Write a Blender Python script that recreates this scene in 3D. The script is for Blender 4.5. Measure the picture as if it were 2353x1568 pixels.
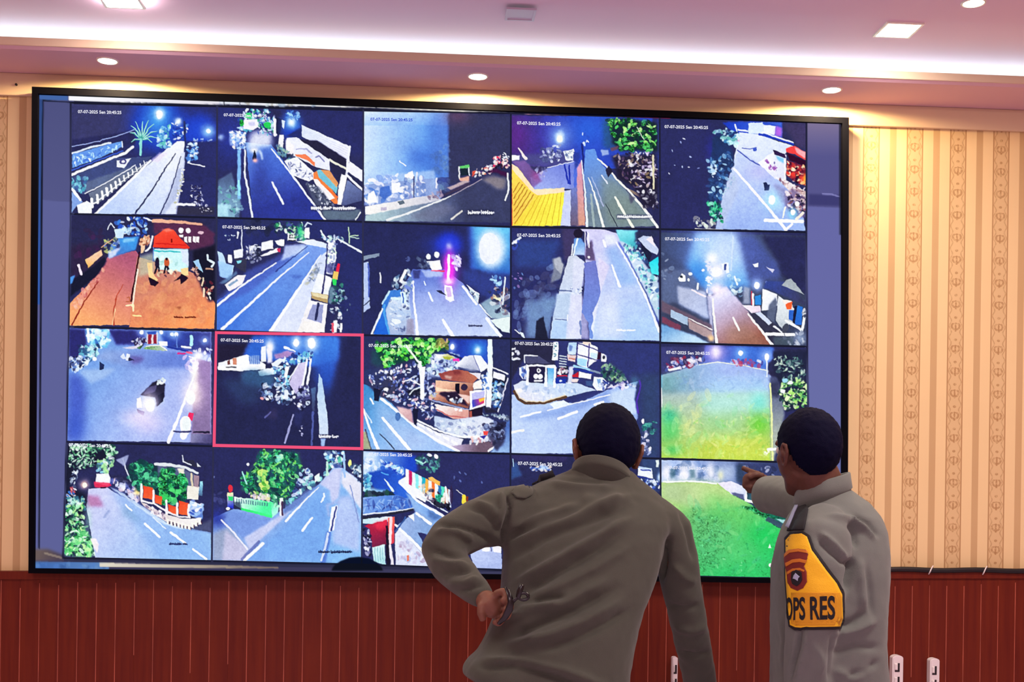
import bpy, bmesh, math, random
import numpy as np
from mathutils import Vector, Matrix, noise
from mathutils.bvhtree import BVHTree

for o in list(bpy.data.objects):
    bpy.data.objects.remove(o)
SC = bpy.context.scene
COL = SC.collection
R = math.radians

# ------------------------------------------------------------------ camera
IW, IH, FPX = 2353.0, 1568.0, 2700.0
CAM = Vector((-0.078, -4.25, 1.60))
YAW, ROLL, SHY = R(3.95), R(0.84), 294.0
fwd = Vector((math.sin(YAW), math.cos(YAW), 0.0))
rt0 = Vector((math.cos(YAW), -math.sin(YAW), 0.0))
up0 = Vector((0, 0, 1))
c_r = math.cos(ROLL) * rt0 + math.sin(ROLL) * up0
c_u = -math.sin(ROLL) * rt0 + math.cos(ROLL) * up0
cd = bpy.data.cameras.new('camera')
cd.sensor_fit = 'HORIZONTAL'
cd.sensor_width = 36.0
cd.lens = 36.0 * FPX / IW
cd.shift_y = SHY / IW
cd.clip_start = 0.05
cam = bpy.data.objects.new('camera', cd)
COL.objects.link(cam)
cam.matrix_world = Matrix(((c_r.x, c_u.x, -fwd.x, CAM.x), (c_r.y, c_u.y, -fwd.y, CAM.y),
                           (c_r.z, c_u.z, -fwd.z, CAM.z), (0, 0, 0, 1)))
SC.camera = cam


def ray(px, py):
    return fwd + c_r * ((px - IW / 2) / FPX) + c_u * ((IH / 2 + SHY - py) / FPX)


def at(px, py, y):
    """point on the vertical plane y = const seen at a photograph pixel"""
    d = ray(px, py)
    return CAM + d * ((y - CAM.y) / d.y)


def atz(px, py, z):
    d = ray(px, py)
    return CAM + d * ((z - CAM.z) / d.z)


def pix(v):
    d = Vector(v) - CAM
    z = d.dot(fwd)
    return (IW / 2 + FPX * d.dot(c_r) / z, IH / 2 + SHY - FPX * d.dot(c_u) / z)


# ------------------------------------------------------------------ world, exposure, added fill lamps
SC.view_settings.view_transform = 'Standard'
SC.view_settings.look = 'None'
SC.view_settings.gamma = 1.0
SC.view_settings.exposure = 0.0
SC.view_settings.use_curve_mapping = False
w = bpy.data.worlds.new('world')
SC.world = w
w.use_nodes = True
w.node_tree.nodes['Background'].inputs[0].default_value = (0.5, 0.42, 0.5, 1)
w.node_tree.nodes['Background'].inputs[1].default_value = 0.05


def lamp(name, kind, loc, energy, color, size=0.1, size_y=None, target=None, **kw):
    ld = bpy.data.lights.new(name, kind)
    ld.energy = energy
    ld.color = color
    if kind == 'AREA':
        ld.shape = 'RECTANGLE'
        ld.size = size
        ld.size_y = size_y or size
    elif kind in ('SPOT', 'POINT'):
        ld.shadow_soft_size = size
    for k, v in kw.items():
        setattr(ld, k, v)
    o = bpy.data.objects.new(name, ld)
    COL.objects.link(o)
    o.location = loc
    if target is not None:
        o.rotation_euler = (Vector(target) - Vector(loc)).to_track_quat('-Z', 'Y').to_euler()
    return o


# unseen area lamps added at ceiling height to fill the room with light
lamp('added_ceiling_fill', 'AREA', (-1.5, -1.9, 3.03), 22, (1.0, 0.86, 0.74), 0.6, 0.6)
lamp('added_ceiling_fill', 'AREA', (1.7, -1.8, 3.03), 44, (1.0, 0.85, 0.76), 0.6, 0.6)
lamp('added_ceiling_fill', 'AREA', (0.2, -5.2, 3.02), 90, (1.0, 0.82, 0.86), 1.2, 1.2)


# ------------------------------------------------------------------ helpers
def lin(h):
    if isinstance(h, str):
        h = [int(h[i:i + 2], 16) for i in (0, 2, 4)]
    r = []
    for c in h:
        c = c / 255.0
        r.append(c / 12.92 if c <= 0.04045 else ((c + 0.055) / 1.055) ** 2.4)
    return (r[0], r[1], r[2], 1.0)


def mat(name, col, rough=0.6, metal=0.0, emit=None, estr=1.0, bump=0.0, bscale=60.0, var=0.0, vscale=5.0, spec=0.5, sheen=0.0):
    m = bpy.data.materials.new(name)
    m.use_nodes = True
    nt = m.node_tree
    b = nt.nodes['Principled BSDF']
    c = lin(col)
    b.inputs['Base Color'].default_value = c
    b.inputs['Roughness'].default_value = rough
    b.inputs['Metallic'].default_value = metal
    b.inputs['Specular IOR Level'].default_value = spec
    if sheen:
        b.inputs['Sheen Weight'].default_value = sheen
    if emit:
        b.inputs['Emission Color'].default_value = lin(emit)
        b.inputs['Emission Strength'].default_value = estr
    tc = nt.nodes.new('ShaderNodeTexCoord')
    if var:
        n = nt.nodes.new('ShaderNodeTexNoise')
        n.inputs['Scale'].default_value = vscale
        n.inputs['Detail'].default_value = 4
        nt.links.new(tc.outputs['Object'], n.inputs['Vector'])
        mr = nt.nodes.new('ShaderNodeMapRange')
        mr.inputs[1].default_value = 0.3
        mr.inputs[2].default_value = 0.7
        mr.inputs[3].default_value = 1 - var
        mr.inputs[4].default_value = 1 + var
        nt.links.new(n.outputs[0], mr.inputs[0])
        vm = nt.nodes.new('ShaderNodeVectorMath')
        vm.operation = 'SCALE'
        vm.inputs[0].default_value = c[:3]
        nt.links.new(mr.outputs[0], vm.inputs['Scale'])
        nt.links.new(vm.outputs[0], b.inputs['Base Color'])
    if bump:
        n2 = nt.nodes.new('ShaderNodeTexNoise')
        n2.inputs['Scale'].default_value = bscale
        n2.inputs['Detail'].default_value = 5
        nt.links.new(tc.outputs['Object'], n2.inputs['Vector'])
        bp = nt.nodes.new('ShaderNodeBump')
        bp.inputs['Strength'].default_value = bump
        bp.inputs['Distance'].default_value = 0.004
        nt.links.new(n2.outputs[0], bp.inputs['Height'])
        nt.links.new(bp.outputs[0], b.inputs['Normal'])
    return m


def obj(name, bm, m=None, parent=None, smooth=False):
    """link a bmesh given in world coordinates as one object"""
    me = bpy.data.meshes.new(name)
    bm.to_mesh(me)
    bm.free()
    if smooth:
        for p in me.polygons:
            p.use_smooth = True
    o = bpy.data.objects.new(name, me)
    COL.objects.link(o)
    if m is not None:
        me.materials.append(m)
    if parent is not None:
        o.parent = parent
        root = parent
        while root.parent is not None:
            root = root.parent
        off = Vector(root.location)
        o.matrix_parent_inverse = Matrix.Identity(4)
        me.transform(Matrix.Translation(-off))
    return o


def empty(name, loc, label, cat, group=None):
    o = bpy.data.objects.new(name, None)
    COL.objects.link(o)
    o.empty_display_size = 0.1
    o.location = loc
    tag(o, label, cat, group)
    return o


def tag(o, label, cat, group=None):
    o['label'] = label
    o['category'] = cat
    if group:
        o['group'] = group
    return o


def rebase(o):
    """put the origin of a world-coordinate mesh at the middle of its bottom"""
    me = o.data
    xs = [v.co for v in me.vertices]
    c = Vector(((min(v.x for v in xs) + max(v.x for v in xs)) / 2, (min(v.y for v in xs) + max(v.y for v in xs)) / 2, min(v.z for v in xs)))
    me.transform(Matrix.Translation(-c))
    o.location = c
    return o


def box(bm, x0, x1, y0, y1, z0, z1, bev=0.0):
    vs = [bm.verts.new((x, y, z)) for z in (z0, z1) for y in (y0, y1) for x in (x0, x1)]
    fs = [(0, 2, 3, 1), (4, 5, 7, 6), (0, 1, 5, 4), (2, 6, 7, 3), (0, 4, 6, 2), (1, 3, 7, 5)]
    faces = [bm.faces.new([vs[i] for i in f]) for f in fs]
    if bev:
        es = list({e for f in faces for e in f.edges})
        bmesh.ops.bevel(bm, geom=es, offset=bev, segments=2, affect='EDGES', profile=0.5)
    return bm


def hexa(bm, q0, q1):
    """solid between two quads (lists of four points each, same order)"""
    a = [bm.verts.new(p) for p in q0]
    b = [bm.verts.new(p) for p in q1]
    bm.faces.new(a[::-1])
    bm.faces.new(b)
    for i in range(4):
        j = (i + 1) % 4
        bm.faces.new([a[i], a[j], b[j], b[i]])
    bmesh.ops.recalc_face_normals(bm, faces=bm.faces)
    return bm


def tube(bm, pts, rad, seg=14, cap=True, flat=1.0, ref=None):
    """rounded tube through 3-D points; rad a number or a list of numbers / (a, b) pairs"""
    pts = [Vector(p) for p in pts]
    n = len(pts)
    rings = []
    prev = Vector(ref) if ref is not None else None
    for i, p in enumerate(pts):
        t = (pts[min(i + 1, n - 1)] - pts[max(i - 1, 0)]).normalized()
        if prev is None:
            prev = t.orthogonal()
        a = (prev - t * prev.dot(t))
        a = a.normalized() if a.length > 1e-6 else t.orthogonal().normalized()
        b = t.cross(a)
        prev = a
        r = rad if isinstance(rad, (int, float)) else rad[i]
        ra, rb = r if isinstance(r, (tuple, list)) else (r, r * flat)
        rings.append([bm.verts.new(p + a * (math.cos(2 * math.pi * k / seg) * ra) + b * (math.sin(2 * math.pi * k / seg) * rb)) for k in range(seg)])
    for i in range(n - 1):
        for k in range(seg):
            bm.faces.new([rings[i][k], rings[i][(k + 1) % seg], rings[i + 1][(k + 1) % seg], rings[i + 1][k]])
    if cap:
        for rg, p, q, s in ((rings[0], pts[0], pts[1], 0), (rings[-1], pts[-1], pts[-2], 1)):
            d = (p - q).normalized()
            mean = sum(((v.co - p).length for v in rg)) / seg
            tip = bm.verts.new(p + d * mean * 0.55)
            mid = [bm.verts.new(p + (v.co - p) * 0.72 + d * mean * 0.38) for v in rg]
            for k in range(seg):
                k2 = (k + 1) % seg
                if s:
                    bm.faces.new([rg[k], rg[k2], mid[k2], mid[k]])
                    bm.faces.new([mid[k], mid[k2], tip])
                else:
                    bm.faces.new([rg[k2], rg[k], mid[k], mid[k2]])
                    bm.faces.new([mid[k2], mid[k], tip])
    return bm


def disc(bm, c, r, z0, z1, seg=32):
    """upright cylinder"""
    a = [bm.verts.new((c[0] + r * math.cos(2 * math.pi * k / seg), c[1] + r * math.sin(2 * math.pi * k / seg), z0)) for k in range(seg)]
    b = [bm.verts.new((v.co.x, v.co.y, z1)) for v in a]
    bm.faces.new(a[::-1])
    bm.faces.new(b)
    for k in range(seg):
        bm.faces.new([a[k], a[(k + 1) % seg], b[(k + 1) % seg], b[k]])
    return bm


# ------------------------------------------------------------------ the room
ZS, ZC = 2.965, 3.065       # soffit underside, ceiling
SOF = 0.27                  # soffit depth
XL, XR, YB = -4.2, 4.6, -7.0
zwl = at(30, 1313, -0.02).z
zwr = at(2200, 1312, -0.02).z


def zw(x):
    xl, xr = at(30, 1313, -0.02).x, at(2200, 1312, -0.02).x
    return zwl + (zwr - zwl) * (x - xl) / (xr - xl)


def wallpaper():
    m = bpy.data.materials.new('striped_damask_wallpaper')
    m.use_nodes = True
    nt = m.node_tree
    N, K = nt.nodes.new, nt.links.new
    b = nt.nodes['Principled BSDF']
    b.inputs['Roughness'].default_value = 0.7
    tc = N('ShaderNodeTexCoord')
    sp = N('ShaderNodeSeparateXYZ')
    K(tc.outputs['Object'], sp.inputs[0])

    def M(op, a, c=None, d=None):
        n = N('ShaderNodeMath')
        n.operation = op
        for i, v in enumerate((a, c, d)):
            if v is None:
                continue
            if isinstance(v, (int, float)):
                n.inputs[i].default_value = v
            else:
                K(v, n.inputs[i])
        return n.outputs[0]
    PX = 0.1655
    x0 = at(1997, 700, 0).x
    u = M('SUBTRACT', M('MODULO', M('ADD', sp.outputs[0], 200 * PX + PX / 2 - x0), PX), PX / 2)   # 0 at the middle of a floral band
    au = M('ABSOLUTE', u)
    band = M('LESS_THAN', au, 0.0300)
    edge = M('MULTIPLY', M('LESS_THAN', M('ABSOLUTE', M('SUBTRACT', au, 0.0295)), 0.0022), 0.6)
    dn = M('ABSOLUTE', M('SUBTRACT', au, PX / 2))
    narrow = M('LESS_THAN', dn, 0.0125)
    PZ = 0.083
    v = M('DIVIDE', M('MODULO', M('ADD', sp.outputs[2], 50.0), PZ), PZ)
    vv = M('SUBTRACT', v, 0.5)
    un = M('DIVIDE', au, 0.026)
    # motif: a tulip of curved petals, a bud above it, scrolls along the rim
    r1 = M('SQRT', M('ADD', M('POWER', M('MULTIPLY', un, 0.9), 2.0), M('POWER', M('MULTIPLY', M('ADD', vv, 0.12), 3.4), 2.0)))
    petal = M('MULTIPLY', M('LESS_THAN', M('ABSOLUTE', M('SUBTRACT', r1, 0.52)), 0.14), M('LESS_THAN', vv, 0.02))
    stem = M('MULTIPLY', M('LESS_THAN', un, 0.13), M('LESS_THAN', M('ABSOLUTE', M('ADD', vv, 0.16)), 0.2))
    r2 = M('SQRT', M('ADD', M('POWER', un, 2.0), M('POWER', M('MULTIPLY', M('SUBTRACT', vv, 0.27), 4.2), 2.0)))
    bud = M('LESS_THAN', r2, 0.24)
    sw = M('MULTIPLY', M('SINE', M('MULTIPLY', v, 12.566)), 0.16)
    scroll = M('LESS_THAN', M('ABSOLUTE', M('SUBTRACT', M('ADD', un, sw), 0.78)), 0.10)
    nz = N('ShaderNodeTexNoise')
    nz.inputs['Scale'].default_value = 95
    nz.inputs['Detail'].default_value = 3
    K(tc.outputs['Object'], nz.inputs['Vector'])
    speck = M('GREATER_THAN', nz.outputs[0], 0.47)
    motif = M('MINIMUM', M('ADD', M('ADD', M('MULTIPLY', petal, 0.8), M('MULTIPLY', stem, 0.9)), M('ADD', M('MULTIPLY', bud, 0.8), M('MULTIPLY', scroll, 0.55))), 1.0)
    motif = M('MULTIPLY', motif, M('ADD', M('MULTIPLY', speck, 0.5), 0.5))
    dark = M('ADD', M('MULTIPLY', band, M('ADD', 0.26, M('MULTIPLY', motif, 0.54))), M('MULTIPLY', narrow, 0.5))
    dark = M('MINIMUM', M('ADD', dark, edge), 1.0)
    nz2 = N('ShaderNodeTexNoise')
    nz2.inputs['Scale'].default_value = 3.0
    nz2.inputs['Detail'].default_value = 5
    K(tc.outputs['Object'], nz2.inputs['Vector'])
    dark = M('ADD', dark, M('MULTIPLY', M('SUBTRACT', nz2.outputs[0], 0.5), 0.18))
    mx = N('ShaderNodeMix')
    mx.data_type = 'RGBA'
    mx.clamp_factor = True
    K(dark, mx.inputs[0])
    mx.inputs[6].default_value = lin('f0d49e')
    mx.inputs[7].default_value = lin('a2703c')
    K(mx.outputs[2], b.inputs['Base Color'])
    return m


def panelling():
    m = bpy.data.materials.new('red_brown_varnished_panelling')
    m.use_nodes = True
    nt = m.node_tree
    N, K = nt.nodes.new, nt.links.new
    b = nt.nodes['Principled BSDF']
    b.inputs['Roughness'].default_value = 0.5
    b.inputs['Specular IOR Level'].default_value = 0.25
    tc = N('ShaderNodeTexCoord')
    mp = N('ShaderNodeMapping')
    mp.inputs['Scale'].default_value = (30, 30, 1.6)
    K(tc.outputs['Object'], mp.inputs['Vector'])
    n = N('ShaderNodeTexNoise')
    n.inputs['Scale'].default_value = 2.2
    n.inputs['Detail'].default_value = 6
    K(mp.outputs[0], n.inputs['Vector'])
    rp = N('ShaderNodeValToRGB')
    rp.color_ramp.elements[0].position = 0.3
    rp.color_ramp.elements[1].position = 0.72
    rp.color_ramp.elements[0].color = lin('601a0e')
    rp.color_ramp.elements[1].color = lin('702610')
    K(n.outputs[0], rp.inputs[0])
    K(rp.outputs[0], b.inputs['Base Color'])
    return m


M_PAPER = wallpaper()
M_WOOD = panelling()
M_BEAD = mat('pale_groove_edge', 'a85440', 0.45, var=0.3, vscale=9)
M_TRIM = mat('cream_painted_trim', 'dcc3a4', 0.65, bump=0.05, bscale=12)
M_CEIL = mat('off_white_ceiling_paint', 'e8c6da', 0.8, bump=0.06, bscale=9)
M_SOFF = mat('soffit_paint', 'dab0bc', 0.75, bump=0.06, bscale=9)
M_FLOOR = mat('lilac_bounce_floor', 'e0cce4', 0.5)  # unseen floor, colour picked to bounce lilac light up at the ceiling
M_BACK = mat('cream_wall_paint', 'd8b8a8', 0.8)


def struct(name, bm, m):
    o = obj(name, bm, m)
    o['kind'] = 'structure'
    return o


struct('floor', box(bmesh.new(), XL, XR, YB, 0.0, -0.1, 0.0), M_FLOOR)
bm = bmesh.new()
box(bm, XL, XR, 0.0, 0.12, -0.1, ZC + 0.1)
struct('wall_front', bm, M_PAPER)
struct('wall_back', box(bmesh.new(), XL, XR, YB - 0.12, YB, -0.1, ZC + 0.1), M_BACK)
struct('wall_left', box(bmesh.new(), XL - 0.12, XL, YB, 0.12, -0.1, ZC + 0.1), M_BACK)
struct('wall_right', box(bmesh.new(), XR, XR + 0.12, YB, 0.12, -0.1, ZC + 0.1), M_BACK)
YT = -0.60                   # where the ceiling steps down into the middle of the room
bm = bmesh.new()
box(bm, XL, XR, YT, 0.0, ZC, ZC + 0.1)
box(bm, XL, XR, YB, YT, ZC - 0.014, ZC + 0.1)
struct('ceiling', bm, M_CEIL)
# perimeter soffit with an upstand lip that hides the light strip
bm = bmesh.new()
prof = [(0.0, ZS), (-SOF + 0.012, ZS), (-SOF, ZS + 0.008), (-SOF, ZS + 0.030), (-SOF + 0.006, ZS + 0.034), (-SOF + 0.02, ZS + 0.034), (-SOF + 0.02, ZS + 0.016), (0.0, ZS + 0.016)]
a = [bm.verts.new((XL, p[0], p[1])) for p in prof]
b_ = [bm.verts.new((XR, p[0], p[1])) for p in prof]
bm.faces.new(a)
bm.faces.new(b_[::-1])
for i in range(len(prof)):
    j = (i + 1) % len(prof)
    bm.faces.new([a[j], a[i], b_[i], b_[j]])
bmesh.ops.recalc_face_normals(bm, faces=bm.faces)
struct('trim_soffit', bm, M_SOFF)
struct('trim_lip', box(bmesh.new(), XL, XR, -SOF - 0.004, -SOF + 0.004, ZS + 0.008, ZS + 0.036, 0.003), M_TRIM)
# flat cream band over the wallpaper
zt = at(1990, 289, -0.015).z
bm = bmesh.new()
box(bm, XL, XR, -0.016, 0.0, zt, ZS, 0.003)
struct('trim_cornice', bm, M_TRIM)
# panelled lower wall: boards with open grooves
bm = bmesh.new()
box(bm, XL, XR, -0.012, 0.0, 0.0, 0.9)
bw = 0.0655
x = at(265, 1450, -0.02).x
x -= math.floor((x - XL) / bw) * bw
rnd = random.Random(4)
beads = bmesh.new()
while x < XR - bw:
    q = [(x + 0.0002, zw(x)), (x + bw - 0.0002, zw(x + bw))]
    zb0 = 0.1
    fr = [(q[0][0], -0.022, zb0), (q[1][0], -0.022, zb0), (q[1][0], -0.022, q[1][1] - 0.004), (q[0][0], -0.022, q[0][1] - 0.004)]
    bk = [(q[0][0], -0.0, zb0), (q[1][0], -0.0, zb0), (q[1][0], -0.0, q[1][1]), (q[0][0], -0.0, q[0][1])]
    hexa(bm, fr, bk)
    # a paler strip along each groove, length at random
    z1 = zw(x) - rnd.uniform(0.030, 0.06)
    z0 = z1 - rnd.uniform(0.25, 1.0)
    box(beads, x - 0.0014, x + 0.0014, -0.0232, -0.004, max(0.2, z0), z1)
    x += bw
struct('wall_panelling', bm, M_WOOD)
struct('trim_panelling_groove', beads, M_BEAD)
bm = bmesh.new()
q = [(XL, zw(XL)), (XR, zw(XR))]
hexa(bm, [(XL, -0.030, zw(XL) - 0.028), (XR, -0.030, zw(XR) - 0.028), (XR, -0.030, zw(XR)), (XL, -0.030, zw(XL))],
     [(XL, 0, zw(XL) - 0.028), (XR, 0, zw(XR) - 0.028), (XR, 0, zw(XR)), (XL, 0, zw(XL))])
struct('trim_panelling_cap', bm, M_WOOD)
struct('baseboard_front', box(bmesh.new(), XL, XR, -0.034, 0.0, 0.0, 0.11, 0.003), M_WOOD)

# ------------------------------------------------------------------ lights in the ceiling
M_LED = mat('cool_white_light_strip', 'ffffff', 0.5, emit='bcfff0', estr=8.0)
bm = bmesh.new()
box(bm, XL + 0.02, XR - 0.02, -0.130, -0.118, ZS + 0.0165, ZS + 0.050)
led = rebase(obj('light_strip', bm, M_LED))
tag(led, 'long cool white light strip glowing along the top of the ceiling soffit', 'light')

M_RING = mat('white_lamp_ring', 'f0e4d8', 0.35)
M_WARM = mat('warm_lamp_lens', 'fff6e0', 0.4, emit='fff0c8', estr=14.0)
M_COOL = mat('panel_lamp_diffuser', 'ffffff', 0.4, emit='fff8f0', estr=110.0)
M_OFF = mat('unlit_diffuser', 'd0c0d4', 0.5)


def downlight(px, py, z, r, label, spot=0.0, group=None):
    p = atz(px, py, z)
    e = empty('downlight', (p.x, p.y, z), label, 'ceiling light', group)
    bm = bmesh.new()
    seg = 36
    prof = [(r * 0.80, z + 0.004), (r * 0.82, z - 0.001), (r * 0.9, z - 0.004), (r * 1.0, z - 0.003), (r * 1.03, z)]
    rg = [[bm.verts.new((p.x + q[0] * math.cos(2 * math.pi * k / seg), p.y + q[0] * math.sin(2 * math.pi * k / seg), q[1])) for k in range(seg)] for q in prof]
    for i in range(len(prof) - 1):
        for k in range(seg):
            bm.faces.new([rg[i][k], rg[i][(k + 1) % seg], rg[i + 1][(k + 1) % seg], rg[i + 1][k]])
    bmesh.ops.recalc_face_normals(bm, faces=bm.faces)
    obj('ring', bm, M_RING, e, True)
    bm = bmesh.new()
    disc(bm, p, r * 0.82, z - 0.0035, z + 0.003)
    obj('lens', bm, M_WARM, e)
    if spot:
        s = lamp('downlight_beam', 'SPOT', (p.x, p.y, z - 0.012), spot, (1.0, 0.72, 0.34), 0.02, spot_size=R(176), spot_blend=0.12)
        s.rotation_euler = (0, 0, 0)
    return e


G = 'warm downlights in the soffit over the screen'
downlight(247, 139, ZS, 0.036, 'round warm downlight in the soffit above the screen\'s left end', 26.0, G)
downlight(1098, 175, ZS, 0.036, 'round warm downlight in the soffit above the middle of the screen', 22.0, G)
downlight(1911, 206, ZS, 0.036, 'round warm downlight in the soffit above the screen\'s right corner', 26.0, G)
downlight(2237, 6, ZC - 0.014, 0.036, 'round downlight in the ceiling at the top right, beyond the square light')


def square_light(px, py, s, label, on=True):
    z = ZC if py > 45 else ZC - 0.014
    p = atz(px, py, z)
    e = empty('square_ceiling_light', (p.x, p.y, z), label, 'ceiling light', 'square lights in the ceiling')
    bm = bmesh.new()
    h = s / 2
    for x0, x1, y0, y1 in ((-h, h, -h, -h + 0.008), (-h, h, h - 0.008, h), (-h, -h + 0.008, -h + 0.008, h - 0.008), (h - 0.008, h, -h + 0.008, h - 0.008)):
        box(bm, p.x + x0, p.x + x1, p.y + y0, p.y + y1, z - 0.006, z)
    obj('frame', bm, M_RING if on else M_OFF, e)
    bm = bmesh.new()
    box(bm, p.x - h + 0.008, p.x + h - 0.008, p.y - h + 0.008, p.y + h - 0.008, z - 0.004, z)
    obj('diffuser', bm, M_COOL if on else M_OFF, e)
    return e


square_light(2064, 67, 0.125, 'lit square ceiling light near the top right, beside the round downlight')
square_light(277, -2, 0.125, 'lit square ceiling light cut by the top edge, above the left downlight')
square_light(1196, 31, 0.095, 'unlit pale square ceiling light above the middle of the screen', False)

# ------------------------------------------------------------------ what the screens show: a small painter for the camera pictures
KS = 1.4                     # canvas samples per photograph pixel


def hx(h):
    return np.array([int(h[i:i + 2], 16) / 255.0 for i in (0, 2, 4)], np.float32)


class Pic:
    def __init__(s, x0, y0, x1, y1, ox=0, oy=0, sc=1.0, bg='2c2f70'):
        s.x0, s.y0 = x0 - 4, y0 - 4
        s.w, s.h = int((x1 - x0 + 8) * KS), int((y1 - y0 + 8) * KS)
        s.a = np.zeros((s.h, s.w, 3), np.float32) + hx(bg)
        s.ox, s.oy, s.sc = ox, oy, sc
        s.k = KS / sc

    def xy(s, p):
        p = np.array(p, np.float32).reshape(-1, 2)
        return ((p / s.sc + (s.ox, s.oy)) - (s.x0, s.y0)) * KS

    def bb(s, q, pad):
        x0, y0 = np.floor(q.min(0) - pad).astype(int)
        x1, y1 = np.ceil(q.max(0) + pad).astype(int) + 1
        return max(x0, 0), max(y0, 0), min(x1, s.w), min(y1, s.h)

    def mix(s, b, m, c, al):
        x0, y0, x1, y1 = b
        m = (m * al)[..., None]
        t = s.a[y0:y1, x0:x1]
        s.a[y0:y1, x0:x1] = t * (1 - m) + c * m

    def cover(s, q, b):
        x0, y0, x1, y1 = b
        S = 2
        xs = (np.arange((x1 - x0) * S) + 0.5) / S + x0
        ys = (np.arange((y1 - y0) * S) + 0.5) / S + y0
        X, Y = np.meshgrid(xs, ys)
        ins = np.zeros(X.shape, bool)
        n = len(q)
        for i in range(n):
            (ax, ay), (bx, by) = q[i], q[(i + 1) % n]
            if ay == by:
                continue
            ins ^= ((ay > Y) != (by > Y)) & (X < (bx - ax) * (Y - ay) / (by - ay) + ax)
        return ins.reshape(y1 - y0, S, x1 - x0, S).mean((1, 3)).astype(np.float32)

    @staticmethod
    def blur(m, r):
        r = int(round(r))
        if r < 1:
            return m
        for _ in range(2):
            for ax in (0, 1):
                c = np.cumsum(np.pad(m, [(r + 1, r) if a == ax else (0, 0) for a in (0, 1)], mode='edge'), ax)
                n = m.shape[ax]
                m = (np.take(c, np.arange(2 * r + 1, 2 * r + 1 + n), ax) - np.take(c, np.arange(0, n), ax)) / (2 * r + 1)
        return m

    def P(s, h, pts, al=1.0, b=0):
        """filled outline"""
        q = s.xy(pts)
        r = b * s.k
        bx = s.bb(q, r * 2 + 2)
        if bx[2] <= bx[0] or bx[3] <= bx[1]:
            return
        s.mix(bx, s.blur(s.cover(q, bx), r), hx(h), al)

    def V(s, pts, h0, p0, h1, p1, b=0, al=1.0):
        """outline filled with a colour running from p0 to p1"""
        q = s.xy(pts)
        r = b * s.k
        bx = s.bb(q, r * 2 + 2)
        x0, y0, x1, y1 = bx
        if x1 <= x0 or y1 <= y0:
            return
        a, c = s.xy(p0)[0], s.xy(p1)[0]
        X, Y = np.meshgrid(np.arange(x0, x1), np.arange(y0, y1))
        d = c - a
        t = np.clip(((X - a[0]) * d[0] + (Y - a[1]) * d[1]) / (d @ d), 0, 1)[..., None]
        s.mix(bx, s.blur(s.cover(q, bx), r), hx(h0) * (1 - t) + hx(h1) * t, al)

    def L(s, h, wd, pts, al=1.0, b=0):
        """stroke; wd one width or a width at each end"""
        q = s.xy(pts)
        w0, w1 = (wd if isinstance(wd, tuple) else (wd, wd))
        r = b * s.k
        bx = s.bb(q, max(w0, w1) * s.k + r * 2 + 2)
        x0, y0, x1, y1 = bx
        if x1 <= x0 or y1 <= y0:
            return
        X, Y = np.meshgrid(np.arange(x0, x1) + 0.5, np.arange(y0, y1) + 0.5)
        m = np.zeros(X.shape, np.float32)
        n = len(q)
        for i in range(n - 1):
            a, d = q[i], q[i + 1] - q[i]
            t = np.clip(((X - a[0]) * d[0] + (Y - a[1]) * d[1]) / max(d @ d, 1e-6), 0, 1)
            hw = (w0 + (w1 - w0) * (i + t) / (n - 1)) * s.k / 2
            m = np.maximum(m, np.clip(hw + 0.5 - np.hypot(X - a[0] - t * d[0], Y - a[1] - t * d[1]), 0, 1))
        s.mix(bx, s.blur(m, r), hx(h), al)

    def E(s, h, cx, cy, rx, ry, al=1.0, ang=0.0):
        """ellipse with a crisp edge"""
        q = s.xy((cx, cy))
        rr = max(rx, ry) * s.k
        bx = s.bb(q, rr + 2)
        x0, y0, x1, y1 = bx
        if x1 <= x0 or y1 <= y0:
            return
        X, Y = np.meshgrid(np.arange(x0, x1) + 0.5 - q[0, 0], np.arange(y0, y1) + 0.5 - q[0, 1])
        c, n = math.cos(ang), math.sin(ang)
        ax, ay = max(rx * s.k, 0.6), max(ry * s.k, 0.6)
        d = np.hypot((X * c + Y * n) / ax, (-X * n + Y * c) / ay)
        s.mix(bx, np.clip((1 - d) * min(ax, ay) + 0.5, 0, 1), hx(h), al)

    def G(s, h, cx, cy, rx, ry=None, al=1.0, p=2.0):
        """soft glow"""
        ry = ry or rx
        q = s.xy((cx, cy))
        bx = s.bb(q, max(rx, ry) * s.k * 2.4)
        x0, y0, x1, y1 = bx
        if x1 <= x0 or y1 <= y0:
            return
        X, Y = np.meshgrid(np.arange(x0, x1) + 0.5 - q[0, 0], np.arange(y0, y1) + 0.5 - q[0, 1])
        d = np.hypot(X / (rx * s.k), Y / (ry * s.k))
        s.mix(bx, np.exp(-d ** p * 1.1), hx(h), al)

    def S(s, seed, n, pts, hs, r0, r1, al=1.0, asp=0.6):
        """blobs scattered inside an outline (leaves, crowds, clutter)"""
        rn = random.Random(seed)
        p = np.array(pts, np.float32).reshape(-1, 2)
        lo, hi = p.min(0), p.max(0)
        hs = hs.split()
        k = 0
        tries = 0
        while k < n and tries < n * 6:
            tries += 1
            x, y = rn.uniform(lo[0], hi[0]), rn.uniform(lo[1], hi[1])
            ins = False
            for i in range(len(p)):
                (ax, ay), (bx, by) = p[i], p[(i + 1) % len(p)]
                if (ay > y) != (by > y) and x < (bx - ax) * (y - ay) / (by - ay) + ax:
                    ins = not ins
            if not ins:
                continue
            k += 1
            r = rn.uniform(r0, r1)
            s.E(rn.choice(hs), x, y, r, r * rn.uniform(asp * 0.6, asp * 1.3), al * rn.uniform(0.6, 1), rn.uniform(0, 3.1))

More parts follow.
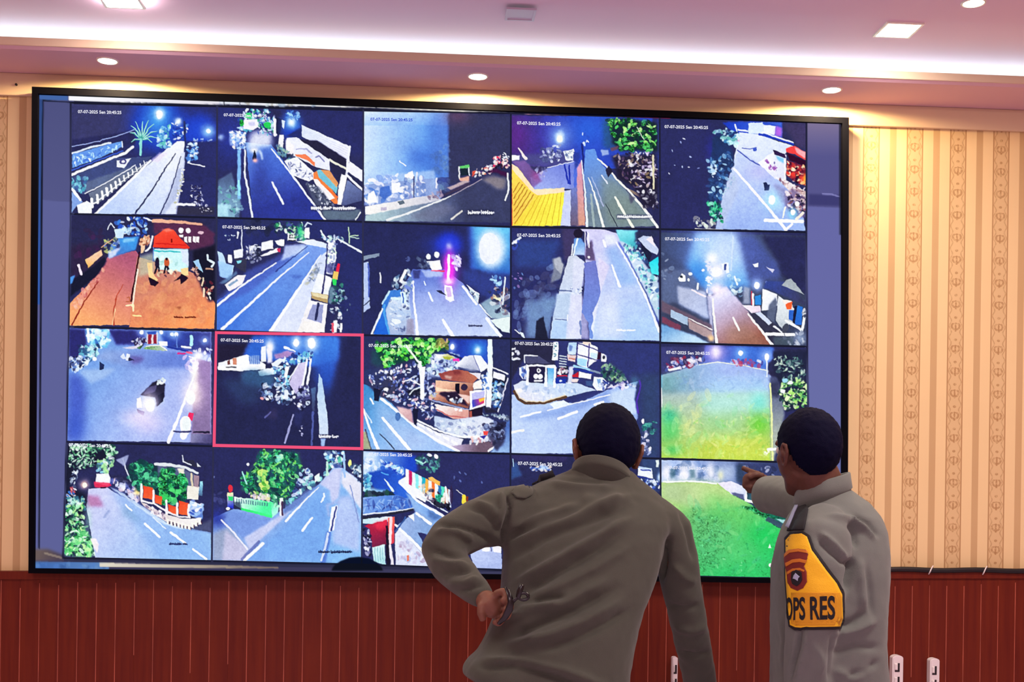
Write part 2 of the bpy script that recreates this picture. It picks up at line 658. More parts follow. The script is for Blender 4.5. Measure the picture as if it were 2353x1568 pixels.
    def C(s, x, y, wd, ht, h='ffffff', gaps=(), seed=1, edge='1c2060'):
        """overlay line of small lettering, too small to read"""
        rn = random.Random(seed)
        if edge:
            s.P(edge, [x - 12, y - ht * 0.75, x + wd + 12, y - ht * 0.75, x + wd + 12, y + ht * 0.75, x - 12, y + ht * 0.75], 0.55, 6)
        # words as runs of letters that melt into each other
        cx = x
        st = ht * 0.5
        while cx < x + wd:
            if not any(a < (cx - x) / wd < b2 for a, b2 in gaps):
                up = -ht * (0.46 if rn.random() < 0.35 else 0.24)
                s.L(h, ht * 0.3, [cx, y + up, cx, y + ht * 0.3], 0.95)
                s.L(h, ht * 0.26, [cx, y + (ht * 0.24 if rn.random() < 0.5 else -ht * 0.16), cx + st, y + (ht * 0.24 if rn.random() < 0.5 else -ht * 0.16)], 0.9)
                s.L(h, ht * 0.5, [cx, y, cx + st, y], 0.4)
            cx += st * rn.uniform(0.85, 1.2)

    def noise(s, rg, sz):
        g = rg.normal(size=(int(s.h / sz) + 3, int(s.w / sz) + 3)).astype(np.float32)
        yy, xx = np.arange(s.h) / sz, np.arange(s.w) / sz
        y0, x0 = yy.astype(int), xx.astype(int)
        fy, fx = (yy - y0)[:, None], (xx - x0)[None]
        return (g[y0][:, x0] * (1 - fx) + g[y0][:, x0 + 1] * fx) * (1 - fy) + (g[y0 + 1][:, x0] * (1 - fx) + g[y0 + 1][:, x0 + 1] * fx) * fy

    def N(s, seed, amp=0.05, warp=0.85, gain=1.05):
        """what compression and a small lens do to a street camera's picture: ragged edges, mottling, sharpening"""
        rg = np.random.default_rng(seed)
        out = 0
        for sz, a in ((3, 0.55), (6, 0.5), (14, 0.35), (40, 0.4)):
            out = out + a * s.noise(rg, sz)
        dx = (s.noise(rg, 9) + 0.3 * s.noise(rg, 4)) * warp
        dy = (s.noise(rg, 9) + 0.3 * s.noise(rg, 4)) * warp
        u = np.clip(np.arange(s.w)[None] + dx, 0, s.w - 1.001)
        v = np.clip(np.arange(s.h)[:, None] + dy, 0, s.h - 1.001)
        i, j = u.astype(int), v.astype(int)
        fu, fv = (u - i)[..., None], (v - j)[..., None]
        A = s.a
        A = (A[j, i] * (1 - fu) + A[j, i + 1] * fu) * (1 - fv) + (A[j + 1, i] * (1 - fu) + A[j + 1, i + 1] * fu) * fv
        A = A * (1 + amp * out)[..., None]
        # leaves: fine light and dark
        gm = np.clip((A[..., 1] - np.maximum(A[..., 0], A[..., 2])) * 5, 0, 1) * np.clip((0.70 - A[..., 1]) * 6, 0, 1)
        A = A * (1 + gm * (0.34 * s.noise(rg, 4) + 0.3 * s.noise(rg, 2.2) - 0.08))[..., None]
        soft = np.stack([s.blur(A[..., k], 2) for k in range(3)], -1)
        A = np.clip((A + 0.5 * (A - soft)) * gain, 0, 1)
        A = A + 1.05 * A * (1 - A) * (A - 0.40)
        s.a = A
        s.grade()

    def grade(s):
        """the wall's own colour: blues wash out towards grey, the darker the more"""
        A = s.a
        bl = A[..., 2]
        bd = np.clip((bl - A[..., :2].max(-1)) / (bl + 0.05) * 2, 0, 1)
        sat = 0.98 - bd * (0.50 - 0.34 * np.clip((bl - 0.35) / 0.45, 0, 1))
        g = (A @ np.array([0.3, 0.5, 0.2], np.float32))[..., None]
        s.a = np.clip(g + (A - g) * sat[..., None], 0, 1).astype(np.float32)

    def get(s, X, Y):
        u = np.clip((X - s.x0) * KS - 0.5, 0, s.w - 1.001)
        v = np.clip((Y - s.y0) * KS - 0.5, 0, s.h - 1.001)
        i, j = u.astype(int), v.astype(int)
        fu, fv = (u - i)[..., None], (v - j)[..., None]
        A = s.a
        return (A[j, i] * (1 - fu) + A[j, i + 1] * fu) * (1 - fv) + (A[j + 1, i] * (1 - fu) + A[j + 1, i + 1] * fu) * fv


NX = [(163, 499, 835, 1174, 1516, 1853), (162, 498, 834, 1174, 1517, 1853), (158, 496, 833, 1174, 1517, 1855),
      (153, 490, 833, 1173, 1518, 1858), (145, 487, 831, 1172, 1518, 1861)]
NY = [(237, 244.5, 254, 260, 270, 278), (492, 500.5, 510, 521.5, 527, 534), (751, 760.5, 770.5, 778.5, 788, 797),
      (1016, 1026, 1035, 1043.5, 1054.5, 1064), (1282.5, 1290, 1298, 1311, 1323.5, 1332)]


def f00(p):
    p.P('3b3c78', [480, 200, 1300, 200, 1150, 560, 520, 700], .9, 30)
    p.G('1a3cc8', 1480, 470, 330, 330, 1, 3)
    p.G('1f48dc', 1950, 560, 220, 230, .95, 3)
    p.G('2f7bf0', 1480, 430, 200, 230, .9)
    p.G('4fa0ff', 1490, 370, 110, 130, .8)
    p.P('2a2c6e', [520, 640, 1230, 540, 1230, 700, 520, 760], .9, 8)
    p.L('8c9cf0', 10, [520, 720, 760, 670, 1000, 610, 1220, 530])
    p.L('c8d8ff', 22, [520, 800, 720, 730, 950, 680])
    p.P('5b8af0', [520, 810, 760, 740, 1080, 660, 1085, 720, 830, 850, 520, 960])
    p.S(3, 60, [530, 830, 1080, 690, 1075, 740, 540, 950], '9cc8ff e0f4ff 3f6be0 b8e8ff', 14, 26, .9, .35)
    p.L('dff0ff', 12, [1080, 665, 1085, 725])
    p.L('e8f4ff', 30, [515, 1035, 820, 910, 1120, 790, 1200, 725])
    p.L('3858d0', 14, [515, 985, 820, 870, 1090, 770])
    p.P('3c4a86', [515, 1060, 1000, 850, 1420, 830, 1300, 960, 640, 1260, 515, 1200])
    p.P('5c6a8a', [640, 1130, 1200, 940, 1220, 985, 680, 1245], .8, 6)
    p.S(5, 40, [515, 1080, 700, 1050, 660, 1260, 515, 1200], '4f9fb0 7fc8d8 3a5a9a', 16, 34, .8)
    p.L('e4e8ff', 12, [660, 1250, 900, 1130, 1100, 1010, 1230, 930])
    p.P('6a7488', [700, 1250, 1250, 950, 1330, 940, 800, 1370, 740, 1340], .9)
    p.P('dfe8f8', [1020, 880, 1190, 850, 1100, 965, 1015, 950])
    p.E('4a4a90', 1090, 890, 42, 32)
    p.E('f4f8ff', 1092, 890, 20, 16)
    p.V([1480, 830, 1700, 660, 1790, 660, 1760, 960, 1690, 1480, 780, 1480], 'dfe4ff', (1650, 700), 'a9bcf6', (1100, 1480))
    p.P('d9c8ec', [1400, 880, 1500, 790, 1600, 790, 1480, 900], .7, 6)
    p.P('c9d2f4', [1740, 800, 1790, 780, 1780, 1000, 1700, 1480, 1500, 1480, 1660, 1130])
    p.P('8f9ac4', [1700, 980, 1760, 960, 1700, 1300, 1560, 1480, 1500, 1480], .6, 8)
    p.L('232a70', (10, 18), [1680, 800, 1560, 980, 1400, 1240, 1230, 1470])
    p.L('2d3578', (8, 16), [1740, 830, 1690, 1030, 1600, 1290, 1510, 1480])
    p.L('eef2ff', 26, [780, 1480, 980, 1290, 1200, 1080, 1400, 880])
    for k in range(13):
        t = k / 12
        x, y = 745 + 590 * t ** .9, 1400 - 480 * t ** .92
        q = 1 - .6 * t
        p.L('f2f6ff', 30 * q, [x, y, x - 8, y - 90 * q])
        p.L('f2f6ff', 16 * q, [x, y - 30 * q, x + 70 * q, y - 70 * q])
    p.P('e8f0ff', [570, 1380, 680, 1330, 740, 1370, 740, 1470, 590, 1475])
    p.P('7fa0e8', [515, 1230, 640, 1340, 560, 1400, 515, 1470], .9)
    p.L('e8f4ff', 32, [520, 1200, 610, 1320])
    for a, ln in ((-2.6, 150), (-2.2, 190), (-1.9, 210), (-1.5, 200), (-1.2, 230), (-.9, 220), (-.5, 200), (-.1, 170), (.25, 120), (2.9, 120)):
        x, y = 1300, 640
        p.L('3f8f8a', (26, 8), [x, y, x + ln * .6 * math.cos(a), y + ln * .6 * math.sin(a) - 20, x + ln * math.cos(a), y + ln * math.sin(a)])
        p.L('a8f0e0', (12, 4), [x, y, x + ln * .6 * math.cos(a), y + ln * .6 * math.sin(a) - 26, x + ln * math.cos(a), y + ln * math.sin(a)])
    p.L('7fc8c0', 30, [1290, 640, 1290, 810])
    p.S(7, 50, [1480, 500, 1620, 480, 1640, 720, 1480, 740], '8fd0e8 e8ffff 3f7fc0 5fb0a0', 18, 34, .8)
    p.S(8, 46, [1640, 420, 1820, 400, 1810, 640, 1660, 640], 'd8ecff 4f8cf0 1c3aa0 ffffff', 14, 26, .9)
    p.L('22307a', 22, [1780, 440, 1800, 800])
    p.G('cfe4ff', 1500, 355, 60, 70, 1, 3)
    p.E('ffffff', 1500, 360, 36, 52)
    p.G('e8f4ff', 1712, 440, 40, 40, 1)
    p.G('9fd0ff', 2050, 550, 70, 70, .9)
    p.E('ffffff', 2050, 548, 26, 26)
    p.S(9, 12, [1880, 640, 2120, 620, 2110, 660, 1890, 670], 'cfe4ff 7fb0ff', 10, 18)
    p.P('2a2f78', [1800, 660, 2150, 660, 2150, 1480, 1690, 1480, 1780, 980], .95, 10)
    p.S(10, 46, [1810, 690, 1930, 680, 1920, 900, 1820, 890], 'cfeaff ffffff 3f78d8 6fa8f0', 14, 30, .9)
    p.L('dfeaff', 14, [1820, 900, 2010, 945])
    p.S(11, 70, [1850, 1160, 1990, 1160, 2000, 1400, 1840, 1360], 'e0e4f4 8a8cb0 2a2450', 8, 20, .95, .4)
    p.L('f0f4ff', 30, [1700, 1370, 1890, 1375], 1)
    p.P('3a3550', [1700, 1400, 2120, 1400, 2120, 1490, 1690, 1490], .7, 10)
    p.S(12, 12, [1950, 1370, 2110, 1370, 2100, 1480, 1960, 1480], 'ffffff c0c0e0', 6, 12)
    p.S(13, 34, [1745, 980, 1790, 960, 1740, 1300, 1690, 1450, 1670, 1400], 'e8e8d8 a8a890 fffff0', 8, 18)


def f01(p):
    p.P('2a2f78', [0, 120, 1810, 160, 1810, 700, 0, 900], 1, 20)
    p.G('2b43c0', 200, 500, 200, 300, .5)
    p.V([390, 560, 700, 590, 1350, 1490, 480, 1490], '5c86e8', (560, 600), '2d3a9c', (760, 1300))
    p.P('3a5cd0', [560, 600, 690, 610, 950, 930, 640, 1000], .5, 40)
    p.G('2c3890', 560, 1000, 120, 300, .6)
    p.P('30388c', [380, 800, 300, 1200, 350, 1490, 480, 1490], .8, 8)
    p.V([60, 1010, 220, 920, 330, 1300, 300, 1490, 40, 1480], '4a5c88', (150, 950), '7fa8c0', (150, 1480), 6)
    p.S(2, 60, [60, 1100, 320, 1100, 360, 1440, 50, 1460], '6f98b0 9fd0d8 3a4a78 5fa098', 14, 34, .7)
    p.P('a8d8ee', [45, 1310, 170, 1300, 180, 1450, 45, 1450], .8, 6)
    p.P('7fb8ff', [290, 650, 330, 650, 330, 1240, 290, 1240], .9, 4)
    p.P('8fe0ff', [296, 1010, 324, 1010, 326, 1200, 298, 1200])
    p.L('dce8ff', (20, 26), [380, 480, 380, 960, 420, 1150, 470, 1460])
    p.P('8fa8f0', [190, 420, 380, 440, 370, 640, 200, 600], .8, 6)
    p.S(4, 90, [190, 430, 400, 440, 390, 640, 250, 640], 'e8f0ff 4f80d8 9fc0f8 2c4fa0 fff0e8', 12, 26, .95)
    p.P('e8ecff', [470, 430, 700, 450, 700, 600, 400, 640], .8, 30)
    p.S(5, 170, [400, 150, 660, 160, 760, 280, 750, 480, 300, 420, 290, 290], 'e8f0ff 4fa8c0 2a4fb0 9fd8e8 3fb070 c8d8ff 203080', 12, 30, .9)
    p.P('e8e4ff', [370, 290, 530, 280, 540, 380, 480, 410, 365, 400])
    p.P('b0b0e0', [420, 320, 500, 310, 500, 360, 430, 360], .8, 4)
    p.E('2fb85a', 650, 350, 42, 36)
    p.E('3fc070', 420, 240, 40, 34)
    p.E('2a9a4a', 340, 330, 28, 40)
    p.L('f0f0ff', 40, [740, 290, 745, 470])
    p.P('1f2562', [755, 260, 830, 290, 800, 480, 755, 460])
    p.P('2a2c68', [690, 160, 800, 160, 840, 260, 740, 260], .9, 6)
    p.G('2f6fe0', 940, 350, 120, 150, 1, 3)
    p.G('1f40c0', 940, 450, 120, 60, .9)
    p.G('e8f8ff', 940, 320, 50, 60, 1)
    p.P('c8dcff', [820, 290, 860, 300, 850, 400, 825, 370])
    p.S(6, 30, [860, 170, 1040, 180, 1040, 290, 870, 280], '4f88e8 9fd0ff 2a50b0', 14, 28, .8)
    p.P('26307c', [880, 480, 1060, 380, 1060, 500, 1000, 520], .9, 6)
    p.V([1060, 350, 1640, 610, 1640, 800, 1540, 760, 1240, 580, 1060, 490], 'c8d4f4', (1060, 400), 'e0e0f8', (1600, 700))
    for k in range(6):
        p.L('a8b0e0', 5, [1070, 400 + 16 * k, 1630, 640 + 30 * k], .6)
    p.P('2a2658', [1010, 520, 1250, 540, 1600, 760, 1600, 850, 1500, 840, 1200, 640], 1, 3)
    p.L('d8d8c0', 26, [1400, 770, 1590, 880])
    p.P('d8dcf8', [880, 510, 1000, 500, 1400, 770, 1400, 900, 1240, 860, 980, 730, 870, 660])
    p.L('9a9cc8', 16, [1000, 640, 1120, 640, 1180, 690])
    p.P('f07a58', [985, 705, 1110, 705, 1220, 800, 1220, 850, 1120, 770, 1000, 730])
    p.L('7a7cb0', 16, [1230, 740, 1270, 720, 1330, 790])
    p.P('fff0e8', [870, 520, 970, 600, 960, 740, 870, 690], .7, 6)
    p.P('eae8f8', [790, 470, 850, 470, 840, 640, 780, 600])
    p.S(7, 60, [760, 600, 860, 640, 1000, 760, 900, 800, 800, 720], '2c4878 5f90a8 8fb0a0 203060', 14, 30, .9)
    p.P('2a2a60', [1400, 790, 1600, 900, 1510, 1040, 1420, 900], .95, 4)
    p.P('e8ecfc', [850, 780, 1000, 740, 1230, 930, 1210, 1000, 1150, 1030, 960, 960])
    p.S(8, 60, [880, 800, 1000, 770, 1200, 950, 1150, 1020, 980, 950], '6a70a0 c8ccec 404880', 10, 24, .8, .4)
    p.P('e87a48', [1210, 920, 1250, 900, 1480, 1200, 1500, 1300, 1450, 1300, 1200, 1010])
    p.P('6fb0c8', [1240, 900, 1290, 890, 1500, 1090, 1480, 1180, 1270, 980])
    p.P('d89060', [1290, 890, 1400, 900, 1500, 1050, 1490, 1110], .95)
    p.P('f0e8f0', [1200, 1000, 1250, 1000, 1460, 1230, 1400, 1260, 1260, 1120])
    p.L('f06a40', 18, [1370, 1120, 1490, 1220])
    p.P('eceefc', [1540, 940, 1610, 960, 1540, 1310, 1490, 1310, 1510, 1080])
    p.L('e0e4fc', 26, [1640, 610, 1600, 960])
    p.P('e0e0f4', [1640, 790, 1800, 900, 1800, 1040, 1600, 900])
    p.P('262a66', [1600, 920, 1800, 1060, 1800, 1100, 1680, 1040], 1, 3)
    p.L('f0f0f0', 26, [1610, 960, 1790, 1130])
    p.V([1610, 1010, 1790, 1150, 1790, 1260, 1560, 1330, 1540, 1300], '6a78a8', (1600, 1050), '4a5488', (1700, 1300))
    p.P('4a5270', [1110, 1060, 1250, 1080, 1460, 1330, 1330, 1490, 1230, 1320], .9, 8)
    p.S(9, 46, [1110, 1050, 1260, 1080, 1440, 1320, 1300, 1300], '8a90a8 d8dcec 303858 606878', 10, 24, .8)
    p.P('5f7080', [1300, 1370, 1780, 1370, 1700, 1495, 1360, 1495], .9, 8)
    p.L('e0fff8', 14, [1770, 1400, 1710, 1490])
    p.L('e8eeff', (16, 26), [700, 640, 860, 840, 1050, 1090, 1340, 1490])
    p.L('dfe6ff', 26, [710, 1045, 840, 1300])
    p.G('fff8f0', 490, 660, 50, 40, .9)
    p.P('1a2050', [490, 650, 520, 720, 520, 770, 470, 770])
    p.G('ffb0a0', 505, 780, 30, 24, 1)
    p.L('cfe0ff', 22, [560, 660, 590, 760], .8, 8)
    p.G('9fb8f0', 90, 500, 34, 34, .9)
    p.C(1180, 1352, 510, 44, gaps=((.25, .29), (.46, .49), (.66, .68)), seed=2)


def f02(p):
    p.V([30, 80, 1100, 100, 1090, 900, 30, 1000], 'b8d0ff', (80, 200), '4f84ea', (900, 300))
    p.V([30, 80, 1100, 100, 1090, 260, 30, 260], 'd0e0ff', (500, 80), '7aa4f4', (500, 260), 0, .45)
    p.P('4a6cc8', [860, 110, 1090, 110, 1090, 1100, 860, 900], .6, 60)
    p.G('2f58c8', 720, 660, 200, 160, .55)
    p.P('34386e', [1080, 110, 1850, 140, 1850, 700, 1500, 900, 1090, 1000], 1, 14)
    p.G('6a4a60', 1200, 140, 180, 120, .7)
    p.S(1, 40, [900, 560, 1090, 480, 1090, 1080, 860, 1060], '5a78a8 46608c 7a98b8', 24, 60, .35)
    p.L('dce8ff', 16, [480, 700, 550, 765])
    p.P('9db8f0', [40, 900, 480, 860, 900, 820, 1000, 1180, 500, 1250, 40, 1260], .75, 12)
    p.S(2, 34, [40, 940, 250, 900, 460, 880, 460, 960, 60, 1020], 'f0f0ff cfd4f8 7f9ce8', 26, 48, .95)
    p.S(3, 40, [50, 1040, 210, 1060, 500, 980, 520, 1150, 220, 1230, 60, 1230], 'e8e8fc f8f8ff b8c4f0 4f78d0', 28, 50, .9)
    p.P('3f68c8', [240, 1030, 350, 1010, 380, 1120, 290, 1180, 220, 1130], .95, 4)
    p.P('f0f0fc', [90, 1110, 160, 1070, 210, 1220, 70, 1230])
    p.P('f0f0fc', [380, 980, 480, 970, 490, 1090, 380, 1100])
    p.P('f4f0f8', [540, 870, 640, 820, 660, 930, 540, 950])
    p.L('c8d0f0', 22, [690, 850, 700, 1130])
    p.S(4, 40, [540, 940, 800, 900, 800, 1140, 560, 1150], '9fb8e0 e0e0f0 5a74b8 8088c0', 18, 40, .85)
    p.L('3a3a80', 14, [655, 900, 655, 1240])
    p.L('d0d0e8', 24, [940, 920, 935, 1030])
    p.V([50, 1270, 900, 1120, 1000, 1190, 300, 1370, 50, 1370], 'f0ece8', (100, 1300), 'b8b8c8', (900, 1150))
    p.P('5a6878', [450, 1210, 520, 1190, 545, 1230, 480, 1250])
    p.P('b0a8c0', [240, 1280, 310, 1270, 315, 1310, 245, 1320])
    p.V([50, 1380, 1000, 1190, 1500, 930, 1850, 900, 1850, 1470, 50, 1450], '9fb8c0', (200, 1400), '3a4070', (1300, 1300), 4)
    p.P('6a6c88', [560, 1400, 1000, 1220, 1200, 1300, 900, 1460], .6, 30)
    p.P('8a8080', [1490, 930, 1620, 880, 1800, 920, 1780, 1050, 1700, 1060], .8, 20)
    p.P('4a3a58', [1000, 1130, 1340, 960, 1360, 1000, 1060, 1130], .9, 6)
    p.L('d8dce0', (30, 14), [320, 1440, 560, 1360, 1000, 1190, 1110, 1140])
    p.L('e0c8c0', 10, [1110, 1140, 1500, 930], .6)
    p.L('c8c4c0', 22, [1120, 1425, 1250, 1325])
    p.P('c8b0a8', [1060, 1040, 1300, 930, 1350, 960, 1120, 1060], .8, 4)
    p.S(5, 22, [760, 1130, 1000, 1060, 1000, 1160, 800, 1180], '8a7890 b0a0b0 584868', 16, 34, .7)
    p.L('f4fff0', 18, [1215, 780, 1220, 920])
    p.P('5fb86a', [1220, 770, 1340, 750, 1350, 790, 1230, 800])
    p.P('1f3040', [1235, 800, 1320, 800, 1330, 880, 1240, 880])
    p.L('e8fff0', 14, [1335, 790, 1345, 880])
    p.P('e8a890', [1210, 920, 1340, 890, 1340, 950, 1230, 950], .9, 4)
    p.S(6, 50, [1370, 820, 1620, 760, 1640, 840, 1400, 900], 'fff0e8 e85a40 4a3080 ffffff 201840 f8d8c0', 12, 28, .95)
    p.S(7, 70, [1640, 650, 1820, 640, 1840, 790, 1640, 800], 'fff0e8 e84060 4a2870 ffffff 201030 f8b8b0', 12, 26, .95)
    p.S(8, 14, [1760, 600, 1840, 600, 1840, 700, 1760, 700], 'ffffff d8e8ff', 10, 20)
    p.P('4a1c48', [1540, 850, 1660, 790, 1830, 850, 1810, 910, 1680, 850], .9, 6)
    p.L('e0ece4', 22, [1820, 860, 1830, 1060, 1790, 1190])
    p.C(1330, 1345, 300, 46, gaps=((.48, .54),), seed=3)


def f03(p):
    p.V([50, 60, 1950, 80, 1950, 760, 50, 700], '4a2a88', (100, 400), '2c48c0', (900, 200))
    p.G('6a2a90', 120, 300, 200, 240, .6)
    p.G('2a5ee8', 1060, 240, 260, 240, .95)
    p.P('2a2c6c', [1870, 80, 1950, 80, 1950, 1500, 1870, 1500], .8, 10)
    p.G('6a90f0', 680, 340, 150, 170, .95)
    p.G('cfe4ff', 680, 345, 60, 90, 1, 3)
    p.E('fffbe0', 680, 360, 40, 46)
    p.P('4a4a90', [50, 560, 260, 560, 860, 520, 860, 680, 520, 720, 60, 680], .9, 20)
    p.V([300, 860, 520, 740, 860, 640, 960, 700, 900, 1000, 330, 1010], '6a78d8', (700, 700), '8a98e8', (500, 1000))
    p.P('7a5a98', [60, 640, 240, 640, 450, 900, 330, 990], .85, 10)
    p.G('a04a80', 380, 820, 70, 80, .5)
    p.S(1, 60, [430, 480, 680, 440, 700, 640, 430, 660], 'b0b8d8 e8f0ff 5a6498 404a80 8890c0', 16, 34, .85)
    p.L('e0d0d0', (16, 44), [145, 480, 240, 610])
    p.P('f4f4ff', [60, 570, 160, 570, 160, 630, 60, 640])
    p.P('e4ecf4', [720, 520, 860, 490, 850, 640, 760, 640])
    p.S(2, 16, [740, 530, 850, 510, 850, 620, 770, 620], 'fffff0 a0a8c0 6070a0', 10, 26)
    p.L('d0d8ff', 10, [520, 730, 860, 650])
    p.S(3, 16, [340, 700, 520, 720, 500, 860, 380, 850], '9098c8 606098 c0b8d0', 14, 28, .7)
    p.L('2034b0', 22, [740, 700, 790, 930])
    p.L('2034b0', 22, [800, 700, 810, 940])
    p.L('4a66e0', 40, [880, 760, 880, 980])
    p.P('2a3ea0', [870, 540, 940, 530, 920, 700, 870, 760], .9, 6)
    p.S(4, 12, [950, 280, 1060, 290, 1060, 440, 980, 430], 'e8f4ff ffffff 2a50c8 80b8ff', 16, 30)
    p.L('1c2c90', 26, [965, 430, 1000, 850])
    p.V([1010, 500, 1130, 490, 1180, 640, 1950, 1480, 1240, 1500, 1020, 1480, 980, 900], '5c88e8', (1080, 520), '6a7a88', (1400, 1200))
    p.P('7a8880', [1200, 860, 1400, 880, 1900, 1480, 1300, 1480], .6, 40)
    p.V([900, 740, 960, 640, 1010, 1480, 900, 1480], 'c88ca8', (930, 700), 'c8907c', (940, 1480), 4)
    p.V([820, 1000, 900, 980, 920, 1480, 810, 1480], '6a78c0', (850, 1000), '6a5a70', (860, 1480), 6)
    p.L('d8e8ff', (12, 30), [960, 640, 1000, 1000, 1030, 1490])
    p.L('98a8a8', 30, [1080, 1080, 1120, 1490], .8)
    p.L('e8f0e0', (12, 34), [1050, 860, 1130, 1080, 1240, 1490])
    p.L('a8b0d8', (8, 20), [1090, 850, 1180, 1060, 1240, 1230], .8)
    p.L('2a3450', 10, [1270, 1200, 1420, 1490])
    p.L('f0f8d8', (28, 36), [1390, 1110, 1500, 1300, 1620, 1500])
    p.L('f0f0e0', (20, 34), [1170, 620, 1290, 720, 1410, 880, 1570, 1030, 1650, 1130, 1790, 1290, 1940, 1500])
    p.L('c8d0f0', 18, [1220, 830, 1290, 930])
    p.P('8a7868', [1560, 1000, 1740, 1080, 1720, 1120, 1600, 1050], .9)
    p.P('4a4a68', [1560, 1060, 1660, 1120, 1590, 1200], .8, 6)
    p.P('2a2450', [1270, 760, 1310, 700, 1360, 780, 1300, 860])
    p.P('2a2048', [1340, 580, 1900, 540, 1940, 980, 1900, 1250, 1760, 1240, 1640, 980, 1440, 880], .9, 20)
    p.S(5, 190, [1380, 560, 1920, 500, 1930, 1000, 1640, 980, 1420, 760], 'd8c8e8 6a5070 2a1c40 ffffff 8a7860 403060 b0a0a0', 12, 34, .9, .5)
    p.S(6, 46, [1650, 960, 1920, 960, 1940, 1280, 1760, 1240], '2a2448 403858 e8e8f0 6a6a78', 14, 34, .9)
    p.L('c8c0a0', 26, [1880, 580, 1890, 1000])
    p.P('1f5a70', [1220, 120, 1340, 100, 1400, 480, 1240, 480], .6, 30)
    p.P('152c38', [1300, 110, 1500, 90, 1920, 150, 1940, 520, 1450, 520, 1360, 420, 1330, 220], .9, 14)
    p.S(7, 150, [1280, 120, 1500, 90, 1900, 150, 1940, 520, 1450, 500, 1380, 330], '4fb060 2f7a3a 8fe070 1c4a30 b8f090 183830 5ac868', 20, 46, .95, .55)
    p.L('c8e0c0', 10, [1670, 210, 1760, 370])
    p.P('6a4a58', [1330, 480, 1440, 450, 1420, 500, 1340, 520], .9, 3)
    p.P('9fb0e0', [1210, 500, 1300, 500, 1310, 560, 1220, 580], .8, 4)
    p.V([60, 680, 150, 740, 350, 1010, 740, 990, 740, 1060, 690, 1480, 60, 1480], 'f8b848', (100, 1000), 'f8e850', (650, 1300))
    p.V([60, 680, 110, 720, 350, 1040, 380, 1090, 60, 1480], 'ffd860', (100, 800), 'f0a860', (100, 1400), 0, .5)
    p.P('ffd0a8', [60, 680, 130, 720, 355, 1010, 740, 990, 740, 1050, 390, 1085, 330, 1050, 130, 830, 60, 740])
    for k in range(6):
        t = k / 5
        p.L('a8742c', 12, [80 + 20 * t, 1050 + 400 * t, 160 + 180 * t, 920 + 160 * t])
    for k in range(7):
        p.L('b8882c', 8, [180 + 78 * k, 1480, 400 + 50 * k, 1090 - 6 * k], .75)
    p.P('b8c0f8', [740, 1030, 825, 1010, 815, 1480, 690, 1480])
    p.L('c82a30', 16, [55, 700, 60, 1490])
    p.C(1425, 1362, 420, 36, gaps=((.55, .56),), seed=5)


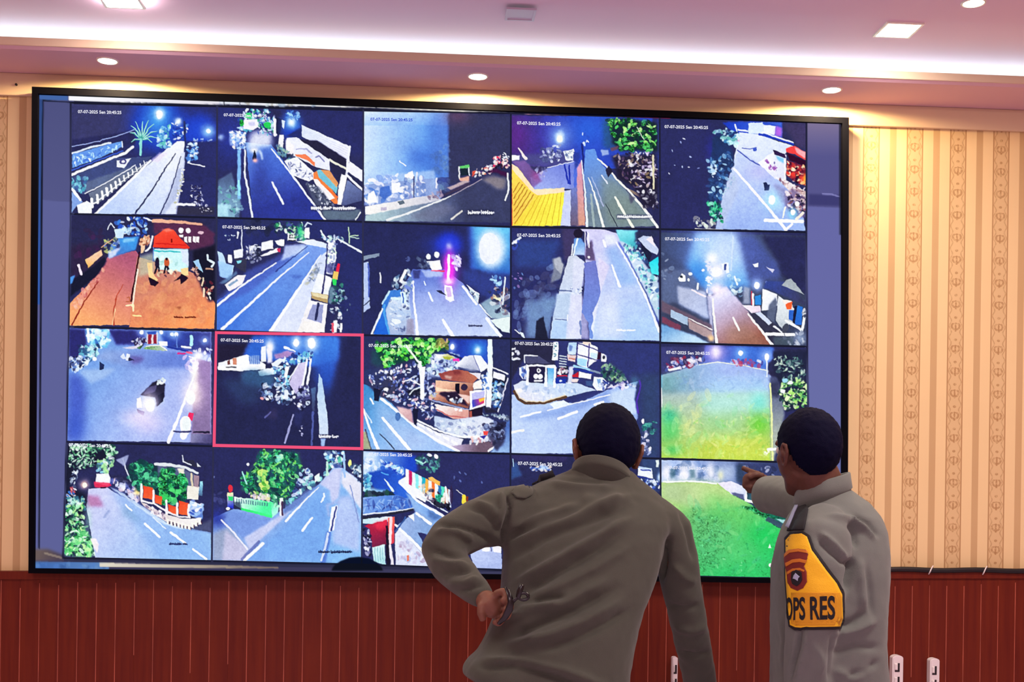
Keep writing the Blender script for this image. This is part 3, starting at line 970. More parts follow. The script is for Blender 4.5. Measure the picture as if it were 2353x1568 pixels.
def f04(p):
    p.P('2c2f74', [40, 60, 660, 80, 700, 1390, 40, 1380], 1, 8)
    p.G('2c30a0', 730, 420, 130, 160, .9)
    p.P('4a3c70', [1500, 110, 2240, 110, 2240, 420, 1700, 420], .8, 30)
    p.P('3a3a88', [1800, 100, 2240, 100, 2240, 1400, 1800, 1400], 1, 4)
    p.V([800, 110, 1100, 100, 1510, 110, 1510, 300, 1000, 300], '1c40c8', (850, 150), '3a60e0', (1300, 200), 6)
    p.P('c8dcff', [1110, 120, 1290, 110, 1290, 250, 1110, 240])
    p.P('e0ecff', [1290, 140, 1440, 150, 1420, 260, 1290, 230])
    p.L('2a50d0', 22, [1290, 120, 1500, 160])
    p.P('c060e0', [1440, 150, 1510, 180, 1500, 280, 1420, 270], .8, 10)
    p.V([1000, 230, 1220, 250, 1660, 400, 1420, 580, 1400, 800, 930, 600], 'd0dcff', (1100, 260), 'bccaff', (1100, 700))
    p.L('2040c0', 26, [1240, 250, 1440, 300, 1640, 370])
    p.L('e8ecff', 18, [1280, 230, 1640, 350])
    p.L('e0e8ff', 20, [990, 200, 1100, 215])
    p.V([930, 600, 1000, 440, 1220, 590, 1700, 900, 1790, 1400, 720, 1380, 800, 1000], 'b0c0ff', (1000, 600), '8ca4f4', (1200, 1300))
    p.P('a8b4d0', [830, 820, 960, 690, 1000, 900, 800, 1380, 720, 1380], .6, 20)
    p.G('a8a0f0', 1250, 700, 180, 120, .5)
    p.P('7a6a90', [1400, 830, 1560, 900, 1600, 1100, 1500, 1060], .6, 20)
    p.L('4a58b8', 14, [980, 440, 1130, 560, 1240, 620])
    p.L('5a68c0', 14, [1040, 420, 1130, 430, 1200, 410])
    p.E('3c58c8', 1185, 435, 26, 22)
    p.L('c890c0', 14, [975, 240, 1000, 330])
    p.L('e8f0ff', 16, [950, 140, 985, 260])
    p.V([1220, 590, 1420, 450, 1560, 500, 1550, 800, 1420, 780], 'e8ecff', (1300, 600), 'd0d4ff', (1500, 700))
    p.P('3a1c60', [1400, 430, 1540, 490, 1560, 540, 1420, 490])
    p.P('5aa8f0', [1430, 500, 1540, 540, 1530, 600, 1460, 560], .8, 6)
    p.S(2, 18, [1320, 560, 1440, 590, 1440, 690, 1320, 650], '3a2a80 8a50a0 e0d0ff', 12, 28)
    p.P('f04848', [1560, 420, 1660, 390, 1790, 470, 1790, 560, 1660, 490, 1560, 470])
    p.P('f8b0b8', [1660, 400, 1790, 470, 1785, 540, 1680, 470], .8, 4)
    p.P('3a1030', [1560, 470, 1800, 570, 1790, 640, 1600, 560], .95, 4)
    p.P('8a3040', [1570, 560, 1790, 640, 1800, 860, 1720, 850, 1560, 740], 1, 4)
    p.S(3, 90, [1570, 580, 1790, 640, 1800, 850, 1700, 830, 1570, 740], 'f8b080 e84038 5a1838 f8d8b0 a83838 2a1030', 14, 34, .95)
    p.L('e8ecff', 22, [1545, 550, 1545, 790])
    p.G('ff9a40', 1790, 780, 30, 60, 1)
    p.V([1420, 750, 1560, 800, 1790, 930, 1790, 1060, 1640, 1000, 1540, 860], 'f0e8f8', (1450, 780), 'c8b0a8', (1780, 1000))
    p.S(4, 60, [1450, 770, 1780, 900, 1790, 1020, 1560, 880], 'fff0f0 8a6878 c8a8a0 5a3850', 10, 26, .8)
    p.P('6a5a88', [1540, 950, 1640, 900, 1790, 1000, 1790, 1240, 1650, 1240, 1540, 1110], .8, 12)
    p.S(5, 70, [1560, 940, 1790, 980, 1790, 1200, 1600, 1150], '3a2860 e8d8e0 8a5860 c8b0b0 20183c', 14, 36, .9)
    p.P('1c2868', [1290, 830, 1320, 820, 1340, 850, 1370, 850, 1350, 920, 1300, 920])
    p.G('9fd8ff', 1400, 1040, 110, 120, .95)
    p.E('f0f8ff', 1390, 1030, 42, 56)
    p.G('7ac8e8', 1640, 1190, 60, 70, .95)
    p.E('f8ffff', 1640, 1180, 30, 36)
    p.E('ffffff', 1690, 1080, 26, 30)
    p.L('f8f0d8', 18, [1520, 1240, 1550, 1120])
    p.P('1c3a78', [690, 280, 820, 260, 930, 480, 940, 600, 880, 680, 830, 900, 740, 1060, 640, 1060, 650, 700], .95, 8)
    p.S(6, 60, [680, 220, 860, 200, 990, 240, 980, 420, 900, 400, 800, 300], 'a8e0e8 3f7fb0 1c3a80 d8ffff 5fa0a0', 16, 36, .9)
    p.S(7, 130, [620, 560, 860, 420, 940, 600, 860, 800, 780, 1040, 640, 1050], '1c3478 2f589a 4f88c0 9fc8e8 182c68 264a88', 16, 36, .9)
    p.S(8, 14, [660, 600, 740, 600, 740, 780, 680, 760], 'e8f4ff b0d0ff', 12, 26)
    p.S(9, 30, [800, 870, 960, 640, 950, 780, 810, 1000], 'a8c8d8 7fa0c8', 8, 18, .8)
    p.S(10, 60, [620, 1060, 780, 1070, 800, 1290, 700, 1290], '2f9a70 1c5a60 4fc890 183c50 8fe8c0', 16, 34, .95)
    p.S(11, 30, [460, 1240, 700, 1260, 720, 1380, 470, 1370], '8a8a90 d8e8d8 3a3a58 b8b8a8', 16, 34, .85)
    p.L('d8d0c8', 14, [480, 1375, 800, 1388])
    p.S(12, 9, [60, 250, 620, 280, 600, 820, 60, 840], 'a8b8f8 e8f0ff', 8, 18)
    p.L('f4eef8', (26, 36), [940, 660, 1150, 900, 1330, 1110, 1560, 1390])
    p.L('f8f0f8', 30, [1560, 1390, 1630, 1320])
    p.L('f4f4f8', 42, [1310, 1275, 1750, 1290])
    p.L('e8d8c8', 34, [1680, 1260, 1760, 1190])


def f10(p):
    p.P('2c2c68', [100, 30, 1990, 60, 1990, 1200, 100, 900])
    p.P('3a2450', [120, 420, 560, 380, 560, 620, 120, 900], .8, 30)
    p.S(1, 14, [200, 120, 560, 160, 500, 560, 200, 600], '5a2a58 4a2050', 30, 70, .4)
    p.V([600, 570, 960, 480, 1010, 560, 880, 1440, 100, 1450, 100, 1180, 480, 780], 'a05a70', (800, 600), 'f0986a', (400, 1400))
    p.V([980, 560, 1800, 800, 1990, 1180, 1970, 1490, 880, 1470, 960, 700], 'b8786a', (1300, 850), 'f08a5c', (1500, 1450))
    p.S(2, 90, [1000, 860, 1700, 880, 1900, 1200, 1900, 1400, 960, 1420], 'd88a60 b86858 e8a070 c87860', 40, 110, .3, .5)
    p.V([720, 320, 1010, 300, 960, 470, 620, 580, 600, 480], '3a8ae8', (800, 350), '4a78c8', (700, 540), 8)
    p.P('9fd0ff', [800, 330, 960, 320, 940, 360, 800, 380], .6, 10)
    p.P('b8d4ff', [690, 210, 830, 190, 800, 320, 700, 320])
    p.S(3, 60, [700, 60, 1090, 50, 1100, 290, 840, 290, 720, 180], '3a80f0 1c40b0 b8e0ff e8f4ff 2454d0', 18, 40, .9)
    p.L('c8d8f8', 14, [600, 210, 640, 130, 690, 190])
    p.L('d8ecff', 18, [1070, 60, 1170, 95])
    p.S(4, 40, [560, 350, 740, 330, 760, 480, 580, 540], '3a58a8 a8b070 203070 7088d0 d0d890', 16, 34, .9)
    p.P('d0d8ff', [610, 500, 780, 430, 700, 540, 620, 590], .8, 6)
    p.V([310, 600, 520, 470, 530, 540, 350, 710], 'e8b090', (400, 560), 'f0a060', (340, 690))
    p.L('e0a080', 12, [520, 440, 660, 340])
    p.P('1a1c48', [140, 860, 400, 700, 560, 560, 590, 620, 480, 790, 120, 1080], .95, 6)
    p.L('e8d0e8', 36, [230, 670, 265, 790])
    p.P('4a90f8', [105, 830, 180, 800, 150, 900, 110, 920], .95, 5)
    p.S(5, 40, [110, 1160, 480, 800, 600, 650, 500, 830, 420, 960, 180, 1300], 'd88a80 f0a890 a05058', 18, 42, .85)
    p.L('8a3028', (10, 22), [480, 880, 300, 1140, 140, 1440])
    p.L('a84a38', (8, 24), [800, 920, 720, 1060, 680, 1240, 680, 1440])
    p.L('ffd0a0', 18, [700, 1240, 660, 1440], .6)
    p.P('a8b09a', [1000, 560, 1200, 500, 1200, 760, 1000, 820], .7, 20)
    p.L('3a1020', 22, [1010, 500, 960, 800, 900, 1130])
    p.L('ffd8c0', 20, [990, 730, 950, 960, 920, 1200])
    p.P('f0b898', [1020, 330, 1130, 290, 1060, 510, 1030, 520])
    p.S(6, 26, [1020, 300, 1150, 290, 1130, 420, 1010, 400], 'f8d8b8 e0a080 8a5848', 14, 28)
    p.L('e8ecff', 24, [1180, 300, 1150, 440, 1090, 490])
    p.L('a86048', 14, [850, 1090, 880, 1080, 880, 1140, 840, 1140])
    p.L('ffe0a8', 20, [840, 1190, 930, 1180, 930, 1260])
    p.L('ffd890', 20, [930, 1320, 1030, 1325])
    p.P('5a3450', [1190, 90, 1820, 130, 1980, 260, 1960, 480, 1650, 470, 1190, 250], .95, 12)
    p.L('e0a088', (50, 26), [1190, 100, 1500, 110, 1810, 145])
    p.P('b8e8ee', [1200, 460, 1640, 460, 1640, 700, 1540, 760, 1240, 720, 1190, 560], 1, 4)
    p.L('38b0b8', 18, [1200, 485, 1530, 500])
    p.S(7, 20, [1210, 560, 1500, 600, 1500, 700, 1230, 690], 'e8fff0 8ab8b0 c8e8d0', 20, 44, .7)
    p.P('c8d8ff', [1540, 470, 1640, 470, 1640, 690, 1560, 620])
    p.L('5a80d8', 10, [1190, 440, 1185, 620])
    p.V([1190, 440, 1200, 300, 1350, 200, 1450, 210, 1540, 330, 1660, 440, 1640, 460], 'f0503c', (1350, 200), 'e03c30', (1400, 450))
    p.P('f88070', [1290, 220, 1400, 200, 1450, 220, 1350, 240], .9, 6)
    p.L('c02828', 14, [1220, 390, 1400, 400, 1600, 410])
    p.L('801818', 20, [1425, 340, 1425, 370])
    p.E('f4f4ff', 1545, 220, 32, 36)
    p.E('f4f4ff', 1638, 225, 32, 36)
    p.P('fff4ec', [1515, 280, 1570, 270, 1575, 310, 1530, 310])
    for x in (1590, 1640, 1700, 1740):
        p.P('fff8f0', [x, 300, x + 36, 300, x + 36, 380, x, 370])
    p.E('d0a8b8', 1800, 250, 40, 20)
    p.P('1c1a40', [1700, 480, 1990, 400, 1980, 1120, 1900, 1140, 1820, 1000, 1700, 700], .95, 14)
    p.P('8fb8f8', [1700, 620, 1770, 590, 1830, 770, 1770, 720])
    p.L('c8e0ff', 26, [1890, 540, 1890, 600, 1970, 640, 1940, 690])
    p.L('b08878', 22, [1870, 720, 1950, 720])
    p.S(8, 18, [1820, 860, 1980, 900, 1950, 1120, 1840, 1080], 'f0b090 fff0d0 c07060 5a2838', 14, 30)
    p.L('f0c0a0', 22, [1830, 840, 1815, 930])
    p.L('f8c8a8', 24, [1840, 970, 1840, 1070])
    p.S(9, 16, [1680, 680, 1760, 700, 1800, 860, 1720, 800], 'e0a890 3a1c38', 14, 26)
    p.P('f8c088', [1110, 640, 1170, 640, 1180, 760, 1250, 860, 1180, 900, 1130, 800])
    p.P('2a1434', [1130, 820, 1260, 890, 1210, 950, 1150, 920])
    p.P('f8c088', [1540, 720, 1640, 700, 1640, 810, 1560, 800])
    p.P('2a1434', [1450, 880, 1560, 780, 1640, 840, 1540, 920, 1530, 850])
    for x, c in ((1240, '2a1c48'), (1360, 'b05838')):
        p.E(c, x, 640, 32, 66)
        p.E('20183c', x, 590, 14, 18)
        p.L('20183c', 24, [x - 12, 690, x - 30, 770])
        p.L('20183c', 24, [x + 12, 690, x + 26, 770])
    p.S(10, 16, [1240, 740, 1540, 740, 1530, 810, 1250, 810], 'f8e8c8 d0b090 5a3848', 16, 30)
    p.P('5a2a20', [1470, 1210, 1560, 1200, 1530, 1240], .5, 6)
    p.C(1460, 1340, 270, 26, '5a1c18', ((.4, .5),), 7, None)


def f11(p):
    p.P('28307a', [60, 0, 2000, 40, 2000, 1500, 1700, 1500, 1500, 250, 60, 500])
    p.S(1, 20, [400, 30, 1000, 30, 960, 200, 420, 200], '1c2450 30386a', 40, 90, .5)
    p.V([60, 1080, 850, 570, 1250, 340, 1500, 350, 1480, 480, 780, 1480, 60, 1480], '6f90ec', (1300, 420), '3f6fe0', (300, 1400))
    p.P('4458b8', [450, 700, 900, 480, 1230, 350, 840, 690, 480, 960, 60, 1150, 60, 1080], .7, 20)
    p.P('c0d0ff', [950, 360, 1230, 340, 1180, 440, 900, 560, 940, 450], .8, 12)
    p.P('5a82e0', [860, 900, 1250, 560, 1400, 500, 1000, 1150, 600, 1480, 300, 1480], .5, 50)
    p.P('3850a8', [1000, 740, 1200, 750, 1100, 790], .5, 12)
    p.V([1100, 310, 1300, 280, 1500, 340, 1490, 400, 1250, 350], 'e0e8ff', (1200, 320), 'c0d0ff', (1480, 380))
    p.V([1400, 500, 1500, 430, 1470, 700, 1290, 980, 1240, 1480, 780, 1480], 'c0ccf8', (1450, 500), 'c8d0f4', (1000, 1400))
    p.S(2, 40, [1300, 640, 1420, 560, 1350, 800, 1200, 880], '8f98a8 607090 a8a890', 14, 30, .7)
    p.L('f8faff', (10, 46), [1410, 480, 1250, 730, 1100, 960, 770, 1460])
    p.L('f4f8ff', (12, 40), [1260, 450, 900, 750, 440, 1170, 140, 1440])
    p.L('f0f6ff', (16, 30), [840, 585, 420, 860, 70, 1140])
    p.L('2a3a90', (10, 22), [1240, 370, 1050, 520, 840, 690], .8)
    p.P('eef2ff', [1500, 280, 1600, 300, 1610, 520, 1560, 740, 1480, 720])
    p.S(3, 50, [1500, 300, 1610, 320, 1590, 700, 1480, 700], '7080b0 f8ffff 404880 b8e0b0', 14, 30, .8)
    p.P('4a4c90', [1480, 600, 1590, 600, 1560, 740, 1480, 700], .8, 6)
    p.V([1470, 740, 1560, 780, 1510, 1000, 1290, 970, 1380, 720], 'f0f4ff', (1450, 760), 'dfe8f8', (1350, 950))
    p.L('2a2a80', (16, 22), [1500, 320, 1480, 620, 1430, 980])
    p.P('a89068', [1285, 960, 1510, 1000, 1500, 1100, 1290, 1040])
    p.P('d8c8a0', [1290, 965, 1505, 1005, 1500, 1050, 1300, 1010])
    p.P('e8e4ec', [1260, 1060, 1500, 1110, 1460, 1480, 1110, 1480])
    p.P('8a90c0', [1310, 1120, 1450, 1120, 1420, 1360, 1230, 1300])
    p.L('2a3070', 28, [1380, 1110, 1350, 1310])
    p.P('eee8e4', [1200, 1330, 1460, 1370, 1460, 1480, 1120, 1480], .9)
    p.V([1630, 590, 1660, 600, 1640, 730, 1600, 720], 'e02848', (1640, 600), 'e03858', (1640, 720))
    p.P('e8b868', [1580, 690, 1640, 700, 1630, 800, 1560, 790])
    p.P('38d060', [1560, 790, 1620, 800, 1610, 880, 1570, 870])
    p.P('6a8898', [1530, 890, 1600, 900, 1560, 1120, 1510, 1100], .9, 6)
    p.S(4, 40, [1600, 870, 1700, 860, 1720, 1100, 1560, 1120], '2a5060 3a8070 203458 a8d8d0', 16, 34, .8)
    p.S(5, 30, [1540, 1120, 1680, 1160, 1680, 1480, 1540, 1480], 'd8e8f0 6888a0 303c70 f8ffff', 14, 32, .9)
    p.P('e8ecf4', [1580, 1330, 1630, 1330, 1620, 1480, 1580, 1480])
    p.P('e05868', [1545, 1360, 1580, 1350, 1580, 1480, 1560, 1480], .9)
    p.P('f4f8f0', [1660, 1360, 1690, 1360, 1685, 1480, 1660, 1480])
    p.P('a8c8f8', [80, 430, 150, 460, 200, 600, 300, 620, 260, 780, 120, 760, 100, 560])
    p.P('8fb8f8', [90, 560, 290, 620, 240, 800, 110, 760], .9, 4)
    p.P('e8f0ff', [220, 480, 270, 480, 270, 590, 220, 580])
    p.P('e4e8f8', [290, 430, 410, 400, 410, 510, 300, 530])
    p.P('3a3a60', [310, 530, 460, 530, 450, 710, 320, 640])
    p.P('7fd0f0', [320, 560, 390, 550, 380, 580, 340, 590])
    p.P('e8e0e8', [340, 740, 450, 740, 400, 860, 240, 950, 170, 870])
    p.P('7f98b8', [220, 870, 330, 790, 350, 810, 240, 890])
    p.P('5a78a0', [100, 850, 330, 690, 340, 720, 180, 850], .9, 6)
    p.P('e0e4f4', [490, 370, 580, 350, 580, 460, 490, 460])
    p.P('eceef8', [650, 320, 800, 290, 800, 400, 650, 430])
    p.P('f0ecf4', [630, 490, 860, 390, 870, 440, 690, 500])
    p.P('eef2ff', [820, 300, 940, 280, 940, 370, 860, 360])
    p.S(6, 60, [420, 370, 640, 340, 640, 560, 470, 600], '303860 8a90b0 d8dcec 202850', 14, 30, .8)
    p.P('c03860', [850, 400, 900, 390, 890, 450, 860, 440])
    p.L('c8d0f0', 14, [395, 160, 395, 400])
    p.L('e0e8f0', 22, [345, 190, 340, 260])
    p.S(7, 10, [130, 220, 300, 220, 280, 310, 140, 310], '7088a0 d0e0f0', 8, 22)
    p.P('f4f8ff', [985, 190, 1120, 200, 1100, 310, 985, 300])
    p.P('1c1c38', [1005, 220, 1080, 220, 1080, 270, 1005, 270])
    p.E('f4f8ff', 1030, 245, 12, 18)
    p.E('f4f8ff', 1062, 245, 12, 18)
    p.L('1c1c38', 14, [1000, 300, 1090, 300])
    p.S(8, 70, [820, 90, 1180, 60, 1200, 280, 1110, 290, 980, 180, 830, 200], '2a6a50 4fa878 183850 a8e0a8 1c2c60 e0f0d8', 14, 34, .9)
    p.G('4fd890', 1150, 190, 40, 90, .9)
    p.P('f0f4ff', [1210, 130, 1270, 130, 1265, 270, 1200, 270])
    p.L('b8c8f8', 20, [1210, 110, 1240, 70, 1290, 90])
    p.P('4858b0', [960, 110, 1000, 60, 1060, 110], .9, 6)
    p.S(9, 36, [1400, 230, 1700, 250, 1700, 310, 1480, 310], 'e0ecff 304080 6890b8 a8d0c0', 14, 30)
    p.L('d8e4f0', (18, 26), [1640, 280, 1800, 370, 1940, 450])
    p.L('d8ece8', 22, [1410, 170, 1450, 240])
    p.L('a8c8a8', 16, [1770, 130, 1780, 330])
    p.L('a8c8a8', 14, [1780, 240, 1890, 230])
    p.L('c8e8c0', 14, [1790, 250, 1900, 270], .7)
    p.S(10, 9, [1500, 900, 1800, 980, 1780, 1200, 1640, 1200], '8098b0 506080', 8, 26)


def f12(p):
    p.P('272c6e', [50, 30, 1950, 60, 1950, 1500, 50, 1500])
    p.V([690, 640, 1100, 640, 1340, 820, 1850, 1500, 180, 1480, 560, 900], '5a70d0', (900, 680), 'b8c8f8', (1000, 1480))
    p.P('98a4ec', [720, 950, 1300, 950, 1600, 1300, 1700, 1490, 760, 1490], .5, 60)
    p.V([1440, 80, 1950, 90, 1950, 720, 1700, 700, 1450, 620], '5fb0f0', (1700, 100), '2a60c0', (1600, 700), 16)
    p.P('3a60d0', [1400, 80, 1480, 80, 1500, 700, 1420, 620], .6, 24)
    p.G('dce8ff', 1700, 380, 190, 260, 1, 5)
    p.E('dfe6fc', 1680, 370, 140, 200)
    p.P('32449a', [1330, 640, 1950, 700, 1950, 1180, 1760, 1100, 1340, 800], .8, 30)
    p.G('1a3cf0', 1160, 310, 150, 140, 1, 3)
    p.G('2c48e8', 1100, 330, 260, 140, .5)
    p.G('9fc8ff', 1160, 345, 34, 44, .9)
    p.G('c040f0', 1170, 640, 110, 250, .8)
    p.G('ff40e0', 1160, 640, 70, 230, .9, 3)
    p.L('fff0ff', 34, [1155, 460, 1150, 780])
    p.G('ffd0f8', 1150, 800, 60, 40, 1)
    p.S(1, 22, [1200, 430, 1300, 430, 1310, 650, 1230, 640], 'e8e0ff c0b0f8 f8f0ff', 20, 40, .9)
    p.P('e8ecfc', [860, 540, 1040, 520, 1060, 640, 940, 660, 900, 580])
    p.P('fff0e8', [940, 560, 1030, 540, 1050, 640, 960, 650])
    p.L('e83050', 18, [930, 660, 1090, 660])
    p.E('e8f4ff', 895, 480, 32, 38)
    p.E('e8f0ff', 1000, 455, 34, 42)
    p.S(2, 24, [740, 480, 900, 520, 900, 620, 760, 640], '3a4880 607090 28306a', 20, 40, .7)
    p.P('30357a', [690, 650, 790, 650, 780, 760, 700, 760], .8, 10)
    p.P('a8b8f0', [800, 650, 1080, 670, 1060, 740, 860, 740], .8, 10)
    p.S(3, 60, [410, 840, 560, 640, 640, 640, 700, 900, 540, 1000, 420, 960], '8098b0 e8f0f8 304070 5878a0 c8d8e0', 18, 40, .9)
    p.L('f0fcff', 36, [600, 660, 540, 780])
    p.V([400, 910, 540, 900, 560, 1480, 190, 1480, 300, 1100], '3a78d8', (400, 950), '1a60e0', (260, 1450))
    p.L('a8d0ff', 22, [390, 920, 300, 1080])
    p.L('e0f0ff', 26, [300, 1150, 160, 1480])
    p.L('4a98ff', 26, [330, 1100, 320, 1200, 390, 1470])
    p.V([400, 1020, 640, 960, 700, 1480, 400, 1480, 340, 1180], 'b8ccf0', (500, 1000), '98a8d0', (500, 1450), 4)
    p.S(4, 60, [400, 1030, 640, 960, 660, 1440, 430, 1440], '5a6898 e8f4ff 98b0e0 3a4478 c8d0e8', 16, 40, .75, .4)
    p.L('c8e8ff', 34, [420, 1010, 520, 1020])
    p.P('c8f0ff', [530, 930, 600, 930, 610, 1080, 550, 1080])
    p.L('2058c0', 16, [560, 950, 570, 1070])
    p.E('dceaf4', 480, 1310, 64, 30, 1, .2)
    p.P('8a8098', [620, 1280, 700, 1280, 720, 1480, 600, 1480], .7, 10)
    p.L('f6f8ff', (18, 40), [700, 790, 705, 1060, 740, 1320, 750, 1490])
    p.L('e4f0ff', 26, [900, 940, 940, 1040])
    p.L('d0e0ff', 18, [840, 800, 855, 840])
    p.L('f4fcff', (34, 46), [1075, 1290, 1210, 1500])
    p.P('f4f8ff', [1100, 840, 1200, 860, 1225, 1040, 1170, 1060, 1110, 1020])
    p.P('c8a8e8', [1120, 870, 1180, 880, 1190, 980, 1140, 1000])
    p.P('2a2c60', [985, 905, 1060, 910, 1130, 980, 1000, 925])
    p.L('f0f8ff', 30, [1340, 860, 1510, 1090])
    p.P('e4f0f8', [1380, 830, 1550, 960, 1530, 1080, 1480, 1010])
    p.S(5, 14, [1390, 860, 1540, 970, 1510, 1040], '3a4878 a8c0d0', 12, 24)
    p.L('e8f0f8', 18, [1550, 1090, 1640, 1200, 1700, 1260])
    p.V([1560, 1080, 1700, 1000, 1940, 1200, 1940, 1300, 1700, 1270, 1640, 1190], '7890a8', (1600, 1050), '98b0c0', (1850, 1250), 6)
    p.L('f8fcff', 34, [1640, 1270, 1720, 1380, 1820, 1500])
    p.P('d0e4e4', [1690, 1290, 1940, 1250, 1940, 1460, 1840, 1440])
    p.P('f4f0b8', [1720, 960, 1830, 1010, 1820, 1060, 1720, 1010])
    p.S(6, 60, [1660, 880, 1940, 900, 1940, 1230, 1760, 1200], '202858 6a6078 a87868 c8d0d8 303c6c', 18, 44, .75)
    p.L('c8d8f0', 20, [1880, 740, 1850, 1090])
    p.S(7, 12, [1680, 720, 1920, 760, 1900, 850, 1700, 820], '7ab8f0 a8d8ff', 20, 40, .8)
    p.P('7a88a0', [50, 470, 260, 430, 260, 470, 60, 520])
    p.P('a0b0e8', [55, 550, 130, 540, 140, 1130, 60, 1200])
    p.P('3448b0', [110, 560, 130, 560, 140, 1000, 120, 1000], .8)
    p.L('20265c', 12, [55, 1110, 140, 1040])
    p.L('e0ecff', 20, [270, 690, 280, 810])
    p.S(8, 8, [580, 480, 660, 480, 640, 560], '4a5898', 12, 24)
    p.C(1415, 1368, 170, 28, '282c60', (), 4, None)


def f13(p):
    p.P('2b3078', [50, 50, 880, 60, 900, 700, 400, 1100, 50, 1480])
    p.P('2f4a98', [100, 200, 700, 200, 560, 560, 100, 560], .8, 40)
    p.P('4a3c70', [700, 60, 900, 60, 860, 400, 740, 480], .8, 14)
    p.S(1, 70, [80, 800, 620, 520, 640, 1000, 420, 1200, 120, 1460], '3a3c78 5a70a0 6a80b0 4a4a80 7088b8', 30, 80, .5)
    p.P('6f8cb8', [260, 1000, 660, 900, 600, 1200, 520, 1480, 240, 1480], .85, 30)
    p.P('7a8090', [580, 450, 690, 420, 740, 560, 690, 700, 560, 760, 600, 560], .9, 8)
    p.P('a8acb8', [600, 450, 680, 425, 735, 560, 690, 640, 620, 560], .8, 5)
    p.V([890, 60, 1200, 60, 1420, 120, 1960, 1380, 1960, 1500, 1060, 1500, 1100, 1100, 1000, 400, 1000, 100], 'c0bcf0', (1100, 100), '9ab8f8', (1600, 1400))
    p.V([1180, 430, 1320, 540, 1200, 900, 1120, 1300, 1100, 1490, 1060, 1490, 1130, 800], 'c8c0f0', (1200, 500), 'd8e4ff', (1150, 1400), 10)
    p.P('7ca0ec', [1250, 320, 1420, 260, 1700, 780, 1450, 800], .75, 40)
    p.P('dfe6ff', [1250, 130, 1380, 150, 1440, 260, 1270, 260], .8, 14)
    p.P('d8dcfc', [1200, 900, 1400, 880, 1500, 1480, 1120, 1480], .5, 50)
    p.V([790, 420, 880, 400, 1000, 490, 960, 820, 960, 1480, 550, 1480, 600, 1160, 680, 840], 'b8c0d8', (850, 480), 'b0c4f4', (760, 1450))
    p.P('c8ccf0', [860, 440, 990, 480, 980, 800, 840, 860], .8, 10)
    p.P('d8d4fc', [820, 920, 960, 880, 1040, 1220, 1050, 1480, 760, 1480], .6, 16)
    p.P('a8bce0', [640, 900, 820, 890, 780, 1210, 600, 1210], .9, 6)
    p.P('a0bcf0', [600, 1240, 770, 1240, 760, 1480, 560, 1480], .9, 4)
    p.L('5a6898', 16, [670, 855, 830, 865])
    p.L('4a5a98', 10, [620, 1225, 770, 1235])
    p.L('34407c', 18, [580, 1200, 545, 1480])
    p.L('34407c', 10, [735, 500, 670, 850])
    p.L('7080b8', 26, [945, 1250, 950, 1420])
    p.S(2, 14, [820, 820, 960, 830, 950, 900, 830, 900], '5a68a0 d8e0f8', 10, 24)
    p.L('e8ecff', 14, [780, 1170, 780, 1240])
    p.V([860, 190, 930, 160, 1000, 250, 1000, 400, 850, 400], '5a88d8', (920, 200), 'a8c0f0', (920, 400), 4)
    p.L('d8f0ff', 20, [910, 190, 850, 400])
    p.L('d8f0ff', 18, [850, 260, 825, 400])
    p.E('2a2040', 920, 120, 60, 60)
    p.P('584870', [1010, 300, 1090, 200, 1140, 480, 1060, 470, 1000, 460], .95, 8)
    p.L('2a2a80', 14, [1020, 100, 1020, 300])
    p.L('e8e0f8', 18, [1045, 120, 1055, 300])
    p.E('f0f4ff', 1052, 430, 18, 18)
    p.V([990, 500, 1140, 470, 1165, 600, 1205, 880, 1180, 980, 1100, 1140, 1110, 1250, 1080, 1350, 1110, 1430, 1100, 1480, 1060, 1470, 1050, 1280, 960, 1130, 990, 900, 1000, 700], '6870c0', (1060, 500), '6a88e0', (1070, 1400))
    p.L('f8fcff', (26, 36), [1240, 210, 1270, 290])
    p.L('f8fcff', (20, 34), [1350, 530, 1450, 800])
    p.L('f4fcff', (18, 36), [1410, 240, 1600, 560, 1760, 880, 1890, 1180, 1955, 1380])
    p.P('2c40b0', [1420, 220, 1480, 260, 1950, 1000, 1955, 1320, 1760, 840], .75, 6)
    p.V([1440, 200, 1560, 220, 1950, 760, 1955, 1260, 1800, 900], 'b8c8e8', (1500, 300), 'a8c0d8', (1900, 1000), 6)
    p.S(3, 130, [1430, 160, 1640, 160, 1800, 420, 1950, 700, 1955, 1100, 1800, 860, 1560, 420], '3a60a0 c8e8f0 58b8c0 e8f8ff 2a4888 78c8b8', 16, 40, .85)
    p.V([1400, 70, 1680, 80, 1650, 300, 1450, 220], '7fd8e8', (1500, 90), '48a8b8', (1600, 280), 10)
    p.P('2a3468', [1650, 100, 1940, 90, 1940, 160, 1760, 180, 1640, 240], .8, 10)
    p.P('b0bce4', [1680, 190, 1750, 150, 1850, 160, 1950, 320, 1930, 400, 1830, 350])
    p.P('e8d8e8', [1790, 200, 1860, 150, 1920, 300])
    p.P('1c2458', [1720, 240, 1870, 390, 1830, 500, 1740, 340])
    p.V([1830, 500, 1950, 420, 1950, 660, 1860, 640], '2cc8e0', (1900, 450), '50d8e0', (1880, 640))
    p.L('c8d0f0', 30, [70, 250, 170, 180])
    p.S(4, 8, [60, 220, 160, 220, 120, 320, 60, 320], 'e8f0ff 3a50b8', 14, 30)
    p.P('20244e', [380, 1240, 470, 1190, 530, 1480, 360, 1480], .97, 5)
    p.L('e8f4ff', 16, [100, 1360, 160, 1410])
    p.P('c8dcf0', [160, 1390, 210, 1400, 240, 1480, 190, 1450])
    p.S(5, 10, [60, 640, 200, 640, 180, 860, 80, 860], '8068a8 6080c0', 10, 26)
    p.C(1415, 1368, 230, 32, 'fffff8', ((.5, .56),), 8, None)


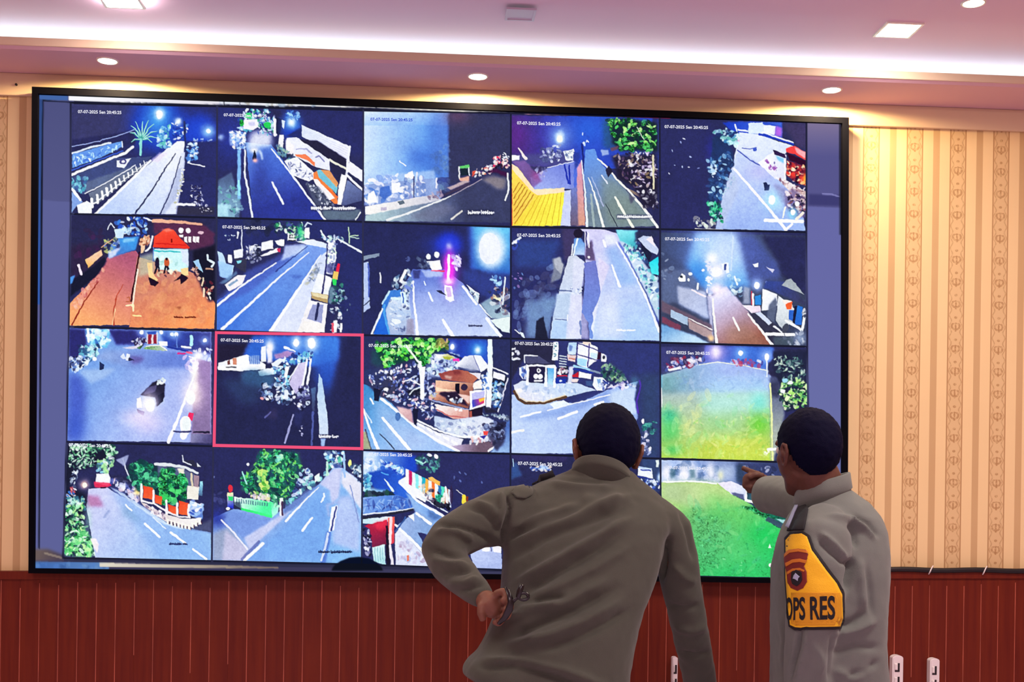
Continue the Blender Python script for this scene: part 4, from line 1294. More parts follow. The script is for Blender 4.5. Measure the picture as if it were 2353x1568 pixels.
def f14(p):
    p.P('3a4468', [70, 80, 1920, 120, 1920, 1520, 70, 1490])
    p.G('4f6cb8', 700, 300, 520, 360, .9)
    p.V([520, 80, 1020, 90, 1220, 760, 660, 820, 400, 500], '98b8f4', (800, 100), '4a90f0', (560, 640), 40)
    p.G('b8ccff', 860, 330, 300, 300, .9)
    p.P('4858a8', [1050, 120, 1250, 120, 1600, 500, 1600, 680, 1200, 700], .8, 40)
    p.P('2a2c6c', [1340, 120, 1920, 120, 1920, 880, 1600, 620, 1560, 460], .97, 24)
    p.L('c8d8ff', 14, [990, 130, 960, 560], .7, 3)
    p.G('3a80e8', 560, 620, 140, 180, .9, 3)
    p.P('5a6890', [80, 540, 440, 560, 640, 830, 660, 1200, 240, 960, 80, 1000], .9, 20)
    p.V([280, 760, 640, 830, 680, 1180, 300, 980], 'a0a8c8', (400, 850), 'a8b4e0', (600, 1100), 10)
    p.V([700, 900, 900, 760, 1120, 1000, 1480, 1510, 790, 1490], 'c8c8f8', (800, 900), '8a5a50', (1100, 1480), 6)
    p.P('9a7868', [900, 1280, 1150, 1240, 1420, 1510, 900, 1510], .5, 50)
    p.P('c8c8f0', [660, 880, 720, 900, 740, 1490, 690, 1220], .8, 8)
    p.P('6a5868', [80, 940, 720, 1250, 730, 1340, 80, 1080], .9, 8)
    p.P('9ab0d0', [200, 1060, 420, 1150, 410, 1260, 200, 1150])
    p.P('7a4458', [90, 1140, 330, 1260, 320, 1340, 90, 1220], .9, 5)
    p.P('a89090', [420, 1180, 720, 1330, 720, 1440, 430, 1300], .9, 5)
    p.V([80, 1240, 500, 1380, 700, 1490, 80, 1490], '6a98d0', (200, 1280), 'a8c8f0', (300, 1480), 6)
    p.G('ffc890', 710, 1420, 40, 40, .9)
    p.L('e8dcd8', 14, [430, 1170, 720, 1310])
    p.G('ffffff', 720, 410, 70, 70, 1)
    p.G('f0e8ff', 790, 570, 120, 110, 1)
    p.G('ffe8ff', 780, 800, 110, 90, 1)
    p.E('ffffff', 770, 580, 80, 60, .6)
    p.S(1, 22, [650, 360, 720, 420, 720, 900, 660, 900], 'ffffff e8e0ff a8b8f0', 16, 34, .8)
    p.P('e8f4ff', [840, 470, 930, 460, 940, 590, 900, 600, 890, 500, 860, 560])
    p.P('3a50a0', [870, 480, 900, 480, 900, 550, 880, 560])
    p.L('e0f8ff', 24, [1010, 640, 1040, 740])
    p.S(2, 30, [930, 620, 1090, 660, 1100, 900, 960, 850], '98c0e0 d8f0f8 6890c0', 16, 36, .7)
    p.P('f0f4ff', [290, 660, 340, 600, 385, 620, 385, 700, 300, 700])
    p.E('303848', 330, 640, 20, 16)
    p.E('f0fff8', 450, 605, 26, 20)
    p.E('e8f8f0', 425, 680, 18, 22)
    p.L('f4fcff', 26, [545, 730, 540, 790])
    p.E('f0f4ff', 610, 560, 22, 16)
    p.L('f0d8e8', 22, [470, 810, 640, 890])
    p.P('f4f8ff', [1235, 480, 1310, 460, 1305, 520, 1260, 520])
    p.P('b8b8d8', [1405, 510, 1510, 550, 1490, 590])
    p.G('98b4ff', 1290, 740, 70, 80, 1)
    p.E('f4f8ff', 1290, 750, 36, 44)
    p.E('e8f0ff', 1410, 715, 16, 20)
    p.V([1400, 690, 1660, 700, 1900, 960, 1920, 1010, 1500, 830, 1370, 780], '34489a', (1450, 720), '3a3c70', (1850, 950), 8)
    p.P('98a0a8', [1660, 680, 1720, 660, 1890, 870, 1760, 810, 1600, 750])
    p.V([1100, 1000, 1330, 1010, 1340, 1090, 1220, 1100], 'f0e0f0', (1150, 1010), 'e0c8e0', (1280, 1080))
    p.P('e8ecf8', [1360, 790, 1540, 860, 1550, 1000, 1440, 1060, 1350, 1070])
    p.P('a0a8c0', [1120, 760, 1200, 780, 1200, 990, 1110, 980], .8, 10)
    p.L('c03848', 12, [1225, 830, 1220, 990])
    p.L('fff0f4', 26, [1240, 860, 1240, 1000])
    p.P('2a80e0', [1265, 880, 1340, 870, 1340, 1000, 1265, 990])
    p.P('5a6480', [1440, 1000, 1520, 900, 1550, 960, 1500, 1250, 1400, 1200], .95, 6)
    p.V([1560, 880, 1640, 940, 1760, 1040, 1750, 1220, 1600, 1300, 1530, 1200], 'd8e0e8', (1600, 950), 'b0b8c0', (1640, 1250))
    p.P('f8e0d8', [1600, 930, 1730, 940, 1740, 1040, 1650, 1010])
    p.P('e86038', [1650, 990, 1740, 950, 1720, 1050, 1670, 1050])
    p.P('2a60c8', [1700, 1060, 1760, 1060, 1750, 1200, 1690, 1180])
    p.P('1c1c50', [1760, 1010, 1800, 1010, 1770, 1240, 1740, 1210])
    p.V([1800, 1000, 1870, 1020, 1850, 1250, 1770, 1240], '2070e0', (1830, 1000), '2868d8', (1820, 1240))
    p.L('f0f4ff', 34, [1890, 1150, 1860, 1320, 1760, 1250, 1660, 1200])
    p.S(3, 20, [1860, 1040, 1930, 1060, 1930, 1200, 1880, 1160], '8a90a0 d8d8e0 404868', 14, 30)
    p.P('3a3858', [1200, 1110, 1330, 1080, 1620, 1330, 1620, 1500, 1500, 1510], .9, 8)
    p.P('c0ccf0', [1270, 1100, 1330, 1080, 1480, 1220, 1440, 1250])
    p.L('dce4f8', 22, [1500, 1260, 1600, 1340])
    p.E('484c60', 1650, 1290, 40, 60, 1, .5)
    p.P('4a5868', [1500, 1400, 1760, 1400, 1740, 1520, 1500, 1520], .9, 10)
    p.G('8898b8', 1830, 1420, 80, 80, .95)
    p.S(4, 18, [1600, 1420, 1900, 1300, 1900, 1500, 1620, 1510], 'b8c0d0 687088 e0e4f0', 16, 36, .6)
    p.L('fff4ec', (18, 36), [730, 920, 740, 1080, 780, 1490])
    p.L('fff0e8', 26, [990, 1160, 1060, 1310])
    p.L('fff4f0', (20, 36), [1175, 1110, 1330, 1300, 1490, 1510])
    p.S(5, 10, [90, 290, 260, 600, 200, 680, 90, 680], '7888a8 a8b0c0 484c70', 16, 40, .6)
    p.L('fafaff', 42, [1410, 1365, 1750, 1375])
    p.L('3a4060', 8, [1635, 1345, 1640, 1400])


def f20(p):
    p.V([90, 50, 1900, 100, 1900, 1500, 70, 1470], '6a90e0', (300, 700), '9aa8f0', (1100, 1300))
    p.P('2c2c80', [90, 50, 320, 60, 330, 300, 250, 420, 90, 440], 1, 20)
    p.P('2e2c86', [600, 70, 1060, 80, 1060, 260, 700, 260], 1, 16)
    p.V([1230, 80, 1900, 100, 1900, 380, 1340, 300], '2a48b0', (1300, 120), '3a3c90', (1850, 300), 14)
    p.P('3c50c0', [90, 620, 260, 640, 330, 900, 250, 1480, 70, 1470], .8, 50)
    p.G('3a5ad0', 200, 1300, 160, 220, .6)
    p.V([400, 430, 560, 330, 1600, 340, 1660, 560, 900, 560], '8098d8', (600, 400), '6078d0', (1300, 460), 30)
    p.P('a0b8e8', [230, 580, 700, 560, 560, 680, 380, 750, 270, 650], .6, 20)
    p.V([310, 60, 600, 70, 600, 280, 400, 330, 330, 200], 'a0e0ff', (500, 100), '4a90d8', (420, 300), 10)
    p.S(1, 70, [320, 60, 600, 70, 600, 290, 420, 300], 'd8fbff 60b0e8 2a58b0 a0e8f8 f0ffff', 20, 46, .85)
    p.L('e8fcff', 30, [340, 60, 350, 220])
    p.S(2, 70, [230, 270, 500, 260, 480, 400, 330, 500, 240, 440], '2a5888 60a8b8 1c3870 98d8e0 d8f0f8', 18, 40, .85)
    p.S(3, 70, [90, 420, 260, 400, 260, 560, 180, 610, 90, 560], '1c2050 c8dcff f0f8ff 40508c', 14, 34, .9)
    p.S(4, 16, [260, 440, 360, 440, 350, 500, 250, 560], '1c2c70 e0ecff', 16, 34)
    p.E('f0f8ff', 425, 440, 28, 28)
    p.P('1c3070', [490, 470, 550, 520, 540, 570, 490, 580])
    p.P('c8dcff', [420, 90, 590, 100, 580, 150, 430, 150], .8, 5)
    p.P('d8ccdc', [770, 300, 1030, 260, 1010, 300, 900, 320], .9, 4)
    p.P('4a6a50', [960, 300, 1030, 260, 1030, 290, 1000, 320])
    p.P('cfc8d0', [1090, 110, 1230, 110, 1220, 250, 1090, 250])
    p.P('8a2a40', [1105, 130, 1145, 130, 1145, 250, 1100, 250])
    p.P('8a2a40', [1170, 130, 1210, 130, 1210, 250, 1170, 250])
    p.P('2a50b8', [1090, 100, 1210, 90, 1200, 130, 1100, 130])
    p.V([1040, 310, 1100, 280, 1260, 270, 1350, 340, 1200, 330], '78a070', (1100, 320), 'a0b0a0', (1300, 330))
    p.L('e0dce8', 14, [1080, 280, 1250, 265, 1340, 330])
    p.P('e8e4f0', [1230, 220, 1340, 220, 1350, 280, 1260, 270])
    p.S(5, 30, [900, 200, 1080, 180, 1080, 270, 920, 260], 'e8e8f8 28285c a0a8d0 402858', 14, 30)
    for x, y in ((1020, 105), (1270, 105), (1405, 130), (1458, 130), (1820, 210)):
        p.G('8fb8ff', x, y, 60, 60, .7)
        p.E('f4f8ff', x, y, 26, 28)
    p.L('5878d0', 16, [1460, 150, 1465, 290])
    p.L('a0e0ff', 46, [1650, 160, 1650, 260])
    p.L('e8f4ff', 26, [1530, 285, 1640, 300])
    p.L('2038a0', 22, [1350, 290, 1600, 340])
    p.L('c03880', 26, [1480, 370, 1560, 370])
    p.L('f06080', 26, [1590, 355, 1650, 365])
    p.P('5a4890', [860, 400, 1040, 410, 1040, 470, 900, 510], .7, 18)
    p.P('c8d4f0', [750, 420, 790, 370, 830, 440, 780, 440])
    p.P('d8e0f8', [830, 370, 870, 380, 850, 470, 820, 460])
    p.P('282c68', [860, 420, 930, 460, 850, 470])
    p.V([1700, 420, 1900, 480, 1900, 1500, 1640, 1500], '9078a8', (1800, 600), '7a6890', (1750, 1400), 12)
    p.L('f8f4ff', (18, 46), [1680, 660, 1600, 860, 1480, 1200, 1360, 1490])
    p.S(6, 34, [1560, 420, 1700, 400, 1740, 480, 1700, 640, 1600, 560], 'fff4ff e8d8ff c0b0f0', 20, 44, .9)
    p.G('fff8ff', 1740, 400, 60, 60, 1)
    p.S(7, 14, [1680, 340, 1900, 300, 1900, 480, 1760, 450], 'f8f8ff c8d0f8 3a4490', 16, 34)
    p.G('fff4f0', 1690, 620, 50, 110, .95)
    p.G('ffe8e8', 1660, 900, 120, 180, .9)
    p.E('f0f4f8', 1640, 930, 60, 90)
    p.G('fff0ec', 1690, 780, 40, 80, .9)
    p.P('e83868', [1620, 1120, 1680, 1130, 1660, 1230, 1600, 1180])
    p.E('fdf4f8', 1575, 1280, 72, 120)
    p.E('e0ecf0', 1580, 1270, 48, 90)
    p.E('fff0f4', 1550, 1410, 46, 54)
    p.L('3a3c80', 22, [1430, 1355, 1510, 1365, 1640, 1360])
    p.L('2a2450', 22, [1680, 1365, 1870, 1370])
    p.V([1650, 1390, 1900, 1390, 1900, 1500, 1650, 1500], '7a78a0', (1700, 1400), '504a80', (1850, 1480))
    p.P('2a2650', [1160, 740, 1240, 700, 1320, 760, 1310, 920, 1210, 1050, 1190, 930, 1000, 900], 1, 3)
    p.P('5a5488', [1100, 800, 1220, 770, 1190, 860, 1040, 890], .8, 5)
    p.S(8, 8, [1210, 690, 1330, 700, 1310, 780, 1220, 760], 'f0f8f8 c8d8e0', 18, 30)
    p.P('1c1c48', [1230, 900, 1310, 860, 1290, 980, 1220, 1040])
    p.G('fff4f0', 1110, 1000, 110, 120, .95)
    p.E('fffaf0', 1130, 1030, 62, 80)
    p.P('fcf0f4', [960, 940, 1010, 920, 1030, 1060, 960, 1070])
    p.P('6a6490', [960, 1080, 1060, 1110, 1040, 1160, 970, 1120])
    p.G('f0d8f8', 1000, 1180, 220, 110, .6)
    p.G('d0c0f8', 1100, 1280, 200, 120, .5)


def f21(p):
    p.P('262a68', [90, 60, 1930, 100, 1920, 1500, 60, 1480])
    p.P('2a2050', [110, 200, 640, 200, 380, 400, 110, 420], .9, 20)
    p.V([560, 90, 1640, 110, 1660, 400, 1300, 480, 700, 400, 420, 360], '3a70e0', (1000, 120), '2c60d0', (800, 300), 20)
    p.G('3a78f0', 1500, 330, 170, 280, .9)
    p.G('2a58c8', 1480, 560, 140, 260, .8)
    p.P('262a68', [1700, 120, 1930, 120, 1920, 1500, 1560, 1500, 1560, 780], .95, 30)
    p.V([120, 440, 360, 360, 480, 330, 720, 460, 720, 520, 480, 530, 120, 530], 'e8ecff', (200, 400), 'f8f8ff', (500, 500))
    p.P('b87058', [300, 380, 350, 370, 350, 460, 300, 460], .9)
    p.P('704848', [230, 420, 260, 390, 270, 460, 240, 460])
    p.L('f8f8ff', 60, [140, 500, 420, 510])
    p.L('5a5c68', 14, [220, 490, 340, 490])
    p.P('7898d8', [500, 350, 640, 340, 640, 450, 520, 450], .9, 5)
    for k in range(6):
        p.L('4a68c0', 8, [520 + 24 * k, 350, 520 + 24 * k, 450])
    p.P('e0e8ff', [660, 240, 720, 220, 720, 420, 660, 430])
    p.G('f0f0ff', 770, 230, 60, 90, 1)
    p.P('f0eaf8', [730, 260, 800, 230, 800, 430, 740, 440], .9, 8)
    p.P('a880b0', [820, 330, 1000, 280, 1100, 310, 980, 370, 840, 390], .9, 6)
    p.P('d8e4ff', [790, 440, 900, 380, 960, 390, 820, 520])
    p.V([620, 540, 900, 470, 960, 480, 830, 580, 640, 600], 'e8f0ff', (700, 550), 'd0e4ff', (900, 500))
    p.L('f8fcff', 32, [960, 240, 1010, 260])
    p.L('d8e0f0', 18, [1020, 265, 1090, 290])
    p.G('cfe0ff', 1105, 180, 60, 80, 1)
    p.E('ffffff', 1105, 185, 38, 52)
    p.G('e0ecff', 1300, 190, 80, 100, 1)
    p.E('ffffff', 1295, 190, 50, 70)
    p.S(1, 70, [930, 360, 1300, 290, 1310, 420, 1100, 440, 960, 460], '3a58b0 a8d8f0 e8f8ff 60a8c8 1c3080', 16, 36, .9)
    p.V([1130, 440, 1230, 420, 1190, 720, 1100, 830, 1010, 700], 'c0b8e0', (1180, 450), 'b0a8d8', (1080, 800))
    p.L('e8f0ff', 16, [1140, 440, 1010, 660])
    p.L('e8f4ff', 26, [1240, 390, 1220, 560, 1180, 730])
    p.L('f0f8ff', 26, [1290, 390, 1270, 560, 1240, 720])
    p.P('3a7098', [400, 560, 560, 500, 840, 590, 820, 740, 640, 760, 420, 700], .7, 30)
    p.P('2c4a80', [150, 640, 640, 640, 640, 940, 430, 960, 300, 850], .6, 50)
    p.S(2, 90, [820, 480, 1020, 450, 1000, 780, 960, 960, 840, 760], '58a8e0 d8f8ff 2a4890 88d8f0 f0f0ff', 16, 38, .85)
    p.P('e8f4ff', [970, 480, 1020, 480, 980, 640, 950, 600])
    p.S(3, 80, [640, 720, 860, 690, 1080, 800, 1080, 960, 900, 960, 740, 910, 640, 850], '28346c 98b8e0 e8f0ff 485c98 1c2458 c8d0e8', 16, 40, .9)
    p.P('d8e4ff', [950, 780, 1000, 780, 1000, 900, 960, 890])
    p.E('e09098', 670, 885, 24, 18)
    p.E('f4f4ff', 740, 895, 20, 18)
    p.S(4, 60, [1100, 760, 1270, 720, 1260, 1000, 1120, 1040], '1c1c50 2a2460 484888 c8d8f0', 18, 40, .85)
    p.S(5, 6, [1080, 940, 1170, 940, 1160, 1000, 1090, 1000], 'e8e8f8', 14, 24)
    p.P('3a3470', [740, 1060, 860, 1000, 860, 1160, 740, 1130], .7, 20)
    p.L('9a9cd0', (20, 26), [1070, 1090, 960, 1450], .9)
    p.L('6a6cb0', 18, [780, 1060, 710, 1130], .7)
    p.V([1290, 760, 1350, 740, 1340, 1040, 1310, 1060], '4a6898', (1310, 760), '3a4478', (1320, 1050), 5)
    p.L('4c58a0', 26, [1315, 1060, 1300, 1470])
    p.V([1390, 570, 1430, 640, 1500, 1130, 1510, 1340, 1400, 1340, 1370, 850], 'a0c0e8', (1390, 600), 'b8c8e8', (1440, 1300))
    p.P('98b8f0', [1410, 1390, 1480, 1390, 1460, 1490, 1420, 1490], .9, 4)
    p.S(6, 5, [1150, 1220, 1200, 1220, 1180, 1380, 1150, 1380], 'c8c8f0', 12, 18)
    p.P('303880', [1080, 1060, 1200, 1040, 1160, 1240, 1090, 1220], .5, 14)
    p.C(1400, 1368, 215, 40, gaps=((.64, .72),), seed=4)


def f22(p):
    p.P('2a3272', [40, 50, 1910, 80, 1910, 1520, 30, 1490])
    p.V([50, 640, 140, 680, 420, 900, 700, 1180, 1260, 1500, 40, 1490], '3a80c0', (80, 700), '90aef0', (600, 1450))
    p.P('a0b4e8', [180, 830, 300, 850, 900, 1400, 600, 1480, 300, 1300], .5, 60)
    p.L('f6f8ff', (20, 40), [50, 960, 130, 1200, 240, 1470])
    p.L('f6f8ff', (32, 44), [300, 1080, 450, 1260, 640, 1480])
    p.L('3a4468', 14, [270, 1280, 440, 1470])
    p.L('4a4c68', 20, [80, 1230, 150, 1470])
    p.L('e8f0ff', 18, [60, 970, 160, 1130], .7)
    p.P('9a9c78', [45, 1250, 80, 1250, 150, 1470, 45, 1480], .9, 4)
    p.L('e8f4ff', 20, [145, 830, 180, 900])
    p.V([960, 240, 1120, 80, 1620, 90, 1640, 400, 1200, 420], '2238a8', (1200, 150), '2a50c0', (1500, 250), 10)
    p.G('2a80f0', 1500, 210, 110, 100, .95)
    p.G('e8f8ff', 1500, 220, 40, 50, 1)
    p.G('98b8ff', 1180, 180, 50, 60, .95)
    p.E('ffffff', 1180, 180, 24, 36)
    p.P('8a98c0', [850, 280, 1260, 280, 1250, 560, 860, 560], .9, 16)
    p.S(1, 120, [880, 300, 1260, 260, 1240, 480, 1000, 540, 860, 540], 'e8ecff 4a58a8 b8c8f0 283478 c8e8e8 9ab0d8', 16, 40, .85)
    p.V([960, 270, 1140, 270, 1220, 330, 1000, 320], 'f0f4ff', (1000, 280), 'b8b878', (1130, 310))
    p.P('a0a848', [1060, 300, 1170, 310, 1150, 345, 1080, 335])
    p.P('f040a0', [1180, 330, 1270, 320, 1270, 370, 1190, 360])
    p.L('1c2c80', 26, [1080, 240, 1300, 330])
    p.V([1200, 420, 1340, 300, 1440, 280, 1530, 480, 1300, 440], 'd8dcf0', (1300, 350), 'a8acc8', (1400, 470))
    p.P('e8ecf8', [1440, 285, 1540, 290, 1640, 430, 1540, 500])
    p.P('9aa0b8', [1250, 430, 1400, 400, 1520, 490, 1400, 480], .8, 10)
    p.L('6a70a8', 8, [1440, 285, 1530, 490])
    p.V([1000, 520, 1220, 460, 1380, 490, 1510, 570, 1440, 640, 1050, 590], '8a4848', (1100, 500), 'a86858', (1400, 600))
    p.P('c8a8a0', [1080, 540, 1180, 550, 1170, 590, 1090, 580], .8, 6)
    p.P('6a3038', [1180, 480, 1260, 470, 1300, 530, 1200, 530], .7, 10)
    p.P('e8e0f0', [1390, 500, 1540, 510, 1530, 590], .9)
    p.V([970, 600, 1460, 640, 1400, 900, 1380, 960, 880, 830, 960, 740], 'e0a890', (1100, 650), '8a5a50', (1200, 850))
    p.P('f0c8a8', [970, 690, 1220, 730, 1220, 760, 980, 740])
    p.P('2a1c40', [1030, 750, 1250, 740, 1390, 940, 1240, 880, 1110, 830, 1010, 780], .95, 6)
    p.P('1c1434', [1215, 650, 1270, 640, 1270, 800, 1220, 720])
    p.E('3a2850', 1330, 690, 44, 40)
    p.P('e8c0b8', [1250, 770, 1400, 800, 1390, 900, 1290, 810], .9, 5)
    p.P('b8b090', [880, 800, 950, 750, 1010, 760, 930, 830], .9, 4)
    p.P('f0e0d8', [1440, 640, 1540, 590, 1590, 700, 1450, 720])
    p.S(2, 20, [1110, 800, 1300, 830, 1300, 880, 1130, 880], 'e8ecf8 98a8c0 302850', 16, 32)
    p.L('8890b8', 20, [850, 835, 1090, 900, 1390, 980, 1560, 1020])
    p.V([960, 900, 1390, 980, 1390, 1100, 1200, 1090, 970, 980], 'f0d8d4', (1100, 920), 'c89088', (1200, 1080))
    p.L('b06868', 16, [980, 970, 1130, 1050, 1390, 1080])
    p.S(3, 6, [1190, 960, 1300, 970, 1290, 1000], 'f8f8ff', 14, 22)
    p.P('2a1c3c', [1390, 980, 1560, 930, 1560, 1040, 1400, 1090])
    p.P('a05850', [1395, 1000, 1430, 990, 1430, 1090, 1395, 1090])
    p.P('f8f8ff', [1400, 740, 1610, 710, 1600, 920, 1400, 980])
    p.P('a8a8e8', [1425, 770, 1590, 740, 1580, 830, 1430, 850])
    p.V([1430, 850, 1590, 820, 1580, 890, 1430, 950], '4048c0', (1440, 900), 'e03858', (1580, 860))
    p.P('f0c048', [1510, 840, 1590, 820, 1590, 850, 1520, 880], .9, 3)
    p.P('1c2858', [1680, 480, 1880, 560, 1760, 1000, 1680, 900], .95, 5)
    p.P('e8e8f8', [1700, 490, 1850, 540, 1840, 610, 1690, 570])
    p.L('e8f0ff', 18, [1690, 440, 1880, 520])
    p.L('c8c8e8', 18, [1880, 580, 1760, 1000])
    p.S(4, 60, [1690, 620, 1830, 640, 1770, 940, 1690, 900], '2a60b8 98d0f0 e8f8ff 1c2040 586898', 18, 40, .9)
    p.L('d8f4f4', 60, [1655, 100, 1660, 420])
    p.L('e4ecff', 66, [1655, 420, 1640, 940])
    p.S(5, 40, [1560, 520, 1620, 520, 1630, 720, 1560, 720], 'd8e8ff 3a68c0 f0f8ff', 14, 30)
    p.P('2a2850', [1570, 930, 1650, 940, 1760, 1010, 1600, 1010], .9, 5)
    p.V([950, 1050, 1200, 1100, 1550, 1050, 1700, 1100, 1720, 1340, 1200, 1320, 950, 1180], 'a8b8d8', (1100, 1100), 'c8d0e8', (1300, 1280), 5)
    p.S(6, 80, [980, 1090, 1500, 1120, 1680, 1320, 1240, 1320, 980, 1190], 'd8e8f0 8898c0 586090 f0f4ff b0b8d8', 14, 34, .6)
    p.L('e8f0ff', (22, 30), [720, 1100, 900, 1190, 1100, 1270, 1300, 1320, 1520, 1310])
    p.V([720, 1130, 1000, 1260, 1320, 1350, 1260, 1500, 1000, 1400, 740, 1210], 'c0c8e8', (800, 1180), 'd8d8f0', (1200, 1400))
    for k in range(5):
        x, y = 740 + 105 * k, 1130 + 56 * k
        p.P('f4f4ff', [x, y, x + 80, y + 40, x + 90, y + 80, x + 10, y + 40])
    p.V([1130, 1440, 1640, 1370, 1720, 1420, 1640, 1520, 1260, 1500], 'a898b8', (1200, 1430), '6a5868', (1500, 1480), 4)
    p.S(7, 24, [1380, 1310, 1700, 1330, 1700, 1400, 1400, 1400], 'ffffff e8a8a0 c8d0e8', 22, 40)
    p.L('f8fcff', (34, 30), [280, 830, 500, 1010, 700, 1180, 950, 1340, 1260, 1500])
    p.L('f0f4ff', 26, [1640, 1500, 1740, 1420])
    p.V([1720, 1440, 1840, 1100, 1910, 1100, 1910, 1520, 1660, 1520], '4a68b0', (1800, 1200), '88a8e0', (1800, 1500), 8)
    p.P('2a2a58', [1640, 1180, 1850, 1120, 1840, 1380, 1740, 1500, 1640, 1340], .85, 10)
    p.S(8, 60, [1560, 1160, 1840, 1120, 1840, 1380, 1640, 1340], '1c1c48 3a4478 8898c0 282458', 18, 44, .8)
    p.P('d84a48', [1570, 1240, 1640, 1240, 1620, 1300, 1580, 1300])
    p.P('3830a0', [1530, 1310, 1620, 1300, 1580, 1350])
    p.S(9, 30, [1560, 1020, 1900, 1060, 1900, 1110, 1600, 1060], 'c8d8e0 404868 88a0b0', 14, 30, .8)
    p.V([60, 480, 320, 420, 480, 560, 440, 860, 280, 820, 60, 620], '2a3878', (100, 550), '3a3c68', (400, 700), 8)
    p.S(10, 330, [130, 500, 420, 440, 760, 360, 840, 520, 960, 640, 960, 1040, 860, 1120, 640, 960, 300, 780, 120, 620],
        '1c2458 98a8e0 e8f0ff 5a6cc0 2a3880 ffffff 384890 d8a8b0 c8d8f8', 12, 34, .9, .55)
    p.V([470, 930, 660, 970, 690, 1160, 520, 1020], 'd8b0b0', (520, 980), 'b89098', (660, 1100), 6)
    p.P('1c2050', [680, 960, 750, 960, 730, 1150, 690, 1160])
    p.P('1c2050', [190, 700, 270, 720, 250, 870, 190, 860])
    p.E('4a70b0', 490, 1060, 34, 56)
    p.P('1a1c40', [600, 740, 780, 690, 790, 800, 640, 790], .9, 6)
    p.L('e8f4ff', 16, [560, 620, 640, 590, 770, 660])
    p.L('c8e0f0', 16, [640, 780, 690, 720, 780, 690])
    p.P('24505a', [150, 230, 260, 200, 320, 400, 240, 440, 160, 400], .8, 20)
    p.P('1c4a38', [220, 120, 1000, 70, 1130, 140, 1100, 240, 900, 260, 900, 400, 740, 400, 700, 330, 340, 440, 240, 300], .8, 14)
    p.S(11, 240, [220, 110, 700, 70, 940, 80, 1120, 120, 1120, 210, 900, 250, 900, 400, 740, 400, 720, 300, 560, 360, 340, 440, 280, 300, 210, 160],
        '4fc060 2f8a40 98f078 1c5a38 70e050 183c40 c8f8a0 58b838', 18, 44, .95, .7)
    p.S(12, 24, [960, 80, 1130, 80, 1120, 200, 980, 200], 'd8b078 a88858 c8c880 6a7840', 20, 44, .8)
    p.L('e0f0d8', 26, [600, 170, 690, 290, 760, 380])
    p.L('e8f0f4', (40, 56), [770, 380, 800, 640, 800, 820])
    p.P('f4f0f8', [790, 430, 840, 430, 820, 640, 790, 640])


